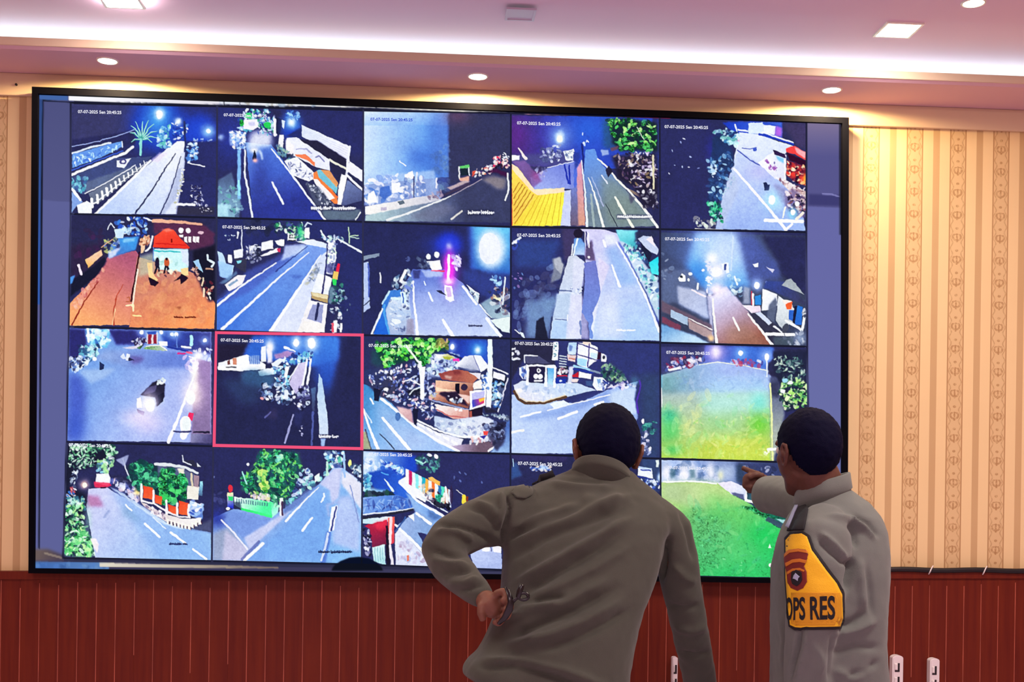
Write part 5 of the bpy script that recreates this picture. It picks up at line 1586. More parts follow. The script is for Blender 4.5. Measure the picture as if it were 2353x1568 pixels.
def f23(p):
    p.P('2f3680', [50, 30, 1960, 60, 1960, 1560, 50, 1500])
    p.V([60, 740, 900, 860, 1340, 660, 1700, 560, 1700, 1000, 1500, 1500, 60, 1500], '8ca4ec', (1200, 760), 'acc0f8', (400, 1450))
    p.P('5a78c8', [760, 900, 1340, 700, 1340, 760, 700, 1000, 220, 1080, 200, 1040], .5, 30)
    p.P('bcd0f4', [1340, 700, 1690, 640, 1680, 980, 1500, 1000, 1300, 800], .8, 20)
    p.V([80, 620, 200, 560, 900, 590, 1150, 680, 760, 770, 500, 840, 220, 850, 110, 740], 'b0c4ec', (500, 600), 'd0d4f0', (400, 820))
    p.S(1, 36, [220, 620, 1050, 620, 900, 720, 500, 800, 240, 790], 'dfe6ff 8098c8 f0f4ff 98a8d8', 20, 50, .6, .4)
    p.L('5a4438', 34, [90, 700, 150, 800, 240, 850, 480, 850, 760, 770])
    p.L('d8c0a0', 12, [110, 690, 170, 780, 250, 825, 480, 830, 740, 755])
    p.E('f8f0f0', 160, 690, 40, 30)
    p.P('2c2a58', [60, 60, 600, 60, 620, 360, 240, 360, 240, 230, 60, 560], .9, 10)
    p.P('4a4c78', [220, 230, 400, 240, 560, 340, 250, 340], .95)
    p.L('d8e0f0', 16, [225, 330, 225, 235, 390, 240])
    p.P('e8f4ff', [245, 350, 620, 360, 640, 400, 510, 400, 520, 640, 480, 640, 480, 390, 285, 380, 280, 620, 245, 620])
    p.V([285, 380, 490, 380, 475, 600, 280, 580], '302058', (300, 400), '1c2068', (440, 590))
    p.E('f0f0f8', 408, 430, 30, 30)
    p.E('302058', 408, 428, 12, 14)
    p.E('f0f0f8', 372, 505, 30, 34)
    p.E('f0f0f8', 428, 510, 30, 34)
    p.P('f0f0f8', [345, 550, 460, 556, 452, 580, 345, 572])
    p.P('d8e0f8', [160, 400, 240, 360, 240, 540, 200, 540, 155, 480])
    p.S(2, 10, [180, 400, 240, 390, 240, 530, 190, 510], '5a78c8 3a4898', 14, 30)
    p.V([520, 400, 610, 400, 590, 620, 520, 600], '58a0e8', (560, 420), 'a8d0ff', (540, 600))
    p.L('f0f4ff', 30, [620, 400, 610, 640])
    p.P('2c3050', [650, 400, 790, 370, 780, 480, 650, 490])
    p.S(3, 16, [660, 400, 780, 400, 770, 480, 660, 480], 'c8c8d8 8a6070 e8e8f0', 16, 30)
    p.L('c03040', 16, [650, 500, 775, 495])
    p.P('1c38a8', [620, 530, 770, 540, 760, 600, 630, 600])
    p.E('d8ecff', 690, 565, 18, 14)
    p.P('e8ecfc', [800, 380, 860, 380, 830, 600, 780, 600], .8, 5)
    p.P('e8f4f4', [600, 60, 665, 60, 655, 300, 580, 300])
    p.S(4, 8, [610, 80, 650, 80, 630, 290, 600, 280], '3a6878 507898', 10, 18)
    for k in range(5):
        p.L('d0e0e0', 14, [680, 240 + 34 * k, 760, 250 + 34 * k], .8)
    p.V([790, 70, 900, 70, 890, 230, 780, 220], 'a0c0ec', (850, 80), 'c0d8f8', (820, 220))
    p.P('4a60a8', [800, 100, 850, 120, 830, 180, 800, 180], .7, 4)
    p.P('d8b8b8', [770, 220, 890, 240, 870, 320, 780, 300])
    p.L('b06858', 14, [800, 270, 870, 285])
    p.P('e8ecfc', [920, 70, 1060, 80, 1170, 130, 1170, 290, 1030, 400, 890, 350])
    p.P('f0c8b8', [970, 60, 1080, 70, 1080, 110, 980, 90])
    p.P('90c8f8', [900, 270, 1030, 290, 1020, 380, 890, 350], .9)
    p.P('b0d0f8', [1070, 200, 1170, 210, 1160, 280, 1070, 270], .9)
    for q in ([910, 90, 890, 350], [920, 80, 1170, 170], [900, 220, 1170, 300], [1060, 90, 1040, 380]):
        p.L('3c3490', 14, q)
    p.P('3a1838', [1170, 190, 1210, 200, 1200, 290, 1160, 290], .9)
    p.L('90c0f4', 26, [860, 375, 1000, 400, 1110, 440])
    p.L('2438a0', 30, [860, 410, 1100, 460])
    p.L('7888a0', 26, [1080, 430, 1200, 465])
    p.P('f4f4ff', [1210, 210, 1290, 240, 1270, 320, 1210, 310])
    p.E('303858', 1245, 265, 18, 22)
    p.P('b02838', [840, 490, 915, 450, 920, 520, 850, 520])
    p.P('f0ecf4', [920, 440, 1090, 480, 1080, 540, 920, 520])
    p.P('e0c8c8', [830, 540, 930, 540, 900, 580, 830, 580])
    p.P('3a5890', [1010, 560, 1110, 570, 1110, 640, 1020, 620], .9, 4)
    p.P('e0eeff', [1120, 510, 1240, 520, 1300, 600, 1250, 690, 1160, 690, 1100, 620])
    p.L('2a40a0', 20, [1240, 560, 1290, 600])
    p.P('4878c0', [1160, 540, 1210, 540, 1200, 650, 1170, 640], .7)
    p.S(5, 60, [1180, 600, 1450, 580, 1700, 560, 1700, 660, 1450, 660, 1200, 700], 'f0f4ff 3848a0 b0c0f0 d8c8e8 2a3070', 14, 34, .9)
    p.S(6, 70, [1240, 330, 1400, 340, 1540, 520, 1540, 560, 1300, 560, 1220, 480], '3a6a58 2a4458 6f9a78 1c2c50 98b890', 18, 40, .85)
    p.P('2e3a80', [1700, 420, 1960, 400, 1960, 1560, 1660, 1560, 1680, 1000, 1640, 800], 1, 6)
    p.V([1180, 80, 1960, 100, 1960, 420, 1560, 500, 1320, 330], '2f3880', (1300, 150), '303a84', (1800, 350), 12)
    p.G('4a8a98', 1640, 560, 60, 70, .5)
    p.L('6a28d8', 14, [1700, 560, 1720, 640, 1670, 830, 1690, 980], .9, 3)
    p.P('304a78', [1730, 480, 1960, 480, 1960, 1560, 1740, 1560], .7, 40)
    p.S(7, 40, [1760, 1130, 1920, 1080, 1920, 1250, 1740, 1220], '3a9080 2a5a68 60b8a0 203c60', 14, 34, .8)
    p.E('f0f4ff', 1750, 1080, 18, 34)
    p.S(8, 40, [1740, 1210, 1800, 1200, 1860, 1450, 1780, 1560, 1740, 1500], 'f0f0ff 98a0d0 3a4880 e0d8f0', 16, 40, .9)
    p.V([550, 860, 730, 810, 810, 860, 610, 920], 'd8e8f8', (600, 880), 'd0e0f4', (780, 850))
    p.L('e0e8fc', 16, [520, 945, 800, 870, 1100, 800, 1320, 740])
    p.L('f0f4ff', 26, [180, 1030, 430, 960])
    p.L('f8f8ff', 34, [660, 1050, 900, 960])
    p.L('f0f0ec', 34, [60, 1225, 210, 1200])
    p.L('f0f4ff', 32, [1130, 870, 1240, 835])
    p.S(9, 12, [60, 120, 160, 150, 140, 300, 60, 300], 'f0f4ff c8d8ff', 16, 36)


def f24(p):
    p.V([60, 90, 1930, 130, 1930, 480, 60, 420], '3a3c80', (200, 200), '2c2e64', (1700, 300))
    p.V([640, 80, 1500, 100, 1500, 400, 600, 300], '4a58c8', (800, 100), '3a68d8', (1100, 250), 10)
    p.G('a898e8', 770, 170, 130, 120, .9)
    p.G('f0e0ff', 770, 160, 60, 80, .95)
    p.G('70a0ff', 1080, 180, 80, 80, .95)
    p.E('f4f8ff', 1080, 178, 30, 36)
    p.G('90a8ff', 1415, 220, 80, 90, .95)
    p.E('f8f8ff', 1415, 225, 28, 46)
    p.V([70, 460, 300, 400, 560, 310, 800, 290, 1100, 320, 1440, 400, 1480, 520, 1480, 1540, 70, 1500], '98a8d8', (780, 330), 'a6c454', (780, 1500))
    p.V([70, 460, 300, 400, 560, 310, 800, 290, 1100, 320, 1440, 400, 1470, 640, 70, 680], '7098a0', (150, 550), '94a8f0', (900, 420), 30)
    p.P('98bcf4', [640, 480, 1400, 470, 1440, 640, 700, 660], .8, 50)
    p.P('a4d8cc', [560, 680, 1400, 660, 1440, 900, 640, 960], .9, 70)
    p.G('78d8d0', 1320, 800, 120, 140, .8)
    p.P('50bc68', [70, 1000, 280, 950, 330, 1250, 70, 1320], .8, 60)
    p.G('3cae84', 170, 960, 120, 100, .8)
    p.G('5cbc34', 1320, 1080, 170, 180, .75)
    p.P('bcc84c', [640, 1260, 1400, 1220, 1480, 1540, 500, 1510], .6, 80)
    p.P('88c888', [560, 940, 1100, 900, 1100, 1180, 620, 1200], .5, 70)
    p.G('50b868', 220, 1400, 130, 80, .8)
    p.S(1, 90, [90, 700, 1440, 660, 1460, 1500, 120, 1480], 'c8f090 98e880 d8f8b0 78d890 e8e888', 30, 100, .22, .4)
    p.S(2, 90, [330, 980, 1460, 960, 1470, 1500, 320, 1490], 'e8f8a0 78c850 f0f0a0 60b850 a8e070', 12, 44, .3, .35)
    p.S(3, 40, [120, 430, 1400, 400, 1440, 660, 110, 680], '7090c8 a8b8d8 88a0a8', 30, 90, .3, .25)
    p.L('e0e8d0', 14, [560, 320, 790, 290, 1100, 325, 1430, 400], .9)
    p.S(4, 50, [120, 350, 300, 210, 640, 230, 620, 300, 340, 370, 140, 400], 'a83850 d8c8e0 5068b8 e8e8f8 8a3048 3a2c60', 18, 44, .85)
    p.L('f4ece8', 30, [180, 390, 300, 365])
    p.P('6a3048', [190, 230, 300, 220, 310, 270, 200, 270], .8, 8)
    p.S(5, 30, [960, 260, 1340, 260, 1380, 350, 980, 310], '6a58b8 c8d0ff b04860 3a3c90', 16, 40, .8)
    p.P('2c2a60', [1430, 300, 1500, 240, 1520, 420, 1560, 460, 1500, 480, 1430, 440], .9, 6)
    p.L('d8e8ff', 18, [1415, 270, 1420, 470])
    p.V([1450, 480, 1560, 470, 1640, 860, 1600, 1200, 1500, 1540, 1470, 1540], '4a5280', (1500, 520), '98a098', (1550, 1200), 12)
    p.P('303460', [1450, 560, 1570, 520, 1570, 740, 1470, 720], .8, 14)
    p.L('e0ec98', 22, [1455, 560, 1470, 800, 1480, 1200, 1490, 1530], .9)
    p.P('232a5c', [1490, 150, 1930, 150, 1940, 900, 1660, 900, 1580, 560, 1500, 420], .97, 10)
    p.S(6, 110, [1490, 230, 1760, 210, 1900, 300, 1880, 520, 1640, 540, 1560, 420], '5a8078 a8c8b0 2a3c58 304858 d8f0d0 1c2448', 16, 40, .85, .4)
    p.S(7, 150, [1590, 540, 1860, 500, 1950, 680, 1930, 840, 1660, 890, 1580, 740], '78b868 c0f098 2a5048 1c3040 e0f8b8 4a8850 a0e070', 18, 42, .95, .5)
    p.P('e8ecff', [1590, 620, 1650, 640, 1640, 690, 1590, 670])
    p.E('8fc8f0', 1640, 520, 34, 28)
    p.E('e8f0ff', 1710, 550, 34, 24)
    p.L('fcf8ff', (20, 8), [80, 620, 90, 860])
    p.P('50b8f0', [70, 440, 90, 440, 90, 640, 70, 640], .4, 8)
    p.L('f4f4f8', 34, [1430, 1390, 1520, 1390])
    p.S(8, 9, [1380, 1400, 1460, 1400, 1440, 1470, 1370, 1460], 'f0f8d0', 10, 20)


def f30(p):
    p.P('2b2d6e', [420, 30, 2100, 80, 2100, 1400, 420, 1340])
    p.V([700, 560, 900, 540, 1280, 760, 1620, 960, 2080, 1050, 2080, 1370, 780, 1340, 680, 780], 'b8bcf0', (800, 650), '86acf0', (1700, 1300))
    p.P('7aa0ec', [940, 560, 1100, 600, 1600, 960, 2000, 1020, 2050, 1360, 1500, 1360, 1100, 800], .6, 40)
    p.P('6a8ca8', [1080, 740, 1180, 780, 1330, 940, 1200, 920, 1080, 860], .5, 30)
    p.P('4a5078', [1820, 1020, 2090, 900, 2090, 1060, 1960, 1020], .9, 14)
    p.P('a05a80', [680, 620, 820, 640, 880, 760, 700, 760], .7, 18)
    p.L('7888b8', 30, [880, 880, 930, 810], .6, 6)
    p.L('f0f4ff', 20, [1120, 740, 1185, 800])
    p.L('f4f8ff', 26, [1340, 950, 1500, 1100])
    p.L('f4f8ff', 26, [1630, 1050, 1790, 1170])
    p.L('e0e8ff', 14, [1430, 880, 1570, 1005], .8)
    p.L('f0f4ff', 26, [1880, 1240, 2030, 1350])
    p.P('c8dcf8', [940, 540, 1080, 600, 1600, 950, 1800, 1020, 1700, 1010, 1500, 930], .7, 5)
    p.P('e8ecff', [790, 390, 930, 380, 960, 470, 920, 520, 780, 500])
    p.P('e03858', [760, 480, 940, 490, 960, 520, 900, 550, 770, 540], .9, 4)
    p.L('3a1c40', 16, [840, 545, 900, 545])
    p.S(1, 90, [940, 450, 1100, 450, 1260, 560, 1260, 720, 1100, 590], 'e8ecff 4a58b0 c8d0f4 283070 d8c0d0', 18, 42, .9)
    p.G('f8d880', 1255, 590, 40, 50, .95)
    p.P('2a2c60', [920, 400, 1200, 440, 1300, 560, 1060, 480], .8, 10)
    p.L('c8d0e8', 14, [1090, 220, 1120, 330, 1180, 470])
    p.P('98a0c8', [1010, 230, 1160, 170, 1110, 310], .9, 3)
    p.P('1c3c48', [1140, 300, 1300, 230, 1480, 300, 1540, 420, 1560, 700, 1440, 640, 1250, 580, 1180, 480], .95, 12)
    p.S(2, 110, [1140, 310, 1300, 240, 1440, 330, 1480, 460, 1440, 600, 1260, 560, 1180, 460], '2a6a58 1c4848 40a878 183848 28805a 60c890', 22, 50, .85, .7)
    p.L('c8d0d8', (40, 26), [1460, 280, 1640, 290, 1800, 320, 1930, 380])
    p.P('5a6488', [1480, 300, 1760, 330, 1900, 390, 1870, 660, 1660, 640, 1500, 560], .9, 8)
    p.P('e8e0c8', [1700, 330, 1780, 330, 1780, 400, 1730, 400], .9, 4)
    p.S(3, 130, [1480, 370, 1640, 330, 1800, 440, 1820, 640, 1700, 720, 1560, 700, 1500, 560], '1c5040 28804a 40b860 143440 60d878 186048', 24, 52, .9, .75)
    p.S(4, 30, [1520, 600, 1600, 600, 1600, 730, 1530, 720], '28804a 40b860 186048', 20, 44)
    p.P('303058', [1750, 240, 1880, 230, 1940, 320, 1800, 290], .9)
    p.L('c0c8e0', 14, [1760, 180, 1770, 250, 1860, 290])
    p.P('c8d0d8', [1920, 260, 1970, 310, 1930, 310])
    p.P('e4ddd0', [1820, 520, 1950, 530, 1940, 680, 1810, 670])
    p.L('c8b8a0', 26, [1860, 390, 1870, 520])
    p.P('a08890', [1890, 400, 1950, 410, 1940, 540, 1890, 530], .9)
    p.V([1960, 470, 1990, 470, 1985, 640, 1940, 630], '90d0e8', (1970, 480), '4a6890', (1960, 630))
    for x0, y0, x1, y1 in ((1320, 520, 1430, 680), (1450, 620, 1530, 740), (1600, 730, 1690, 850), (1720, 690, 1830, 860)):
        p.V([x0, y0, x1, y0 + 30, x1, y1, x0, y1 - 20], 'e04830', (x0, y0), 'e86840', (x1, y1))
    for x, y0, y1 in ((1300, 510, 690), (1435, 580, 720), (1580, 690, 850), (1700, 720, 860), (1830, 740, 860)):
        p.L('f4f0f8', 26, [x, y0, x, y1])
    p.V([1840, 690, 1990, 740, 1990, 900, 1840, 860], 'd0dcff', (1880, 720), '5878c8', (1960, 860))
    p.S(5, 20, [1850, 700, 1990, 740, 1980, 880, 1860, 860], 'f0f4ff 3a5cc0 8fb0f0', 18, 36)
    p.L('e8e0ec', 20, [1300, 690, 1440, 730, 1600, 820, 1720, 870, 1840, 880])
    p.V([1290, 700, 1560, 840, 1780, 900, 1980, 880, 1960, 960, 1820, 1010, 1560, 920, 1330, 760], 'c8b8b8', (1350, 730), 'e8e0e0', (1800, 940))
    p.S(6, 40, [1320, 730, 1560, 840, 1560, 900, 1380, 800], 'f4f0f8 6a5878 c8b8c0', 14, 28, .9)
    for k in range(10):
        x = 1580 + 40 * k
        y = 890 + 66 * math.sin(min(k, 7) / 7 * 1.5) - (max(k - 6, 0) * 22)
        p.P('f8f0e0', [x, y, x + 24, y + 8, x + 30, y + 70, x + 6, y + 60])
        p.P('4a2848', [x + 26, y + 30, x + 40, y + 34, x + 40, y + 66, x + 30, y + 66])
    p.P('1c2046', [420, 60, 800, 60, 1020, 130, 980, 260, 800, 300, 560, 350, 480, 540, 680, 620, 680, 760, 620, 900, 640, 1160, 420, 1320], .92, 20)
    p.S(7, 80, [480, 60, 960, 60, 1030, 150, 920, 200, 870, 120, 500, 120], '98d8a0 e8fff0 2a5048 60a878 c8f0d0', 18, 40, .9, .5)
    p.S(8, 120, [480, 130, 780, 120, 790, 300, 560, 330, 480, 300], '5aa070 d0f0d8 1c2c48 2a4850 90d8a0', 12, 34, .9, .35)
    p.S(9, 50, [800, 240, 980, 200, 980, 320, 900, 380, 800, 370], 'a0e090 e8f8f0 3a6878 88c8e0', 16, 36, .9)
    p.S(10, 24, [500, 360, 580, 360, 580, 540, 510, 540], 'd8e8f0 5a6890 2a3460', 14, 30, .9, .4)
    p.G('ffd0b0', 655, 510, 50, 50, .95)
    p.E('fff0e0', 660, 515, 28, 32)
    p.S(11, 14, [440, 560, 560, 550, 560, 640, 450, 640], 'f0e0e8 d05858 e8f0ff 3a70d0', 14, 28)
    p.S(12, 60, [450, 660, 640, 650, 660, 780, 450, 760], '8fd0b8 d8f0f8 3a7890 2a4060 b8e8c8', 16, 36, .85)
    p.V([440, 1120, 660, 1000, 760, 1150, 740, 1330, 440, 1310, 420, 1200], '58b070', (500, 1150), '98e090', (650, 1310), 10)
    p.S(13, 210, [440, 760, 640, 720, 660, 900, 690, 1060, 740, 1180, 780, 1320, 460, 1310, 420, 1200, 430, 860],
        '48a860 98e8a0 d8ffe0 1c3848 2a6048 70d080 203058 b8f098', 16, 40, .9, .5)
    p.P('f0e0e8', [720, 1120, 790, 1120, 820, 1180, 800, 1280, 770, 1230], .95, 4)
    p.G('a0e0a0', 700, 900, 40, 140, .4)
    p.C(1615, 1180, 190, 30, '1c2470', ((.66, .78),), 6, None)


def f31(p):
    p.P('2a2d70', [30, 60, 1840, 100, 1840, 700, 30, 900])
    p.V([30, 900, 300, 780, 760, 880, 1330, 480, 1500, 280, 1600, 290, 1830, 460, 1830, 1460, 30, 1410], '7898e0', (700, 900), '78a8f4', (1500, 1350))
    p.G('2a38a0', 100, 900, 130, 130, .9)
    p.P('8a94b0', [40, 1080, 240, 1000, 480, 1280, 380, 1410, 40, 1410], .9, 24)
    p.P('b8b4d8', [200, 1040, 480, 1270, 400, 1410, 160, 1410], .8, 16)
    p.P('6c88d8', [280, 800, 760, 890, 720, 960, 420, 1150, 180, 920], .9, 16)
    p.P('b8bce8', [420, 1130, 700, 960, 920, 820, 1000, 800, 700, 1080, 480, 1280], .9, 12)
    p.L('d8d8f4', 20, [150, 920, 300, 1070, 460, 1270])
    p.P('5a70b0', [900, 740, 1260, 500, 1320, 490, 1100, 720, 900, 860], .8, 12)
    p.P('6a96ec', [960, 940, 1320, 560, 1440, 680, 1420, 1080, 1400, 1410, 440, 1410], .75, 30)
    p.P('b4b8e8', [1330, 480, 1500, 300, 1600, 290, 1560, 640, 1480, 720, 1450, 560], .95, 12)
    p.P('d8d4e8', [1600, 330, 1700, 360, 1830, 480, 1830, 800, 1700, 620, 1590, 480], .9, 12)
    p.P('a8b4f0', [1560, 640, 1700, 620, 1820, 900, 1810, 1300, 1500, 1200, 1480, 1080], .8, 24)
    p.L('7c8cc8', 12, [1700, 500, 1750, 720, 1800, 940])
    p.L('3a58c0', 60, [1440, 1080, 1400, 1300, 1370, 1440], .6, 8)
    p.P('e4e8fc', [1470, 760, 1550, 740, 1530, 880, 1500, 1040, 1440, 1060])
    p.L('2c3c98', 20, [1530, 760, 1500, 900, 1470, 1040])
    p.L('d8e0fc', 26, [1430, 1080, 1400, 1240, 1350, 1400], .8)
    p.L('98a4dc', 30, [1560, 700, 1420, 740, 1440, 860], .6, 6)
    p.L('d8e4ff', 22, [1380, 600, 1390, 640, 1350, 700])
    p.L('f4f8ff', (10, 30), [1320, 520, 1100, 740, 925, 930])
    p.L('f4f8ff', (26, 32), [1240, 890, 1125, 1040])
    p.L('f0f4ff', 40, [650, 1200, 430, 1400])
    p.L('5a60a0', 34, [600, 1180, 400, 1390], .7)
    p.P('2c6858', [380, 560, 480, 350, 560, 230, 600, 100, 820, 80, 1080, 110, 1120, 300, 1060, 420, 1000, 560, 900, 720, 700, 640, 480, 570], .95, 14)
    p.S(1, 330, [370, 560, 400, 380, 500, 330, 560, 230, 600, 90, 820, 80, 1060, 100, 1110, 300, 1060, 420, 1010, 560, 880, 700, 700, 640, 480, 580],
        '2a8a5a 183c50 58c878 1c5850 90e890 143048 3aa868 78d060 204868', 16, 40, .92, .5)
    p.S(2, 26, [600, 320, 680, 320, 700, 560, 640, 580], '98d870 c8e878 58a848', 20, 46)
    p.S(3, 10, [830, 120, 880, 120, 860, 210, 820, 210], '78d0b8 a8e8b8', 20, 40)
    p.S(4, 70, [1060, 430, 1120, 310, 1250, 320, 1240, 460, 1100, 600, 1000, 640], 'a8c0f0 3a58a0 d8e8ff 78c0b8 283878', 16, 38, .85)
    p.S(5, 70, [920, 700, 1240, 460, 1420, 340, 1420, 240, 1440, 360, 1260, 490, 930, 740], 'b8f0d8 e8fff8 60b0a0 88d8d8 3a6888', 18, 40, .9)
    p.P('d8f0e8', [1270, 390, 1330, 350, 1330, 430, 1270, 470])
    p.V([300, 640, 740, 690, 760, 890, 390, 790, 310, 730], 'd8fcec', (340, 660), '50f090', (600, 860))
    for k in range(14):
        x = 330 + 28 * k
        p.P('486e80', [x, 660 + 4 * k, x + 13, 661 + 4 * k, x + 13, 716 + 3 * k, x, 714 + 3 * k], .85)
    p.V([380, 770, 760, 860, 760, 895, 390, 800], '38e070', (400, 790), '48f080', (740, 880))
    p.V([740, 690, 840, 740, 830, 830, 760, 890], '58e890', (750, 720), '98f0d0', (820, 800))
    p.S(6, 40, [500, 580, 720, 620, 720, 690, 460, 620], 'e0c8d8 d8d890 88c070 f0e8e0', 16, 34, .9)
    p.P('283058', [300, 700, 380, 700, 390, 790, 330, 780], .8, 6)
    p.P('e8e4f0', [850, 660, 890, 650, 890, 860, 850, 870])
    p.L('503858', 22, [880, 700, 885, 860])
    p.L('303c70', 16, [905, 650, 910, 770])
    p.S(7, 16, [760, 620, 850, 660, 840, 760, 770, 740], 'a8f0c8 509878', 16, 34)
    p.E('d03848', 260, 540, 28, 44)
    p.V([220, 590, 290, 590, 300, 780, 220, 760], 'e8e8a8', (240, 600), '2838d8', (270, 760))
    p.P('30c870', [230, 630, 290, 640, 290, 690, 235, 680])
    p.E('e8f0ff', 230, 780, 24, 18)
    p.S(8, 10, [50, 600, 200, 560, 200, 700, 60, 740], '3a4488 484c90', 24, 50, .6)
    p.E('e8f0ff', 470, 250, 18, 18)
    p.L('90d8c8', 20, [400, 340, 450, 480])
    p.S(9, 70, [1360, 100, 1620, 100, 1620, 260, 1480, 290, 1420, 250], '58b890 d0f0f8 3a60b0 283878 88c8e8 f0f8ff', 16, 38, .9)
    p.L('90b0f8', 22, [1620, 130, 1630, 400])
    p.L('a8d8c0', 26, [1420, 220, 1420, 380])
    p.P('28388c', [1500, 250, 1590, 250, 1590, 290, 1500, 290], .8, 5)
    p.E('e8f880', 1695, 240, 22, 46)
    p.S(10, 40, [1700, 260, 1830, 260, 1830, 460, 1780, 430], '1c2c58 98b0c8 3a5880 e0f0f0', 16, 36)
    p.C(1320, 1302, 380, 36, '14205c', ((.3, .36),), 9, None)
    p.G('8fa0e0', 55, 400, 12, 12, .9)


def f32(p):
    p.P('2c2f74', [30, 60, 1820, 100, 1820, 1450, 30, 1450])
    p.V([40, 60, 400, 70, 680, 120, 700, 300, 460, 400, 40, 420], 'a0c4f8', (60, 80), '1c48c8', (600, 200), 16)
    p.P('c8dcf8', [40, 60, 200, 70, 240, 300, 40, 340], .8, 30)
    p.S(1, 50, [50, 160, 250, 190, 260, 310, 60, 320], 'f0f4ff 98b8f0 d8e8ff 4a78d0', 24, 50, .8)
    p.S(2, 60, [260, 170, 540, 260, 540, 350, 380, 340, 280, 260], 'e8f4ff 2a60d8 98c8ff 1c3cb0 f0e8d8', 18, 40, .9)
    p.V([100, 320, 360, 270, 560, 400, 700, 660, 300, 600, 150, 480], '1c48b8', (200, 350), '2a60e0', (500, 560), 10)
    p.L('d0f0e8', (14, 30), [310, 400, 410, 540])
    p.L('4a90f0', 16, [270, 320, 350, 350])
    p.S(3, 40, [40, 340, 130, 360, 130, 540, 60, 560], '90d8f0 e8fcff 3a98c8 2a5898', 18, 40, .9)
    p.P('90c0e8', [110, 500, 360, 540, 340, 580, 130, 580], .8, 10)
    p.S(4, 46, [50, 560, 400, 560, 420, 620, 60, 620], '1c2c50 2a5048 183048 405868', 20, 44, .9)
    p.V([40, 620, 460, 590, 720, 680, 740, 750, 40, 840], '6a90e0', (100, 650), '3a68d0', (600, 700))
    p.S(5, 60, [50, 630, 700, 620, 720, 740, 60, 810], 'b0c8f8 3a50a8 90b0f0 283c90', 24, 60, .6, .25)
    p.L('d8e8ff', 16, [40, 830, 400, 790, 720, 740])
    p.L('2a2c50', 30, [40, 870, 400, 815, 740, 750])
    p.V([560, 560, 720, 660, 1060, 860, 850, 1100, 640, 900, 680, 800], '7aa0e8', (800, 800), '8ca8d8', (600, 900), 6)
    p.V([450, 960, 700, 780, 900, 900, 840, 1060, 700, 1040, 840, 1300, 480, 1000], '88a0d8', (600, 950), '7a98d0', (780, 1000))
    p.P('3a5890', [820, 760, 1000, 860, 900, 900, 830, 850], .7, 16)
    p.V([470, 420, 560, 370, 760, 480, 820, 600, 800, 680, 640, 600], 'e0e8ff', (550, 420), 'e8e8f0', (760, 600))
    p.L('f0f4ff', (22, 34), [480, 440, 700, 660, 1020, 850])
    p.L('c8d8f8', 16, [760, 620, 1060, 800])
    cols = ['f0e8e8', 'b8306a', 'd8ecff', '80d8e0', 'd0e8ec', '28a0b8', 'f0a050', 'e8f0f8', 'e87038', 'e0e8f0', '2a70b0', '58d0b0', '984828', 'c0d0f0']
    for k, c in enumerate(cols):
        x = 560 + 39 * k
        y0 = 270 + 20 * k - (10 if k > 8 else 0)
        y1 = 440 + 22 * k
        p.P(c, [x, y0, x + 40, y0 + 18, x + 40, y1 + 18, x, y1])
    p.V([830, 380, 870, 370, 980, 430, 970, 480, 840, 410], 'f8b068', (850, 380), 'f0a050', (970, 460))
    p.S(6, 50, [700, 440, 1080, 600, 1090, 700, 860, 680], 'f0f0f4 c8b0a0 e08050 b0c8e0 383050', 16, 36, .85)
    p.S(7, 14, [920, 600, 980, 600, 970, 690, 930, 680], '48d0a0 289078', 20, 40)
    p.S(8, 20, [900, 680, 1100, 700, 1090, 750, 940, 730], '1c1838 303050', 20, 44)
    p.E('3a2458', 1110, 590, 20, 110, .8)
    p.L('e8f0ff', 26, [1040, 500, 1060, 680])
    p.S(9, 60, [660, 150, 960, 90, 960, 280, 860, 310, 760, 260], '2a5858 58a890 1c2c58 88d0b8 344c70', 18, 44, .75, .4)
    p.L('98e8c8', 14, [680, 170, 760, 210, 800, 190])
    p.E('f0f0ff', 925, 130, 24, 30, 1, -.4)
    p.E('d8e0ff', 850, 110, 30, 18, 1, .4)
    p.L('d8d0c8', 10, [1170, 530, 1260, 600])
    p.L('f0c848', 50, [1260, 610, 1260, 680])
    p.L('7a3828', 26, [1300, 620, 1300, 680])
    p.S(10, 6, [980, 200, 1500, 420, 1460, 520, 1100, 400], '5868a8', 10, 26)
    p.V([40, 880, 340, 850, 420, 860, 420, 900, 130, 940, 40, 930], 'b0d0e0', (100, 900), 'd8e8f0', (380, 870))
    p.V([60, 960, 340, 890, 340, 1180, 160, 1220, 130, 1000], 'a82848', (200, 950), '702848', (240, 1180))
    p.P('e03850', [180, 930, 350, 880, 340, 960, 250, 1030, 200, 980], .7, 20)
    p.V([350, 870, 430, 850, 420, 1170, 350, 1200], 'f06058', (400, 900), 'c84050', (390, 1150))
    p.L('f0c8d0', 34, [385, 870, 370, 1170])
    p.V([160, 1220, 310, 1180, 320, 1430, 180, 1400], 'b8dce0', (200, 1220), 'a0d0d8', (280, 1400))
    for k in range(4):
        p.L('6898a8', 8, [190 + 30 * k, 1220, 200 + 30 * k, 1400], .7)
    p.P('241c40', [320, 960, 350, 960, 370, 1440, 330, 1440])
    p.L('d8d0e0', 34, [370, 1200, 400, 1440])
    p.S(11, 34, [40, 1000, 130, 1040, 150, 1320, 50, 1320], '1c1c40 e8ecf8 40406a a8a8c8', 14, 34, .9, .5)
    p.V([430, 1060, 480, 1000, 860, 1390, 880, 1460, 440, 1440], 'd0d4f4', (460, 1060), 'c0c8ec', (700, 1430))
    p.S(12, 40, [450, 1100, 500, 1060, 840, 1420, 460, 1420], 'b0a8c8 e8e8f8 9a8098 8890c0', 16, 40, .6)
    p.P('c87060', [570, 1320, 600, 1310, 600, 1380, 575, 1390])
    p.L('eef4ff', (30, 36), [440, 950, 640, 1140, 870, 1370])
    p.L('f8f8ff', (26, 36), [690, 810, 860, 940])
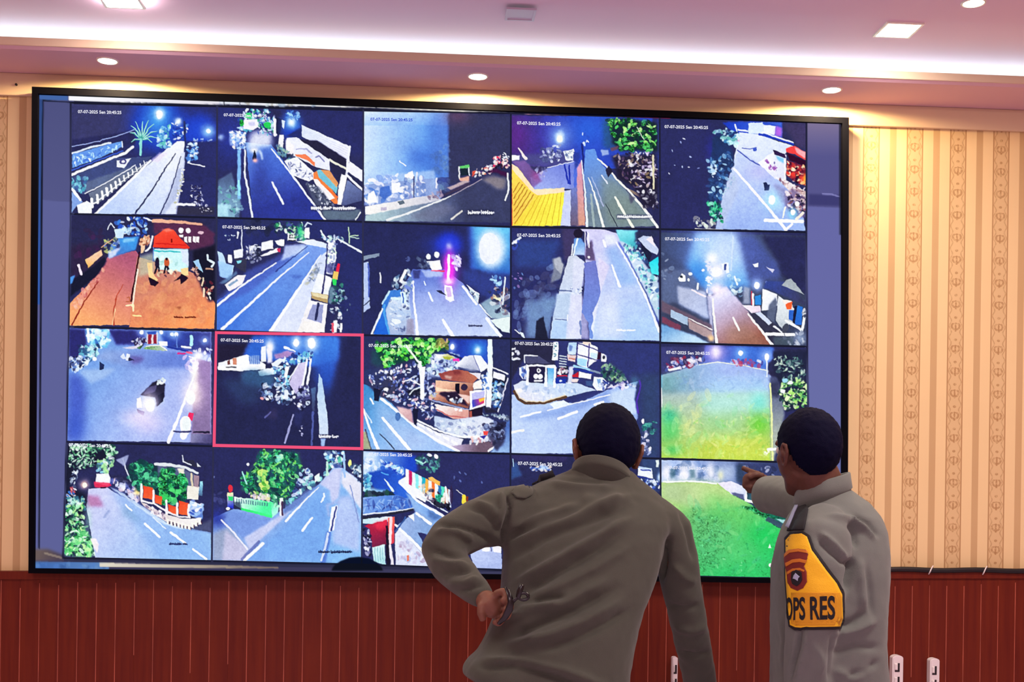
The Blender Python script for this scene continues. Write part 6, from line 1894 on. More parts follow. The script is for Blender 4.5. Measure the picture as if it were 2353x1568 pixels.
    p.P('fcfcf4', [590, 840, 660, 820, 660, 910])
    p.L('3458a0', 20, [560, 860, 440, 1030])
    p.V([1290, 1170, 1700, 1150, 1720, 1500, 1400, 1500], 'a8b4e8', (1500, 1200), '9aa8e0', (1600, 1450))
    p.P('f4f4ff', [1480, 1200, 1570, 1190, 1570, 1270, 1480, 1270])
    p.P('f0ecff', [1600, 1180, 1700, 1180, 1710, 1290, 1610, 1270])
    p.L('4a4890', 10, [1583, 1200, 1590, 1270])


def f33(p):
    p.P('2a2c6a', [50, 60, 2280, 130, 2280, 1800, 50, 1800])
    p.P('3a3078', [60, 90, 880, 120, 880, 200, 60, 180], .7, 10)
    p.P('30589a', [60, 300, 130, 200, 220, 400, 60, 470], .8, 14)
    p.S(1, 40, [340, 270, 640, 250, 640, 330, 340, 330], '98b8ff f0f4ff 3a60c0 d8c8b8', 16, 30, .9)
    p.G('a0c0ff', 530, 290, 60, 30, .9)
    p.L('90b0d0', 14, [85, 160, 95, 270])
    p.P('304a80', [1960, 60, 2260, 60, 2260, 640, 1980, 640], .9, 16)
    p.P('e0e8ff', [1920, 290, 2120, 310, 2140, 450, 1910, 400])
    p.P('a8c0ff', [1930, 270, 2120, 300, 2120, 320, 1930, 300])
    p.L('3a50b0', 18, [1960, 320, 2100, 330])
    p.L('2a3ca0', 22, [1910, 415, 2130, 465])
    p.P('d8e8e0', [2180, 180, 2220, 180, 2210, 280, 2180, 280], .9)
    p.S(2, 40, [1920, 460, 2240, 480, 2250, 620, 2000, 560], 'e8f0ff 3a58c8 98b0f0 1c2c80', 16, 34)
    p.G('c0d8ff', 2225, 430, 26, 60, .9)
    p.V([60, 800, 2260, 800, 2260, 1800, 60, 1800], '6a80c0', (200, 900), '8a98d0', (1000, 1700))


def f34(p):
    p.V([70, 90, 1830, 120, 1830, 400, 70, 360], '9ab0e8', (200, 150), '3a4878', (1400, 250))
    p.P('34407c', [960, 120, 1830, 130, 1830, 520, 1000, 400], .95, 20)
    p.S(1, 40, [90, 140, 740, 130, 740, 330, 90, 330], 'c8d0ff 5a78b8 e8e4ff 8098c8 3a5888', 30, 60, .7, 1.2)
    for x in (130, 340, 450, 660):
        p.G('f4f0ff', x, 240, 60, 110, .85)
    for x in (210, 440):
        p.P('3a6070', [x - 40, 190, x + 30, 180, x + 40, 300, x - 30, 310], .7, 14)
    p.G('f0ec98', 780, 270, 40, 60, .9)
    p.G('b8c8e8', 860, 240, 120, 120, .7)
    p.P('2c4468', [960, 140, 1060, 140, 1060, 380, 960, 340], .9, 18)
    p.S(2, 26, [1060, 170, 1420, 180, 1400, 330, 1080, 330], '8090b0 3a4878 c8c8e0 283060', 18, 44, .7)
    p.V([80, 360, 440, 340, 740, 360, 900, 480, 1300, 720, 1600, 900, 1600, 1480, 60, 1460], 'a0c274', (500, 400), '38b064', (900, 1400))
    p.V([80, 360, 440, 340, 740, 360, 900, 480, 1100, 620, 700, 700, 80, 560], 'a0b888', (250, 400), 'b4ce88', (700, 440), 40)
    p.P('4c9a68', [320, 660, 900, 640, 900, 1200, 520, 1480, 480, 1400], .6, 90)
    p.P('5cba62', [560, 480, 1100, 560, 1150, 820, 640, 820], .6, 80)
    p.G('26b85c', 1300, 980, 240, 200, .85)
    p.G('5cba70', 1000, 1200, 220, 180, .5)
    p.S(3, 80, [380, 500, 1200, 640, 1480, 1000, 1380, 1440, 560, 1440], '48b070 88e090 58c078 a0e898 50a880', 24, 80, .25, .35)
    p.S(4, 26, [420, 660, 1200, 600, 1200, 800, 420, 760], '3a9858 48a868', 30, 80, .16, .3)
    p.S(5, 14, [540, 1000, 1350, 1100, 1300, 1430, 580, 1420], '2f9a60 a8f0b0', 12, 26, .4, .5)
    p.L('e8ecff', 20, [100, 350, 440, 340, 720, 370])
    p.V([730, 360, 900, 340, 1070, 410, 1070, 560, 900, 490], 'e0d8f4', (850, 380), 'c0c8e8', (1050, 480))
    p.P('4a5080', [900, 470, 1050, 500, 1060, 570, 930, 510], .9, 5)
    p.P('f0f0fc', [1070, 450, 1300, 470, 1300, 690, 1240, 680, 1200, 620, 1060, 580])
    p.V([1085, 470, 1250, 480, 1230, 600, 1090, 550], '2c4a60', (1100, 480), '4a8080', (1200, 580))
    p.P('1c6848', [980, 640, 1180, 640, 1560, 780, 1600, 900, 1300, 780, 1140, 690], .8, 12)
    p.P('3a5068', [1300, 800, 1340, 760, 1530, 850, 1500, 910], .95, 5)
    p.P('b0d8e0', [1420, 780, 1560, 800, 1560, 860, 1480, 820], .8, 5)
    p.P('e8fff0', [1340, 1130, 1360, 1080, 1380, 1130])
    p.L('fcfcf4', 44, [1365, 1335, 1420, 1335])


FEEDS = [  # painter, crop origin and scale, overlay clock: start (photo px), length, height, colour or None
    [(f00, 60, 190, 4.9, (179, 256.5, 100, 7.6)), (f01, 490, 220, 5.228, (514, 264, 99, 7.0)), (f02, 830, 240, 5.406, (851, 274, 97, 7.0)), (f03, 1165, 255, 5.6, (1188, 282.5, 100, 7.6)), (f04, 1505, 260, 5.171, (1527, 291, 100, 7.4))],
    [(f10, 140, 490, 5.6, None), (f11, 485, 500, 5.6, (511, 521.5, 99, 7.4)), (f12, 825, 505, 5.6, None), (f13, 1165, 515, 5.6, (1188, 540.5, 100, 7.6)), (f14, 1505, 520, 5.503, (1528, 549, 102, 7.4))],
    [(f20, 140, 745, 5.503, None), (f21, 480, 755, 5.501, (507, 781.5, 99, 7.4)), (f22, 825, 765, 5.503, (847, 794, 101, 7.4)), (f23, 1165, 775, 5.6, (1183, 789, 90, 7.6)), (f24, 1505, 780, 5.503, (1531, 810, 100, 7.4))],
    [(f30, 60, 1010, 4.9, (158, 1022.5, 96, 7.4)), (f31, 480, 1020, 5.227, None), (f32, 825, 1025, 5.227, (847, 1044, 100, 7.4)), (f33, 1165, 1030, 6.36, (1190, 1065, 102, 8.0)), (f34, 1505, 1040, 5.142, (1534, 1075, 100, 7.0))]]
FEED_LABELS = [
    ['pale road beside a white fence, palm and street lamps', 'blue road past shop roofs with orange awnings', 'hazy blue sky over a curving dark road', 'road behind a yellow tiled roof and a green tree', 'lavender road beside a dark hedge and red shops'],
    ['orange-lit road with a red tent', 'blue road with white lines along a pavement', 'road with a magenta light streak and a big white lamp', 'pale road with a dark shadow strip along the pavement', 'hazy road with headlights and blue signs'],
    ['junction with a dark car and bright headlights', 'dark yard with a road at the top, outlined in red', 'crowded street corner with a kiosk and a green tree', 'junction with a bright shop front', 'green field under lamps with a bush on the right'],
    ['road past orange walls and green trees', 'street corner with a green fence and a large tree', 'shop street with a red and white gate', 'dark street picture mostly hidden by the bending man', 'bright green field with a wall on the right']]

# ------------------------------------------------------------------ the video wall
YF, YP = -0.078, -0.062      # bezel front, screen surface
vw0 = at(1008, 1325, -0.04)
wall_set = empty('video_wall', (vw0.x, -0.04, vw0.z), 'huge black-framed video wall showing twenty night-time street camera pictures', 'video wall')
OUT = [(73, 199), (1951, 270), (1948, 1343), (65, 1318)]
INN = [(87, 215), (1936, 283), (1935, 1331), (78, 1307)]
bm = bmesh.new()
of = [bm.verts.new(at(x, y, YF)) for x, y in OUT]
nf = [bm.verts.new(at(x, y, YF)) for x, y in INN]
ob = [bm.verts.new((v.co.x, 0.0, v.co.z)) for v in of]
nb = [bm.verts.new((v.co.x, -0.05, v.co.z)) for v in nf]
for i in range(4):
    j = (i + 1) % 4
    bm.faces.new([of[i], of[j], nf[j], nf[i]])
    bm.faces.new([of[j], of[i], ob[i], ob[j]])
    bm.faces.new([nf[i], nf[j], nb[j], nb[i]])
bmesh.ops.recalc_face_normals(bm, faces=bm.faces)
M_BEZ = mat('black_satin_bezel', '06060e', 0.7, spec=0.05)
obj('bezel', bm, M_BEZ, wall_set)

m = bpy.data.materials.new('screen_picture')
m.use_nodes = True
nt = m.node_tree
nt.nodes.clear()
at_n = nt.nodes.new('ShaderNodeAttribute')
at_n.attribute_name = 'picture'
em = nt.nodes.new('ShaderNodeEmission')
mo = nt.nodes.new('ShaderNodeOutputMaterial')
nt.links.new(at_n.outputs['Color'], em.inputs['Color'])
nt.links.new(em.outputs[0], mo.inputs['Surface'])
M_PIC = m


def gridmesh(name, quad, step, y, pic, parent, m):
    """fine flat grid over a screen quad (photo px corners TL TR BR BL) coloured from a painted picture"""
    q = np.array(quad, np.float32)
    nx = max(2, int(np.hypot(*(q[1] - q[0])) / step))
    ny = max(2, int(np.hypot(*(q[3] - q[0])) / step))
    u, v = np.meshgrid(np.linspace(0, 1, nx), np.linspace(0, 1, ny))
    u, v = u[..., None], v[..., None]
    P = (q[0] * (1 - u) + q[1] * u) * (1 - v) + (q[3] * (1 - u) + q[2] * u) * v
    c = pic.get(P[..., 0], P[..., 1])
    c = np.clip(c, 0, 1)
    c = np.where(c <= 0.04045, c / 12.92, ((c + 0.055) / 1.055) ** 2.4)
    ax = (P[..., 0] - IW / 2) / FPX
    ay = (IH / 2 + SHY - P[..., 1]) / FPX
    D = np.array(fwd)[None, None] + ax[..., None] * np.array(c_r) + ay[..., None] * np.array(c_u)
    t = (y - CAM.y) / D[..., 1]
    root = parent
    while root.parent is not None:
        root = root.parent
    W = np.array(CAM) + D * t[..., None] - np.array(root.location)
    me = bpy.data.meshes.new(name)
    n = nx * ny
    idx = np.arange(n).reshape(ny, nx)
    F = np.stack([idx[:-1, :-1], idx[1:, :-1], idx[1:, 1:], idx[:-1, 1:]], -1).reshape(-1, 4)
    me.vertices.add(n)
    me.vertices.foreach_set('co', W.astype(np.float32).ravel())
    me.loops.add(F.size)
    me.loops.foreach_set('vertex_index', F.astype(np.int32).ravel())
    me.polygons.add(len(F))
    me.polygons.foreach_set('loop_start', np.arange(0, F.size, 4, dtype=np.int32))
    me.update(calc_edges=True)
    at_ = me.attributes.new('picture', 'FLOAT_COLOR', 'POINT')
    at_.data.foreach_set('color', np.concatenate([c.reshape(-1, 3), np.ones((n, 1))], 1).astype(np.float32).ravel())
    me.materials.append(m)
    o = bpy.data.objects.new(name, me)
    COL.objects.link(o)
    o.parent = parent
    return o


def desktop(p):
    """the plain desktop around the camera grid"""
    p.V([60, 190, 170, 190, 170, 1330, 60, 1330], '4a4e92', (100, 230), '6468ac', (100, 1250))
    p.P('5a5fa6', [96, 460, 170, 465, 160, 1300, 80, 1300])
    p.V([84, 212, 98, 212, 94, 700, 82, 700], '24489c', (90, 230), '2a5ac0', (90, 600))
    p.P('3a66b8', [86, 214, 156, 216, 156, 231, 100, 230, 88, 226])
    p.L('14163c', 4, [99, 231, 96, 460, 90, 1260])
    p.L('14163c', 3, [99, 231, 160, 235, 500, 242, 835, 251, 1190, 265, 1517, 274, 1936, 284])
    p.V([1850, 270, 1945, 275, 1945, 480, 1850, 476], '80729c', (1900, 285), '54529e', (1900, 360))
    p.V([1850, 474, 1945, 478, 1945, 1340, 1850, 1340], '6466b4', (1900, 500), '666eb0', (1900, 1200))
    p.P('36348a', [1858, 446, 1930, 448, 1930, 474, 1858, 472], .9, 2)
    p.L('9a98d8', 3, [1890, 446, 1912, 447, 1928, 452], .8)
    p.P('10122e', [1928, 284, 1934, 284, 1933, 540, 1929, 540], .8, 1)
    p.V([158, 214, 330, 221, 505, 229, 505, 240, 330, 236, 158, 231], 'f8f8ff', (200, 220), 'e8e4ec', (500, 235))
    p.V([505, 229, 840, 241, 840, 247, 505, 240], 'e0e4f0', (520, 232), 'f0ece8', (830, 244))
    p.S(1, 16, [545, 231, 730, 238, 730, 243, 545, 240], '9ab0c8 f8f8ff c8d8d8 b0a898', 4, 9, .8)
    p.L('2a2c50', 3, [514, 229, 515, 240])
    p.L('6a6c88', 2, [551, 231, 551, 241])
    p.L('f0ece0', (6, 3), [840, 244, 1010, 252, 1190, 260])
    p.L('2a2c50', 4, [863, 243, 864, 248])
    p.L('f0a8b8', (3, 2), [1206, 262, 1330, 266, 1440, 269], .9)
    p.L('a01838', (3, 4), [1300, 265, 1540, 272], .8)
    p.V([60, 1285, 1940, 1325, 1940, 1350, 60, 1320], '3a3468', (500, 1300), '3c4070', (1700, 1330))
    p.V([74, 1290, 250, 1294, 250, 1312, 74, 1312], '3a6cc0', (100, 1300), '5a88c8', (240, 1300))
    p.S(2, 20, [80, 1294, 240, 1297, 240, 1308, 80, 1308], '4a80d8 2a58a8 6a98d0', 4, 9, .5)
    p.V([228, 1294, 640, 1303, 640, 1307, 228, 1303], 'e0d8c8', (250, 1297), '8a7868', (600, 1303))
    p.V([74, 1262, 110, 1262, 150, 1278, 148, 1290, 74, 1290], '6a5a58', (90, 1270), '4a3e50', (140, 1285), 3)
    p.L('a09080', 5, [104, 1272, 140, 1282], .7)
    p.P('282a60', [146, 1284, 1900, 1326, 1900, 1333, 146, 1291], .85)
    p.V([1780, 1330, 1300, 1322, 1300, 1312, 1780, 1322], '3a4878', (1700, 1325), '485080', (1400, 1316))


pn = Pic(60, 190, 1960, 1350, bg='20225a')
pn.k = KS
desktop(pn)
# the gaps of the picture grid
for r in range(5):
    pn.L('15173f', 4, [v for c in range(6) for v in (NX[r][c], NY[r][c])])
for c in range(6):
    pn.L('2a2c68' if c in (1, 2) else '1a1c50', 4, [v for r in range(5) for v in (NX[r][c], NY[r][c])])
DOME_REFLECTION = [762, 1309, 768, 1300, 782, 1290, 803, 1282, 825, 1280, 848, 1284, 866, 1293, 878, 1306, 880, 1312, 762, 1312]  # dark domed reflection, painted into the desktop and the two pictures it overlaps
pn.P('0a1128', DOME_REFLECTION, 1, 1)
pn.grade()
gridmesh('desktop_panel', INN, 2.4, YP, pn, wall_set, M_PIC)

# lettering of the overlay clocks
fc = bpy.data.curves.new('clock', 'FONT')
fc.body = '07-07-2025 Sen 20:45:25'
fc.offset = 0.022
fc.resolution_u = 2
fo = bpy.data.objects.new('clock', fc)
COL.objects.link(fo)
bpy.context.view_layer.update()
clock_me = bpy.data.meshes.new_from_object(fo.evaluated_get(bpy.context.evaluated_depsgraph_get()))
bpy.data.objects.remove(fo)


def textmesh(src, fn, name, m, parent):
    """lay a flat lettering mesh out through fn(u, v), u 0..1 along the line, v 0..1 up the capitals"""
    me = src.copy()
    me.materials.clear()
    xs = [v.co.x for v in src.vertices]
    ys = [v.co.y for v in src.vertices]
    x0, x1, y0, y1 = min(xs), max(xs), min(ys), max(ys)
    root = parent
    while root.parent is not None:
        root = root.parent
    for v in me.vertices:
        v.co = fn((v.co.x - x0) / (x1 - x0), (v.co.y - y0) / (y1 - y0)) - Vector(root.location)
    o = bpy.data.objects.new(name, me)
    COL.objects.link(o)
    me.materials.append(m)
    o.parent = parent
    return o


M_CLK = mat('white_overlay_text', 'ffffff', 0.5, emit='f4f4ff', estr=1.0)
M_CLKB = mat('blue_overlay_text', '1c38c0', 0.5, emit='2440d0', estr=1.0)
M_SEL = mat('red_selection_outline', 'f04068', 0.5, emit='f2557e', estr=1.0)
for mm in (M_CLK, M_CLKB, M_SEL):
    mm.node_tree.nodes['Principled BSDF'].inputs['Base Color'].default_value = (0, 0, 0, 1)
    mm.node_tree.nodes['Principled BSDF'].inputs['Specular IOR Level'].default_value = 0

for r in range(4):
    for c in range(5):
        fn, ox, oy, sc, clk = FEEDS[r][c]
        q = [(NX[r][c], NY[r][c]), (NX[r][c + 1], NY[r][c + 1]), (NX[r + 1][c + 1], NY[r + 1][c + 1]), (NX[r + 1][c], NY[r + 1][c])]
        x0, x1 = min(p[0] for p in q), max(p[0] for p in q)
        y0, y1 = min(p[1] for p in q), max(p[1] for p in q)
        pc = Pic(x0, y0, x1, y1, ox, oy, sc)
        fn(pc)
        pc.N(r * 7 + c, 0.04)
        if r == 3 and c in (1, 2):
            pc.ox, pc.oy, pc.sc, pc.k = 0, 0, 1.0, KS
            pc.P('0a1128', DOME_REFLECTION, 1, 1)
        ins = [(q[0][0] + 2.0, q[0][1] + 2.4), (q[1][0] - 2.0, q[1][1] + 2.4), (q[2][0] - 2.0, q[2][1] - 2.4), (q[3][0] + 2.0, q[3][1] - 2.4)]
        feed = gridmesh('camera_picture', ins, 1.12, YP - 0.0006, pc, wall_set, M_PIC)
        feed['label'] = 'camera picture: ' + FEED_LABELS[r][c]
        if clk:
            sl = (q[1][1] - q[0][1]) / (q[1][0] - q[0][0])

            def lay(u, v, k=clk, s=sl):
                return at(k[0] + u * k[2], k[1] + k[3] * 0.5 + s * u * k[2] - v * k[3], YP - 0.0012)
            textmesh(clock_me, lay, 'overlay_clock', M_CLKB if (r, c) == (0, 2) else M_CLK, feed)
        if (r, c) == (2, 1):
            o4 = [(494, 761.5), (836, 767), (835, 1035), (488.5, 1027.5)]
            i4 = [(499.5, 768), (829, 773.5), (828, 1028), (495.5, 1020.5)]
            bm = bmesh.new()
            a = [bm.verts.new(at(x, y, YP - 0.0015)) for x, y in o4]
            b = [bm.verts.new(at(x, y, YP - 0.0015)) for x, y in i4]
            for i in range(4):
                bm.faces.new([a[i], a[(i + 1) % 4], b[(i + 1) % 4], b[i]])
            s = obj('selection_outline', bm, M_SEL, feed)
            s['label'] = 'red outline around the chosen camera picture'

# ------------------------------------------------------------------ small things on the wall
M_CABLE = mat('black_cable_sheath', '0c0a10', 0.5)
M_WHITE = mat('white_plastic', 'ece6e8', 0.4)
M_DARK = mat('dark_socket_hole', '140c16', 0.6)
bm = bmesh.new()
pts = []
for k in range(25):
    px = 1952 + k * 24
    sag = 1.2 * math.sin(k * 0.9)
    pts.append(at(px, 1309.5 + (px - 2030) * 0.008 + sag, -0.034))
tube(bm, pts, 0.0095, 10)
cable = rebase(obj('cable', bm, M_CABLE, None, True))
tag(cable, 'thick black cable run along the top of the red panelling', 'cable')
for px, lab in ((2041, 'white clip on the black cable, nearest the man with the yellow patch'), (2138, 'middle white clip on the black cable along the panelling'), (2262, 'white clip on the black cable farthest from the men')):
    bm = bmesh.new()
    py = 1310 + (px - 2030) * 0.008
    tube(bm, [at(px - 4, py + 9, -0.036), at(px - 1, py + 4, -0.0455), at(px + 2, py - 3, -0.0455), at(px + 6, py - 10, -0.030)], 0.0022, 8)
    t = rebase(obj('cable_clip', bm, M_WHITE, None, True))
    tag(t, lab, 'clip', 'white clips on the black cable')
bm = bmesh.new()
p = at(38, 195, -0.016)
tube(bm, [(p.x, -0.014, p.z), (p.x, -0.022, p.z)], 0.004, 12)
tag(rebase(obj('nail', bm, M_CABLE, None, True)), 'small dark nail head in the cream trim above the wallpaper, far left', 'nail')


def socket_strip(px, py, wpx, label, step=0):
    """narrow white upright socket strip with rounded top and dark slots, fixed to the panelling"""
    yb = -0.024
    t0 = at(px, py, yb - 0.03)
    wd = wpx / 640.0
    e = empty('socket_strip', (t0.x, yb, t0.z - 0.62), label, 'power strip', 'white socket strips on the panelling')
    bm = bmesh.new()
    prof = []
    for k in range(13):
        a = math.pi * k / 12
        prof.append((t0.x + wd / 2 * math.cos(a), t0.z - wd * 0.28 + wd * 0.28 * math.sin(a)))
    prof += [(t0.x - wd / 2, t0.z - 0.6), (t0.x + wd / 2, t0.z - 0.6)]
    f = [bm.verts.new((x, yb - 0.03, z)) for x, z in prof]
    g = [bm.verts.new((x, yb, z)) for x, z in prof]
    bm.faces.new(f)
    bm.faces.new(g[::-1])
    for i in range(len(f)):
        j = (i + 1) % len(f)
        bm.faces.new([f[j], f[i], g[i], g[j]])
    bmesh.ops.recalc_face_normals(bm, faces=bm.faces)
    bmesh.ops.bevel(bm, geom=[ed for ed in bm.edges if all(abs(v.co.y - yb + 0.03) < 1e-5 for v in ed.verts)], offset=0.003, segments=2, affect='EDGES')
    obj('body', bm, M_WHITE, e, False)
    for k in range(7):
        z = t0.z - 0.026 - 0.05 * k
        bm = bmesh.new()
        box(bm, t0.x - 0.001, t0.x + 0.006, yb - 0.0315, yb - 0.026, z - 0.034, z - 0.002, 0.0006)
        box(bm, t0.x - wd * 0.3, t0.x + 0.003, yb - 0.0314, yb - 0.026, z - 0.034, z - 0.028, 0.0006)
        obj('slot', bm, M_DARK, e)
        bm = bmesh.new()
        box(bm, t0.x - wd * 0.34, t0.x - 0.003, yb - 0.037, yb - 0.028, z - 0.026, z - 0.003, 0.003)
        obj('plug', bm, M_WHITE, e)
    return e


socket_strip(1552, 1511, 12, 'white socket strip on the panelling, behind the bending man\'s right arm')
socket_strip(2064, 1507, 26, 'white socket strip on the panelling, beside the man with the yellow patch')
socket_strip(2149, 1514, 23, 'white socket strip on the panelling, farthest from the two men')

# ------------------------------------------------------------------ the two people
def mpp(y):
    return (y - CAM.y) / FPX


def loft(bm, rings, seg=40):
    """closed body from horizontal rings (py, xl, xr, y, half depth, exponent, tilt) given at photograph pixels"""
    rows = []
    for py, xl, xr, y, b, ex, tl in rings:
        cx = (xl + xr) / 2
        row = []
        for k in range(seg):
            a = 2 * math.pi * k / seg
            c, s = math.cos(a), math.sin(a)
            c = math.copysign(abs(c) ** (2 / ex), c)
            s = math.copysign(abs(s) ** (2 / ex), s)
            dx = c * (xr - xl) / 2
            p = at(cx + dx, py + tl * dx, y)
            row.append(bm.verts.new((p.x, p.y + s * b, p.z)))
        rows.append(row)
    for i in range(len(rows) - 1):
        for k in range(seg):
            k2 = (k + 1) % seg
            bm.faces.new([rows[i][k], rows[i][k2], rows[i + 1][k2], rows[i + 1][k]])
    bm.faces.new(rows[0][::-1])
    bm.faces.new(rows[-1])
    return bm


def limb(bm, pts, seg=20, shrink=1.0, flat=1.0):
    """tube through (px, py, y, radius px)"""
    return tube(bm, [at(p[0], p[1], p[2]) for p in pts], [max(0.004, p[3] * mpp(p[2]) * shrink) for p in pts], seg, True, flat)


def fuse(bm, vox, smooth=4):
    """one continuous skin over everything in bm (world coordinates); returns a mesh"""
    bmesh.ops.recalc_face_normals(bm, faces=bm.faces)
    me = bpy.data.meshes.new('tmp')
    bm.to_mesh(me)
    bm.free()
    o = bpy.data.objects.new('tmp', me)
    COL.objects.link(o)
    md = o.modifiers.new('r', 'REMESH')
    md.mode = 'VOXEL'
    md.voxel_size = vox
    md.use_smooth_shade = True
    bpy.context.view_layer.update()
    out = bpy.data.meshes.new_from_object(o.evaluated_get(bpy.context.evaluated_depsgraph_get()))
    bpy.data.objects.remove(o)
    bpy.data.meshes.remove(me)
    relax(out, smooth)
    return out


def arrays(me):
    n = len(me.vertices)
    co = np.empty(n * 3, np.float32)
    me.vertices.foreach_get('co', co)
    ed = np.empty(len(me.edges) * 2, np.int32)
    me.edges.foreach_get('vertices', ed)
    return co.reshape(-1, 3), ed.reshape(-1, 2)


def relax(me, it, f=0.5):
    co, ed = arrays(me)
    n = len(co)
    deg = np.bincount(ed.ravel(), minlength=n)[:, None].clip(1)
    for _ in range(it):
        s = np.zeros_like(co)
        np.add.at(s, ed[:, 0], co[ed[:, 1]])
        np.add.at(s, ed[:, 1], co[ed[:, 0]])
        co = co + f * (s / deg - co)
    me.vertices.foreach_set('co', co.ravel())
    me.update()


def npix(co):
    d = co - np.array(CAM)
    z = d @ np.array(fwd)
    return np.stack([IW / 2 + FPX * (d @ np.array(c_r)) / z, IH / 2 + SHY - FPX * (d @ np.array(c_u)) / z], 1)


def folds(me, lines):
    """raise or sink cloth along photograph polylines: (height m, width px, [x, y, ...])"""
    co, ed = arrays(me)
    n = len(co)
    no = np.empty(n * 3, np.float32)
    me.vertices.foreach_get('normal', no)
    no = no.reshape(-1, 3)
    face = np.clip(-(no @ np.array(fwd)), 0, 1)
    face = np.clip(face * 1.6, 0, 1)
    uv = npix(co)
    h = np.zeros(n, np.float32)
    for amp, wd, pts in lines:
        q = np.array(pts, np.float32).reshape(-1, 2)
        best = np.full(n, 1e9, np.float32)
        tt = np.zeros(n, np.float32)
        m = len(q) - 1
        for i in range(m):
            a, d = q[i], q[i + 1] - q[i]
            t = np.clip(((uv - a) @ d) / max(d @ d, 1e-6), 0, 1)
            dd = np.hypot(*(uv - a - t[:, None] * d).T)
            up = dd < best
            best = np.where(up, dd, best)
            tt = np.where(up, (i + t) / m, tt)
        h += 1.8 * amp * np.exp(-(best / (wd * 0.75)) ** 2) * np.clip(np.minimum(tt, 1 - tt) * 5 + 0.15, 0, 1)
    co = co + no * (h * face)[:, None]
    me.vertices.foreach_set('co', co.ravel())
    me.update()


def crumple(me, amp, scale, seed):
    for v in me.vertices:
        p = v.co * scale + Vector((seed, seed * 2, 0))
        v.co += v.normal * amp * (noise.noise(p) + 0.5 * noise.noise(p * 2.3))
    me.update()


def put(name, me, m, parent, smooth=True):
    root = parent
    while root.parent is not None:
        root = root.parent
    me.transform(Matrix.Translation(-Vector(root.location)))
    me.name = name
    me.materials.clear()
    me.materials.append(m)
    if smooth:
        me.polygons.foreach_set('use_smooth', [True] * len(me.polygons))
    o = bpy.data.objects.new(name, me)
    COL.objects.link(o)
    o.parent = parent
    return o


def ellip(bm, c, r, rot=None, seg=24, rings=16):
    ret = bmesh.ops.create_uvsphere(bm, u_segments=seg, v_segments=rings, radius=1.0)
    M = Matrix.Translation(Vector(c)) @ (rot.to_4x4() if rot else Matrix.Identity(4)) @ Matrix.Diagonal((r[0], r[1], r[2], 1))
    bmesh.ops.transform(bm, matrix=M, verts=ret['verts'])
    return ret['verts']


def head_parts(dst, X, s):
    """head in its own frame (x right, y forward, z up, origin between the ears), placed by X"""
    bm = bmesh.new()
    T = lambda p: Vector(p) * s
    ellip(bm, T((0, -0.008, 0.030)), [v * s for v in (0.077, 0.096, 0.098)])
    ellip(bm, T((0, 0.030, -0.010)), [v * s for v in (0.068, 0.068, 0.080)])
    tube(bm, [T((0, 0.010, -0.040)), T((0, 0.040, -0.070)), T((0, 0.066, -0.096))], [(0.060 * s, 0.050 * s), (0.052 * s, 0.040 * s), (0.030 * s, 0.024 * s)], 20, True, 1, (1, 0, 0))
    tube(bm, [T((0, 0.090, 0.030)), T((0, 0.104, 0.008)), T((0, 0.112, -0.014))], [0.009 * s, 0.012 * s, 0.016 * s], 12)
    for q in (-1, 1):
        tube(bm, [T((q * 0.010, 0.104, -0.018)), T((q * 0.016, 0.100, -0.016))], 0.008 * s, 10)
        tube(bm, [T((q * 0.014, 0.090, 0.042)), T((q * 0.036, 0.086, 0.046)), T((q * 0.052, 0.070, 0.038))], 0.008 * s, 10)
        tube(bm, [T((q * 0.036, 0.066, -0.006)), T((q * 0.052, 0.044, -0.010))], 0.020 * s, 12)
        # ear: rim, lobe, bowl
        e = [(q * 0.076, 0.012, -0.024), (q * 0.083, 0.010, -0.006), (q * 0.088, 0.004, 0.016), (q * 0.091, -0.008, 0.030), (q * 0.092, -0.022, 0.026), (q * 0.090, -0.024, 0.006), (q * 0.084, -0.012, -0.016), (q * 0.080, 0.000, -0.030), (q * 0.077, 0.010, -0.026)]
        tube(bm, [T(p) for p in e], 0.0060 * s, 8)
        tube(bm, [T((q * 0.074, 0.004, 0.0)), T((q * 0.084, -0.008, 0.006))], [0.016 * s, 0.013 * s], 12)
    tube(bm, [T((-0.024, 0.092, -0.046)), T((0, 0.101, -0.044)), T((0.024, 0.092, -0.046))], [0.004 * s, 0.0075 * s, 0.004 * s], 10)
    tube(bm, [T((-0.020, 0.090, -0.056)), T((0, 0.098, -0.058)), T((0.020, 0.090, -0.056))], [0.004 * s, 0.008 * s, 0.004 * s], 10)
    bmesh.ops.transform(bm, matrix=X, verts=bm.verts)
    t = bpy.data.meshes.new('tmp')
    bm.to_mesh(t)
    bm.free()
    dst.from_mesh(t)
    bpy.data.meshes.remove(t)


def eyes(X, s, parent):
    for q in (-1, 1):
        bm = bmesh.new()
        ellip(bm, Vector((q * 0.033, 0.083, 0.020)) * s, (0.0125 * s,) * 3, None, 16, 10)
        ellip(bm, Vector((q * 0.033, 0.0915, 0.020)) * s, (0.0055 * s, 0.0045 * s, 0.0055 * s), None, 12, 8)
        bmesh.ops.transform(bm, matrix=X, verts=bm.verts)
        obj('eye', bm, M_EYE, parent, True)


HL = [(-0.12, -0.085), (-0.07, -0.080), (-0.045, -0.060), (-0.028, -0.022), (-0.012, 0.026), (0.012, 0.022), (0.03, 0.006), (0.042, 0.036), (0.065, 0.072), (0.12, 0.085)]


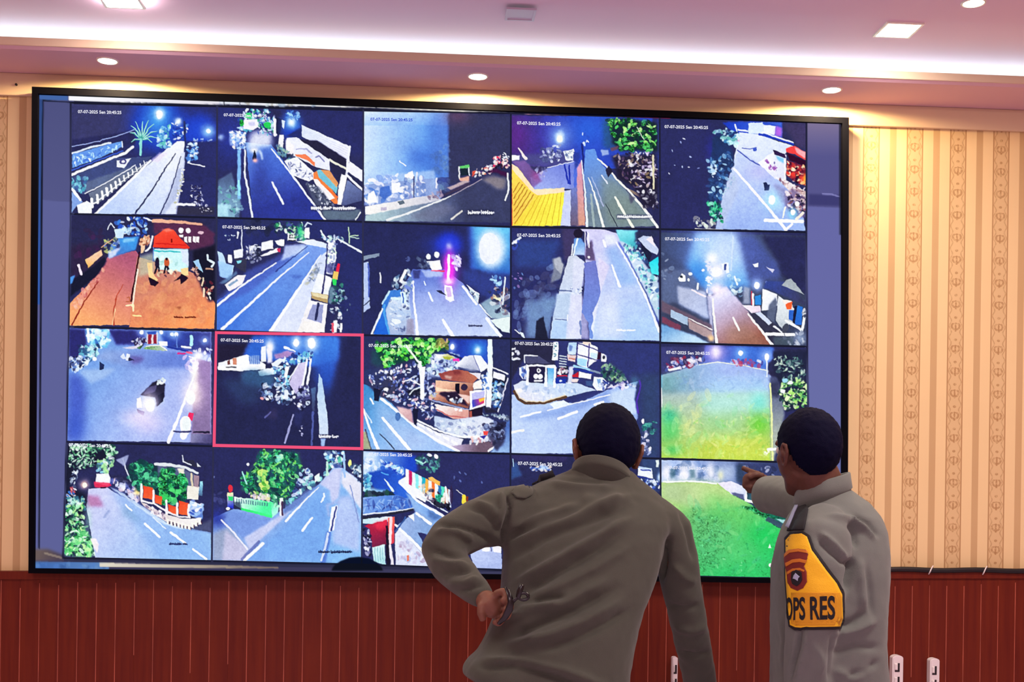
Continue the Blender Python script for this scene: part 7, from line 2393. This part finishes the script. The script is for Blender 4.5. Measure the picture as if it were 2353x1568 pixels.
def hair(X, s, parent, seed, nape=0.0):
    """close-cropped hair: a shell over the skull that ends at the hairline"""
    bm = bmesh.new()
    bmesh.ops.create_uvsphere(bm, u_segments=96, v_segments=72, radius=1.0)
    for v in bm.verts:
        v.co = Vector((v.co.x * 0.0845, -0.009 + v.co.y * 0.1035, 0.030 + v.co.z * 0.106))
        if v.co.z < 0.0 and v.co.y < 0.02:
            t = min(1.0, -v.co.z / 0.08)
            v.co.x *= 1 - 0.06 * t
            v.co.y = v.co.y * (1 - 0.10 * t) - 0.006 * t
        if v.co.z > 0.04 and v.co.z < 0.12:
            v.co.x *= 1.0 + 0.02 * math.sin((v.co.z - 0.04) / 0.08 * math.pi)
    kill = []
    for v in bm.verts:
        y, z = v.co.y, v.co.z
        for (a, za), (b, zb) in zip(HL, HL[1:]):
            if a <= y <= b:
                zm = za + (zb - za) * (y - a) / (b - a)
        if y < -0.045:
            zm -= nape
        if z < zm + 0.004 * noise.noise(Vector((v.co.x * 90, y * 90, seed))):
            kill.append(v)
    bmesh.ops.delete(bm, geom=kill, context='VERTS')
    for v in bm.verts:
        d = Vector((v.co.x, v.co.y, v.co.z - 0.03)).normalized()
        v.co += d * (0.0022 * noise.noise(v.co * 70 + Vector((seed, 0, 0))) + 0.0016 * noise.noise(v.co * 230))
        v.co *= s
    bmesh.ops.transform(bm, matrix=X, verts=bm.verts)
    o = obj('hair', bm, M_HAIR, parent, True)
    md = o.modifiers.new('thickness', 'SOLIDIFY')
    md.thickness = 0.010
    md.offset = -1
    return o


def finger(bm, pts, r0, y0):
    P = [at(p[0], p[1], y0 + (p[2] if len(p) > 2 else 0)) for p in pts]
    Q = [P[0] * 2 - P[1]] + P + [P[-1] * 2 - P[-2]]
    path = []
    for i in range(1, len(Q) - 2):
        for k in range(5):
            t = k / 5
            a, b, c, e = Q[i - 1], Q[i], Q[i + 1], Q[i + 2]
            path.append(0.5 * (2 * b + (c - a) * t + (2 * a - 5 * b + 4 * c - e) * t * t + (3 * b - a - 3 * c + e) * t ** 3))
    path.append(P[-1])
    n = len(path)
    tube(bm, path, [r0 * (1.0 - 0.14 * i / (n - 1) + 0.05 * math.cos(i * 1.25)) for i in range(n)], 12)


def project(name, bvh, poly, off, m, parent, cuts=3, thick=0.0012):
    """cloth badge: an outline drawn at photograph pixels laid on the garment under it"""
    bm = bmesh.new()
    vs = [bm.verts.new((poly[i], poly[i + 1], 0)) for i in range(0, len(poly), 2)]
    bm.faces.new(vs)
    bmesh.ops.triangulate(bm, faces=bm.faces)
    for _ in range(cuts):
        bmesh.ops.subdivide_edges(bm, edges=bm.edges, cuts=1, use_grid_fill=True)
        bmesh.ops.triangulate(bm, faces=bm.faces)
    drape(bm.verts, bvh, off)
    bmesh.ops.recalc_face_normals(bm, faces=bm.faces)
    o = obj(name, bm, m, parent, True)
    md = o.modifiers.new('thickness', 'SOLIDIFY')
    md.thickness = thick
    md.offset = 0
    return o


def drape(verts, bvh, off, yd=-1.05):
    miss = []
    good = []
    for v in verts:
        x, y = v.co.x, v.co.y
        d = ray(x, y).normalized()
        hit, nor, _, _ = bvh.ray_cast(CAM, d)
        if hit is None:
            miss.append((v, x, y))
        else:
            v.co = hit + (nor if nor.dot(d) < 0 else -nor) * (off * 0.75) - d * (off * 0.25)
            good.append((v, x, y))
    for v, x, y in miss:
        # just past the outline of the garment: its nearest point
        yg = min(good, key=lambda q: (q[1] - x) ** 2 + (q[2] - y) ** 2)[0].co.y if good else yd
        p = at(x, y, yg)
        q = bvh.find_nearest(p)
        v.co = p if (p - q[0]).length < 0.02 else q[0] + q[1] * off


def bvh_of(me):
    co, _ = arrays(me)
    me.calc_loop_triangles()
    return BVHTree.FromPolygons([tuple(c) for c in co], [tuple(t.vertices) for t in me.loop_triangles])


M_SKIN1 = mat('warm_brown_skin', '704838', 0.55, bump=0.08, bscale=140, var=0.10, vscale=30, spec=0.35)
M_SKIN2 = mat('brown_skin', '5a382e', 0.55, bump=0.08, bscale=140, var=0.10, vscale=30, spec=0.35)
M_HAIR = mat('short_black_hair', '030320', 0.8, bump=0.5, bscale=420, spec=0.1)
M_EYE = mat('eye', 'd8d0c8', 0.3)
M_SHIRT1 = mat('olive_grey_uniform_cloth', '494b43', 0.9, bump=0.25, bscale=520, var=0.05, vscale=14, spec=0.2, sheen=0.15)
M_SHIRT2 = mat('light_grey_uniform_cloth', '6a6f6b', 0.9, bump=0.25, bscale=520, var=0.05, vscale=14, spec=0.2, sheen=0.15)
M_TROU = mat('dark_uniform_trouser_cloth', '2a2430', 0.9, bump=0.2, bscale=400, spec=0.2)
M_SHOE = mat('black_polished_leather', '0c0a0c', 0.25)
M_BLACK = mat('black_badge_cloth', '0e0c16', 0.8)
M_YEL = mat('yellow_embroidered_cloth', 'f2bc18', 0.75, bump=0.2, bscale=300)
M_YEDGE = mat('stitched_yellow_edge', 'd89a12', 0.75, bump=0.3, bscale=300)
M_RED = mat('dark_red_embroidery', '721a14', 0.7)
M_ORANGE = mat('orange_embroidery', 'c8761c', 0.7)
M_SILV = mat('pale_blue_embroidery', 'a8b4d0', 0.6)


def shoe(bm, x, y, dirx, diry):
    d = Vector((dirx, diry, 0)).normalized()
    p = Vector((x, y, 0))
    tube(bm, [p - d * 0.08 + Vector((0, 0, 0.045)), p + Vector((0, 0, 0.05)), p + d * 0.09 + Vector((0, 0, 0.038)), p + d * 0.17 + Vector((0, 0, 0.030))],
         [(0.040, 0.042), (0.046, 0.048), (0.047, 0.036), (0.036, 0.027)], 16, True, 1, (-d.y, d.x, 0))


# ---- the man bending towards the screen
Y1 = -1.12
P1 = empty('person', (at(1290, 1500, -1.2).x, -1.18, 0.0),
           'man in an olive-grey uniform shirt leaning to the screen, left fist on his hip', 'person')


def torso1(bm, k=0.0):
    R1 = [(1582, 1064, 1436, -1.20, .154, 2.5, .16), (1566, 1061, 1440, -1.20, .155, 2.5, .16), (1540, 1070, 1445, -1.20, .150, 2.5, .11), (1500, 1100, 1453, -1.19, .145, 2.5, .05),
          (1450, 1121, 1464, -1.18, .142, 2.4, 0), (1400, 1140, 1479, -1.16, .140, 2.4, 0), (1350, 1150, 1500, -1.14, .140, 2.4, 0), (1300, 1154, 1516, -1.12, .140, 2.4, 0),
          (1250, 1156, 1528, -1.10, .138, 2.4, 0), (1200, 1162, 1540, -1.08, .130, 2.4, .02), (1165, 1176, 1540, -1.06, .118, 2.3, .04), (1138, 1203, 1522, -1.045, .105, 2.2, .05),
          (1112, 1243, 1494, -1.035, .090, 2.1, .05), (1092, 1296, 1466, -1.03, .076, 2.0, .06), (1076, 1322, 1450, -1.03, .066, 2.0, .08)]
    loft(bm, [(a, l + k, r - k, y, b - k * mpp(y) * 1.0, e, t) for a, l, r, y, b, e, t in R1])


LA1 = [(1205, 1178, -1.08, 66), (1150, 1188, -1.11, 66), (1090, 1208, -1.14, 57), (1032, 1240, -1.19, 53), (1018, 1262, -1.21, 53), (1034, 1298, -1.24, 47), (1068, 1335, -1.30, 41), (1098, 1362, -1.345, 33), (1113, 1376, -1.36, 27)]
RA1 = [(1500, 1200, -1.06, 62), (1540, 1225, -1.05, 56), (1556, 1290, -1.05, 50), (1567, 1350, -1.04, 47), (1580, 1420, -1.01, 44), (1594, 1490, -0.96, 42), (1606, 1550, -0.91, 40), (1618, 1630, -0.84, 36), (1628, 1690, -0.79, 32)]
X1 = Matrix.Translation(at(1394, 1045, -0.985)) @ Matrix.Rotation(R(6), 4, 'Z') @ Matrix.Rotation(R(4), 4, 'Y') @ Matrix.Rotation(R(-16), 4, 'X')

bm = bmesh.new()
torso1(bm, 26)
limb(bm, LA1[:-1] + [(1122, 1384, -1.37, 30)], 16, 0.64)
limb(bm, RA1[:-1] + [(1632, 1720, -0.76, 36)], 16, 0.66)
head_parts(bm, X1, 1.06)
limb(bm, [(1392, 1058, -1.0, 54), (1388, 1080, -1.02, 56), (1384, 1110, -1.03, 66)], 20)
# left hand: a loose fist on the hip, palm side towards the room
yh = -1.395
limb(bm, [(1114, 1376, yh + .02, 24), (1126, 1392, yh, 27), (1138, 1404, yh, 23)], 16)
finger(bm, [(1130, 1386, 0), (1142, 1366, -.010), (1156, 1361, -.020), (1163, 1372, -.030), (1156, 1384, -.036)], 0.0108, yh)
finger(bm, [(1138, 1396, 0), (1156, 1384, -.008), (1170, 1385, -.018), (1172, 1397, -.030), (1160, 1404, -.036)], 0.0108, yh)
finger(bm, [(1138, 1406, 0), (1156, 1401, -.008), (1168, 1406, -.016), (1165, 1417, -.026), (1152, 1418, -.032)], 0.0100, yh)
finger(bm, [(1132, 1414, 0), (1146, 1418, -.008), (1153, 1426, -.014), (1146, 1433, -.020), (1136, 1430, -.026)], 0.0090, yh)
finger(bm, [(1116, 1380, 0), (1106, 1394, -.012), (1105, 1410, -.018), (1110, 1424, -.018)], 0.0108, yh)
# right hand, flat on its fingertips, below the picture
yr = -0.76
limb(bm, [(1628, 1700, yr, 28), (1640, 1740, yr + .02, 32), (1648, 1770, yr + .05, 30)], 16, 1, 0.55)
for k in range(4):
    finger(bm, [(1628 + 13 * k, 1768, .05), (1624 + 17 * k, 1806 - 5 * abs(k - 1), .07), (1624 + 19 * k, 1838 - 9 * abs(k - 1), .08)], 0.0092, yr)
finger(bm, [(1624, 1735, .01), (1602, 1765, .03), (1598, 1792, .05)], 0.0105, yr)
for sx, px, yy in ((-1, 1165, -1.22), (1, 1340, -1.16)):
    h = at(px, 1600, yy)
    tube(bm, [h, (h.x + sx * 0.02, yy + 0.02, 0.52), (h.x + sx * 0.03, yy - 0.02, 0.08)], [0.080, 0.056, 0.040], 16)
me = fuse(bm, 0.0036, 2)
body1 = put('body', me, M_SKIN1, P1)
hair(X1, 1.06, P1, 3, 0.012)
eyes(X1, 1.06, P1)

bm = bmesh.new()
torso1(bm)
limb(bm, LA1, 22)
limb(bm, RA1, 22)
me = fuse(bm, 0.0065, 7)
F1 = [
    # long drag folds from the hip up to the right shoulder
    (.010, 13, [1160, 1262, 1240, 1215, 1320, 1188, 1400, 1160, 1450, 1140]), (-.007, 12, [1160, 1290, 1250, 1240, 1340, 1205, 1430, 1170]),
    (.012, 13, [1180, 1345, 1240, 1310, 1310, 1270, 1390, 1225, 1450, 1190]), (-.010, 13, [1190, 1372, 1260, 1330, 1330, 1290, 1420, 1235]),
    (.006, 12, [1230, 1372, 1300, 1340, 1380, 1300, 1450, 1255]), (.006, 10, [1165, 1215, 1240, 1190, 1330, 1160]),
    (-.006, 10, [1175, 1235, 1260, 1205, 1350, 1172]),
    (.011, 13, [1180, 1480, 1260, 1462, 1340, 1430, 1430, 1378]), (-.010, 13, [1150, 1470, 1240, 1435, 1320, 1405, 1420, 1350]),
    (.008, 12, [1140, 1430, 1220, 1405, 1300, 1385, 1400, 1330]), (-.008, 11, [1230, 1500, 1320, 1470, 1400, 1430, 1450, 1400]),
    (.010, 13, [1110, 1518, 1200, 1524, 1300, 1545, 1400, 1580]), (-.010, 9, [1100, 1534, 1190, 1528, 1280, 1555, 1340, 1580]),
    (-.006, 9, [1225, 1385, 1260, 1378, 1300, 1372]), (.007, 9, [1190, 1400, 1240, 1392, 1290, 1392]),
    # sleeve: seam and elbow folds
    (-.012, 6, [1166, 1120, 1172, 1165, 1160, 1215, 1156, 1255]), (.007, 7, [1150, 1125, 1154, 1165, 1146, 1215]),
    (-.008, 8, [1010, 1207, 1050, 1208, 1095, 1225, 1140, 1250]), (.008, 9, [1000, 1222, 1050, 1224, 1090, 1242]),
    (-.007, 8, [1075, 1165, 1110, 1178, 1140, 1205, 1152, 1235]), (.006, 8, [1090, 1152, 1125, 1165, 1148, 1190]),
    (-.007, 8, [985, 1262, 1030, 1275, 1070, 1278]), (.008, 9, [990, 1285, 1030, 1296, 1075, 1300]), (-.007, 8, [1010, 1318, 1050, 1318, 1085, 1310]),
    (.006, 8, [1030, 1340, 1070, 1340, 1100, 1328]), (-.006, 7, [1050, 1362, 1085, 1352, 1112, 1340]),
    # right sleeve
    (-.014, 7, [1538, 1232, 1528, 1290, 1516, 1345]), (-.006, 8, [1560, 1160, 1580, 1220, 1596, 1290]), (.006, 12, [1545, 1300, 1575, 1330, 1600, 1340]),
    (-.006, 10, [1530, 1390, 1570, 1400, 1610, 1392]), (.006, 12, [1545, 1440, 1590, 1452, 1625, 1440]), (-.006, 9, [1560, 1500, 1600, 1508, 1640, 1498]),
    (.006, 14, [1262, 1110, 1330, 1118, 1420, 1125]), (-.006, 8, [1270, 1100, 1330, 1107, 1400, 1112]), (.008, 30, [1330, 1150, 1430, 1155])]
folds(me, F1)
crumple(me, 0.0022, 22, 1.0)
relax(me, 1)
bv1 = bvh_of(me)
shirt1 = put('shirt', me, M_SHIRT1, P1)


def collar(cx0, cy0, y, rx, ry, h, tilt_r, tilt_f, m, parent, gap=0.5, flare=1.12, yaw=0.0, low=0.06):
    """stand-and-fall collar band round the neck, open at the throat"""
    bm = bmesh.new()
    c = at(cx0, cy0, y)
    n = 44
    prof = [(-0.55, 1.04), (0.35, 0.965), (0.8, 0.95), (1.0, 0.965), (1.03, 1.0), (0.95, 1.035), (0.55, 1.07), (low, flare), (low - 0.06, flare - 0.05), (-0.55, flare - 0.06)]
    rows = []
    for k in range(n + 1):
        a = -math.pi / 2 + (gap / 2 + (2 * math.pi - gap) * k / n) + math.pi + yaw
        row = []
        for hz, rr in prof:
            dx, dy = math.cos(a) * rx * rr, math.sin(a) * ry * rr
            row.append(bm.verts.new((c.x + dx, c.y + dy, c.z + hz * h + dx * tilt_r + dy * tilt_f)))
        rows.append(row)
    for k in range(n):
        for i in range(len(prof)):
            j = (i + 1) % len(prof)
            bm.faces.new([rows[k][i], rows[k + 1][i], rows[k + 1][j], rows[k][j]])
    bm.faces.new(rows[0][::-1])
    bm.faces.new(rows[-1])
    bmesh.ops.recalc_face_normals(bm, faces=bm.faces)
    return obj('collar', bm, m, parent, True)


collar(1382, 1117, -1.035, 0.079, 0.077, 0.042, -0.20, -0.50, M_SHIRT1, shirt1, low=0.34)
project('epaulette', bv1, [1176, 1136, 1186, 1122, 1212, 1116, 1224, 1126, 1222, 1140, 1206, 1148, 1186, 1146], 0.006, M_SHIRT1, shirt1, 3, 0.004)
ep = project('shoulder_board', bv1, [1206, 1090, 1216, 1078, 1268, 1074, 1270, 1084, 1230, 1094], 0.004, M_BLACK, shirt1, 2, 0.006)
ep['label'] = 'black shoulder board'
# trousers and shoes
bm = bmesh.new()
loft(bm, [(1700, 1098, 1420, -1.19, .150, 2.4, 0), (1600, 1090, 1418, -1.19, .146, 2.4, 0), (1556, 1088, 1420, -1.19, .140, 2.4, .12)])
for sx, px, yy in ((-1, 1165, -1.22), (1, 1340, -1.16)):
    h = at(px, 1640, yy)
    tube(bm, [h, (h.x + sx * 0.02, yy + 0.02, 0.52), (h.x + sx * 0.03, yy - 0.02, 0.10)], [0.105, 0.085, 0.078], 20, True, 1.1)
put('trousers', fuse(bm, 0.009, 5), M_TROU, P1)
for sx, px, yy in ((-1, 1165, -1.22), (1, 1340, -1.16)):
    bm = bmesh.new()
    h = at(px, 1640, yy)
    shoe(bm, h.x + sx * 0.03, yy, sx * 0.15, 1)
    bmesh.ops.recalc_face_normals(bm, faces=bm.faces)
    obj('shoe', bm, M_SHOE, P1, True)

# what he holds behind his hip
M_STRAP = mat('black_glossy_strap', '09080e', 0.3)
bm = bmesh.new()
ys = -1.449
tube(bm, [at(1163, 1350, ys + .015), at(1170, 1366, ys), at(1174, 1384, ys - .01), at(1170, 1402, ys), at(1160, 1420, ys), at(1146, 1434, ys + .015)], [(0.005, 0.003), (0.006, 0.003), (0.008, 0.003), (0.010, 0.003), (0.008, 0.003), (0.005, 0.003)], 12, True, 1, (1, 0, 0))
tube(bm, [at(1172, 1390, ys - .004), at(1184, 1378, ys - .006), at(1192, 1372, ys - .006)], [(0.006, 0.003), (0.005, 0.003), (0.004, 0.003)], 12)
tube(bm, [at(1190, 1374, ys - .006), at(1194, 1360, ys - .006), at(1199, 1346, ys - .006)], [0.0055, 0.0075, 0.0065], 12)
tube(bm, [at(1203 + 11 * math.cos(a), 1371 + 8 * math.sin(a), ys - .006) for a in [i * 2 * math.pi / 16 for i in range(17)]], 0.0045, 10, False)
strap = rebase(obj('strap', bm, M_STRAP, None, True))
tag(strap, 'short black looped strap gripped in the fist on the bending man\'s hip', 'strap')

# ---- the man pointing at the screen
P2 = empty('person', (at(1905, 1500, -1.15).x, -1.15, 0.0),
           'man in a grey uniform shirt with a yellow sleeve patch, pointing at the screen', 'person')


def torso2(bm, k=0.0):
    R2 = [(1680, 1780, 2036, -1.13, .150, 2.5, 0), (1568, 1777, 2031, -1.13, .150, 2.5, 0), (1472, 1778, 2024, -1.13, .148, 2.5, 0), (1406, 1778, 2027, -1.13, .150, 2.5, 0), (1318, 1779, 2032, -1.12, .152, 2.5, 0),
          (1262, 1788, 2032, -1.11, .150, 2.4, 0), (1222, 1800, 2028, -1.10, .142, 2.4, 0), (1188, 1816, 2016, -1.10, .128, 2.3, 0), (1162, 1832, 1996, -1.10, .108, 2.2, -.02),
          (1140, 1842, 1966, -1.10, .086, 2.0, -.06), (1124, 1850, 1942, -1.10, .070, 2.0, -.14)]
    loft(bm, [(a, l + k, r - k, y, b - k * mpp(y), e, t) for a, l, r, y, b, e, t in R2])


LA2 = [(1895, 1200, -1.20, 56), (1888, 1240, -1.25, 70), (1880, 1300, -1.27, 74), (1874, 1360, -1.28, 71), (1866, 1430, -1.28, 63), (1859, 1500, -1.27, 57), (1854, 1580, -1.25, 54), (1846, 1640, -1.20, 52), (1826, 1680, -1.08, 46), (1806, 1700, -0.98, 38)]
RA2 = [(1968, 1205, -1.04, 60), (1920, 1180, -0.93, 58), (1850, 1152, -0.78, 53), (1800, 1141, -0.68, 49), (1762, 1136, -0.60, 45)]
X2 = Matrix.Translation(at(1856, 1047, -1.12)) @ Matrix.Rotation(R(20), 4, 'Z') @ Matrix.Rotation(R(-4), 4, 'X')

bm = bmesh.new()
torso2(bm, 26)
limb(bm, LA2[:-1] + [(1796, 1708, -0.94, 34)], 16, 0.62)
limb(bm, RA2[:-1] + [(1762, 1118, -0.60, 24)], 16, 0.6)
head_parts(bm, X2, 0.95)
limb(bm, [(1868, 1075, -1.125, 52), (1882, 1110, -1.115, 54), (1892, 1140, -1.11, 58)], 20)
# right hand: index finger out towards the pictures, the others folded
yp = -0.575
limb(bm, [(1770, 1114, yp - .01, 19), (1752, 1108, yp, 22), (1736, 1106, yp + .01, 22)], 16, 1, 0.72)
finger(bm, [(1744, 1090, 0), (1728, 1085, .012), (1716, 1080, .024), (1707, 1076, .032)], 0.0098, yp)
finger(bm, [(1738, 1098, -.006), (1718, 1095, .004), (1712, 1104, .006), (1724, 1109, -.004)], 0.0105, yp)
finger(bm, [(1738, 1108, -.008), (1716, 1108, .002), (1712, 1117, .004), (1726, 1120, -.006)], 0.0105, yp)
finger(bm, [(1742, 1118, -.008), (1724, 1120, .000), (1721, 1128, .002), (1734, 1129, -.006)], 0.0095, yp)
finger(bm, [(1752, 1094, -.014), (1736, 1092, -.020), (1722, 1098, -.018)], 0.0105, yp)
# left hand, low in front of him, below the picture
yl = -0.93
limb(bm, [(1800, 1706, yl, 26), (1780, 1722, yl + .03, 30), (1762, 1732, yl + .05, 28)], 16, 1, 0.6)
for k in range(4):
    finger(bm, [(1766, 1716 + 13 * k, .05), (1738, 1722 + 14 * k, .06), (1728, 1736 + 13 * k, .05), (1740, 1744 + 11 * k, .03)], 0.0095, yl)
finger(bm, [(1784, 1708, .02), (1762, 1700, .02), (1744, 1704, .03)], 0.0105, yl)
for sx, px, yy in ((-1, 1850, -1.20), (1, 1960, -1.08)):
    h = at(px, 1660, yy)
    tube(bm, [h, (h.x, yy + 0.02, 0.52), (h.x + sx * 0.02, yy - 0.02, 0.08)], [0.080, 0.056, 0.040], 16)
body2 = put('body', fuse(bm, 0.0036, 2), M_SKIN2, P2)
hair(X2, 0.95, P2, 9, 0.0)
eyes(X2, 0.95, P2)

bm = bmesh.new()
torso2(bm)
limb(bm, LA2, 22)
limb(bm, RA2, 22)
me = fuse(bm, 0.0065, 6)
F2 = [
    (-.022, 7, [1957, 1285, 1952, 1320, 1942, 1362]), (.008, 8, [1885, 1225, 1915, 1250, 1945, 1285]), (-.010, 8, [1880, 1235, 1905, 1262, 1938, 1290, 1956, 1296]),
    (-.008, 7, [1950, 1200, 1962, 1230, 1966, 1262]), (.007, 8, [1940, 1190, 1985, 1210, 2010, 1240]), (-.007, 8, [1960, 1185, 1995, 1205, 2020, 1235]),
    (.007, 8, [1900, 1185, 1950, 1192, 1990, 1218]), (-.010, 9, [1930, 1440, 1960, 1430, 1990, 1405]), (.009, 11, [1920, 1458, 1965, 1448, 2015, 1425]),
    (-.007, 9, [1915, 1500, 1960, 1485, 2020, 1490]), (.007, 11, [1915, 1540, 1960, 1560, 2010, 1530]), (-.008, 9, [1940, 1556, 1985, 1545, 2020, 1520]),
    (-.010, 6, [1842, 1445, 1832, 1490, 1818, 1540, 1812, 1568]), (.007, 7, [1856, 1450, 1846, 1500, 1832, 1560]), (-.007, 7, [1915, 1450, 1910, 1510, 1906, 1568]),
    (.006, 9, [1790, 1420, 1800, 1470, 1796, 1540]), (-.006, 7, [1782, 1250, 1790, 1300, 1796, 1340]), (.005, 9, [1870, 1480, 1890, 1520, 1880, 1560]),
    (-.006, 8, [1990, 1300, 2000, 1360, 2004, 1420]), (.006, 12, [1975, 1280, 1980, 1340, 1985, 1400])]
folds(me, F2)
crumple(me, 0.002, 22, 5.0)
relax(me, 1)
bv2 = bvh_of(me)
shirt2 = put('shirt', me, M_SHIRT2, P2)
collar(1890, 1142, -1.108, 0.070, 0.072, 0.046, 0.30, -0.06, M_SHIRT2, shirt2, 0.55, 1.12, R(40))

sb = project('shoulder_board', bv2, [1811, 1222, 1824, 1190, 1838, 1160, 1852, 1158, 1858, 1172, 1853, 1200, 1849, 1219, 1828, 1219], 0.005, M_BLACK, shirt2, 3, 0.004)
sb['label'] = 'black shoulder board'
lan = project('lanyard', bv2, [1810, 1212, 1826, 1176, 1838, 1150, 1842, 1156, 1830, 1182, 1816, 1216], 0.009, M_SILV, shirt2, 2, 0.003)
lan['label'] = 'pale cord by the shoulder'

# sleeve patch: black backing, yellow field, crest, lettering
PB = [1805, 1238, 1818, 1224, 1848, 1222, 1862, 1232, 1872, 1262, 1900, 1302, 1926, 1338, 1937, 1362, 1938, 1424, 1930, 1446, 1828, 1448, 1815, 1440, 1811, 1400, 1806, 1330]
PY = [1809, 1244, 1821, 1230, 1845, 1228, 1856, 1236, 1866, 1266, 1895, 1308, 1920, 1342, 1931, 1366, 1932, 1420, 1926, 1439, 1830, 1441, 1819, 1436, 1815, 1398, 1810, 1330]
patch = project('sleeve_patch', bv2, PB, 0.004, M_BLACK, P2, 4, 0.003)
patch['label'] = 'yellow cloth sleeve patch with a red crest and black letters'
project('patch_field', bv2, PY, 0.0075, M_YEL, patch, 4, 0.001)
project('patch_border', bv2, [1822, 1362, 1926, 1362, 1929, 1372, 1929, 1420, 1923, 1435, 1832, 1437, 1822, 1432, 1822, 1426, 1833, 1430, 1920, 1428, 1923, 1416, 1922, 1376, 1919, 1368, 1822, 1368], 0.0085, M_YEDGE, patch, 3, 0.001)
crest = [1806, 1276, 1818, 1266, 1838, 1263, 1855, 1266, 1859, 1276, 1855, 1292, 1850, 1302, 1855, 1316, 1856, 1338, 1848, 1352, 1836, 1358, 1822, 1352, 1815, 1340, 1813, 1318, 1809, 1300]
project('crest', bv2, crest, 0.0092, M_RED, patch, 4, 0.001)
project('crest_band', bv2, [1806, 1277, 1818, 1267, 1838, 1264, 1857, 1268, 1858, 1274, 1838, 1270, 1820, 1273, 1808, 1283], 0.0104, M_ORANGE, patch, 3, 0.0008)
project('crest_band', bv2, [1810, 1296, 1825, 1288, 1842, 1286, 1856, 1290, 1853, 1296, 1841, 1293, 1826, 1295, 1812, 1304], 0.0104, M_ORANGE, patch, 3, 0.0008)
project('crest_band', bv2, [1814, 1316, 1826, 1308, 1842, 1307, 1851, 1312, 1850, 1316, 1842, 1312, 1827, 1313, 1815, 1322], 0.0104, M_ORANGE, patch, 3, 0.0008)
project('crest_shield', bv2, [1824, 1316, 1834, 1311, 1845, 1316, 1847, 1332, 1842, 1343, 1834, 1348, 1826, 1343, 1823, 1332], 0.0106, M_BLACK, patch, 3, 0.0008)
project('crest_star', bv2, [1829, 1324, 1833, 1318, 1838, 1323, 1842, 1326, 1838, 1331, 1837, 1337, 1832, 1333, 1827, 1331], 0.0116, M_SILV, patch, 2, 0.0008)
fc = bpy.data.curves.new('letters', 'FONT')
fc.body = 'OPS RES'
fc.offset = 0.028
fc.resolution_u = 4
fo = bpy.data.objects.new('letters', fc)
COL.objects.link(fo)
bpy.context.view_layer.update()
lme = bpy.data.meshes.new_from_object(fo.evaluated_get(bpy.context.evaluated_depsgraph_get()))
bpy.data.objects.remove(fo)
bm = bmesh.new()
bm.from_mesh(lme)
bmesh.ops.triangulate(bm, faces=bm.faces)
bmesh.ops.subdivide_edges(bm, edges=[e for e in bm.edges if e.calc_length() > 0.12], cuts=3)
bmesh.ops.triangulate(bm, faces=bm.faces)
xs = [v.co.x for v in bm.verts]
ysv = [v.co.y for v in bm.verts]
lx0, lx1, ly0, ly1 = min(xs), max(xs), min(ysv), max(ysv)
for v in bm.verts:
    u, w_ = (v.co.x - lx0) / (lx1 - lx0), (v.co.y - ly0) / (ly1 - ly0)
    # the lettering wraps round the sleeve, so it closes up towards the front edge
    uu = u ** 1.32
    v.co = Vector((1812 + uu * 103, 1426 - 3 * u - w_ * (52 + 3 * u) , 0))
drape(bm.verts, bv2, 0.0096)
lo = obj('lettering', bm, M_BLACK, patch)
lo['label'] = 'black letters OPS RES'

bm = bmesh.new()
loft(bm, [(1800, 1788, 2026, -1.13, .146, 2.4, 0), (1700, 1786, 2030, -1.13, .148, 2.4, 0), (1650, 1788, 2028, -1.13, .140, 2.4, 0)])
for sx, px, yy in ((-1, 1850, -1.20), (1, 1960, -1.08)):
    h = at(px, 1740, yy)
    tube(bm, [h, (h.x, yy + 0.02, 0.52), (h.x + sx * 0.02, yy - 0.02, 0.10)], [0.105, 0.085, 0.078], 20, True, 1.1)
put('trousers', fuse(bm, 0.009, 5), M_TROU, P2)
for sx, px, yy in ((-1, 1850, -1.20), (1, 1960, -1.08)):
    bm = bmesh.new()
    h = at(px, 1740, yy)
    shoe(bm, h.x + sx * 0.02, yy, -0.5, 1)
    bmesh.ops.recalc_face_normals(bm, faces=bm.faces)
    obj('shoe', bm, M_SHOE, P2, True)
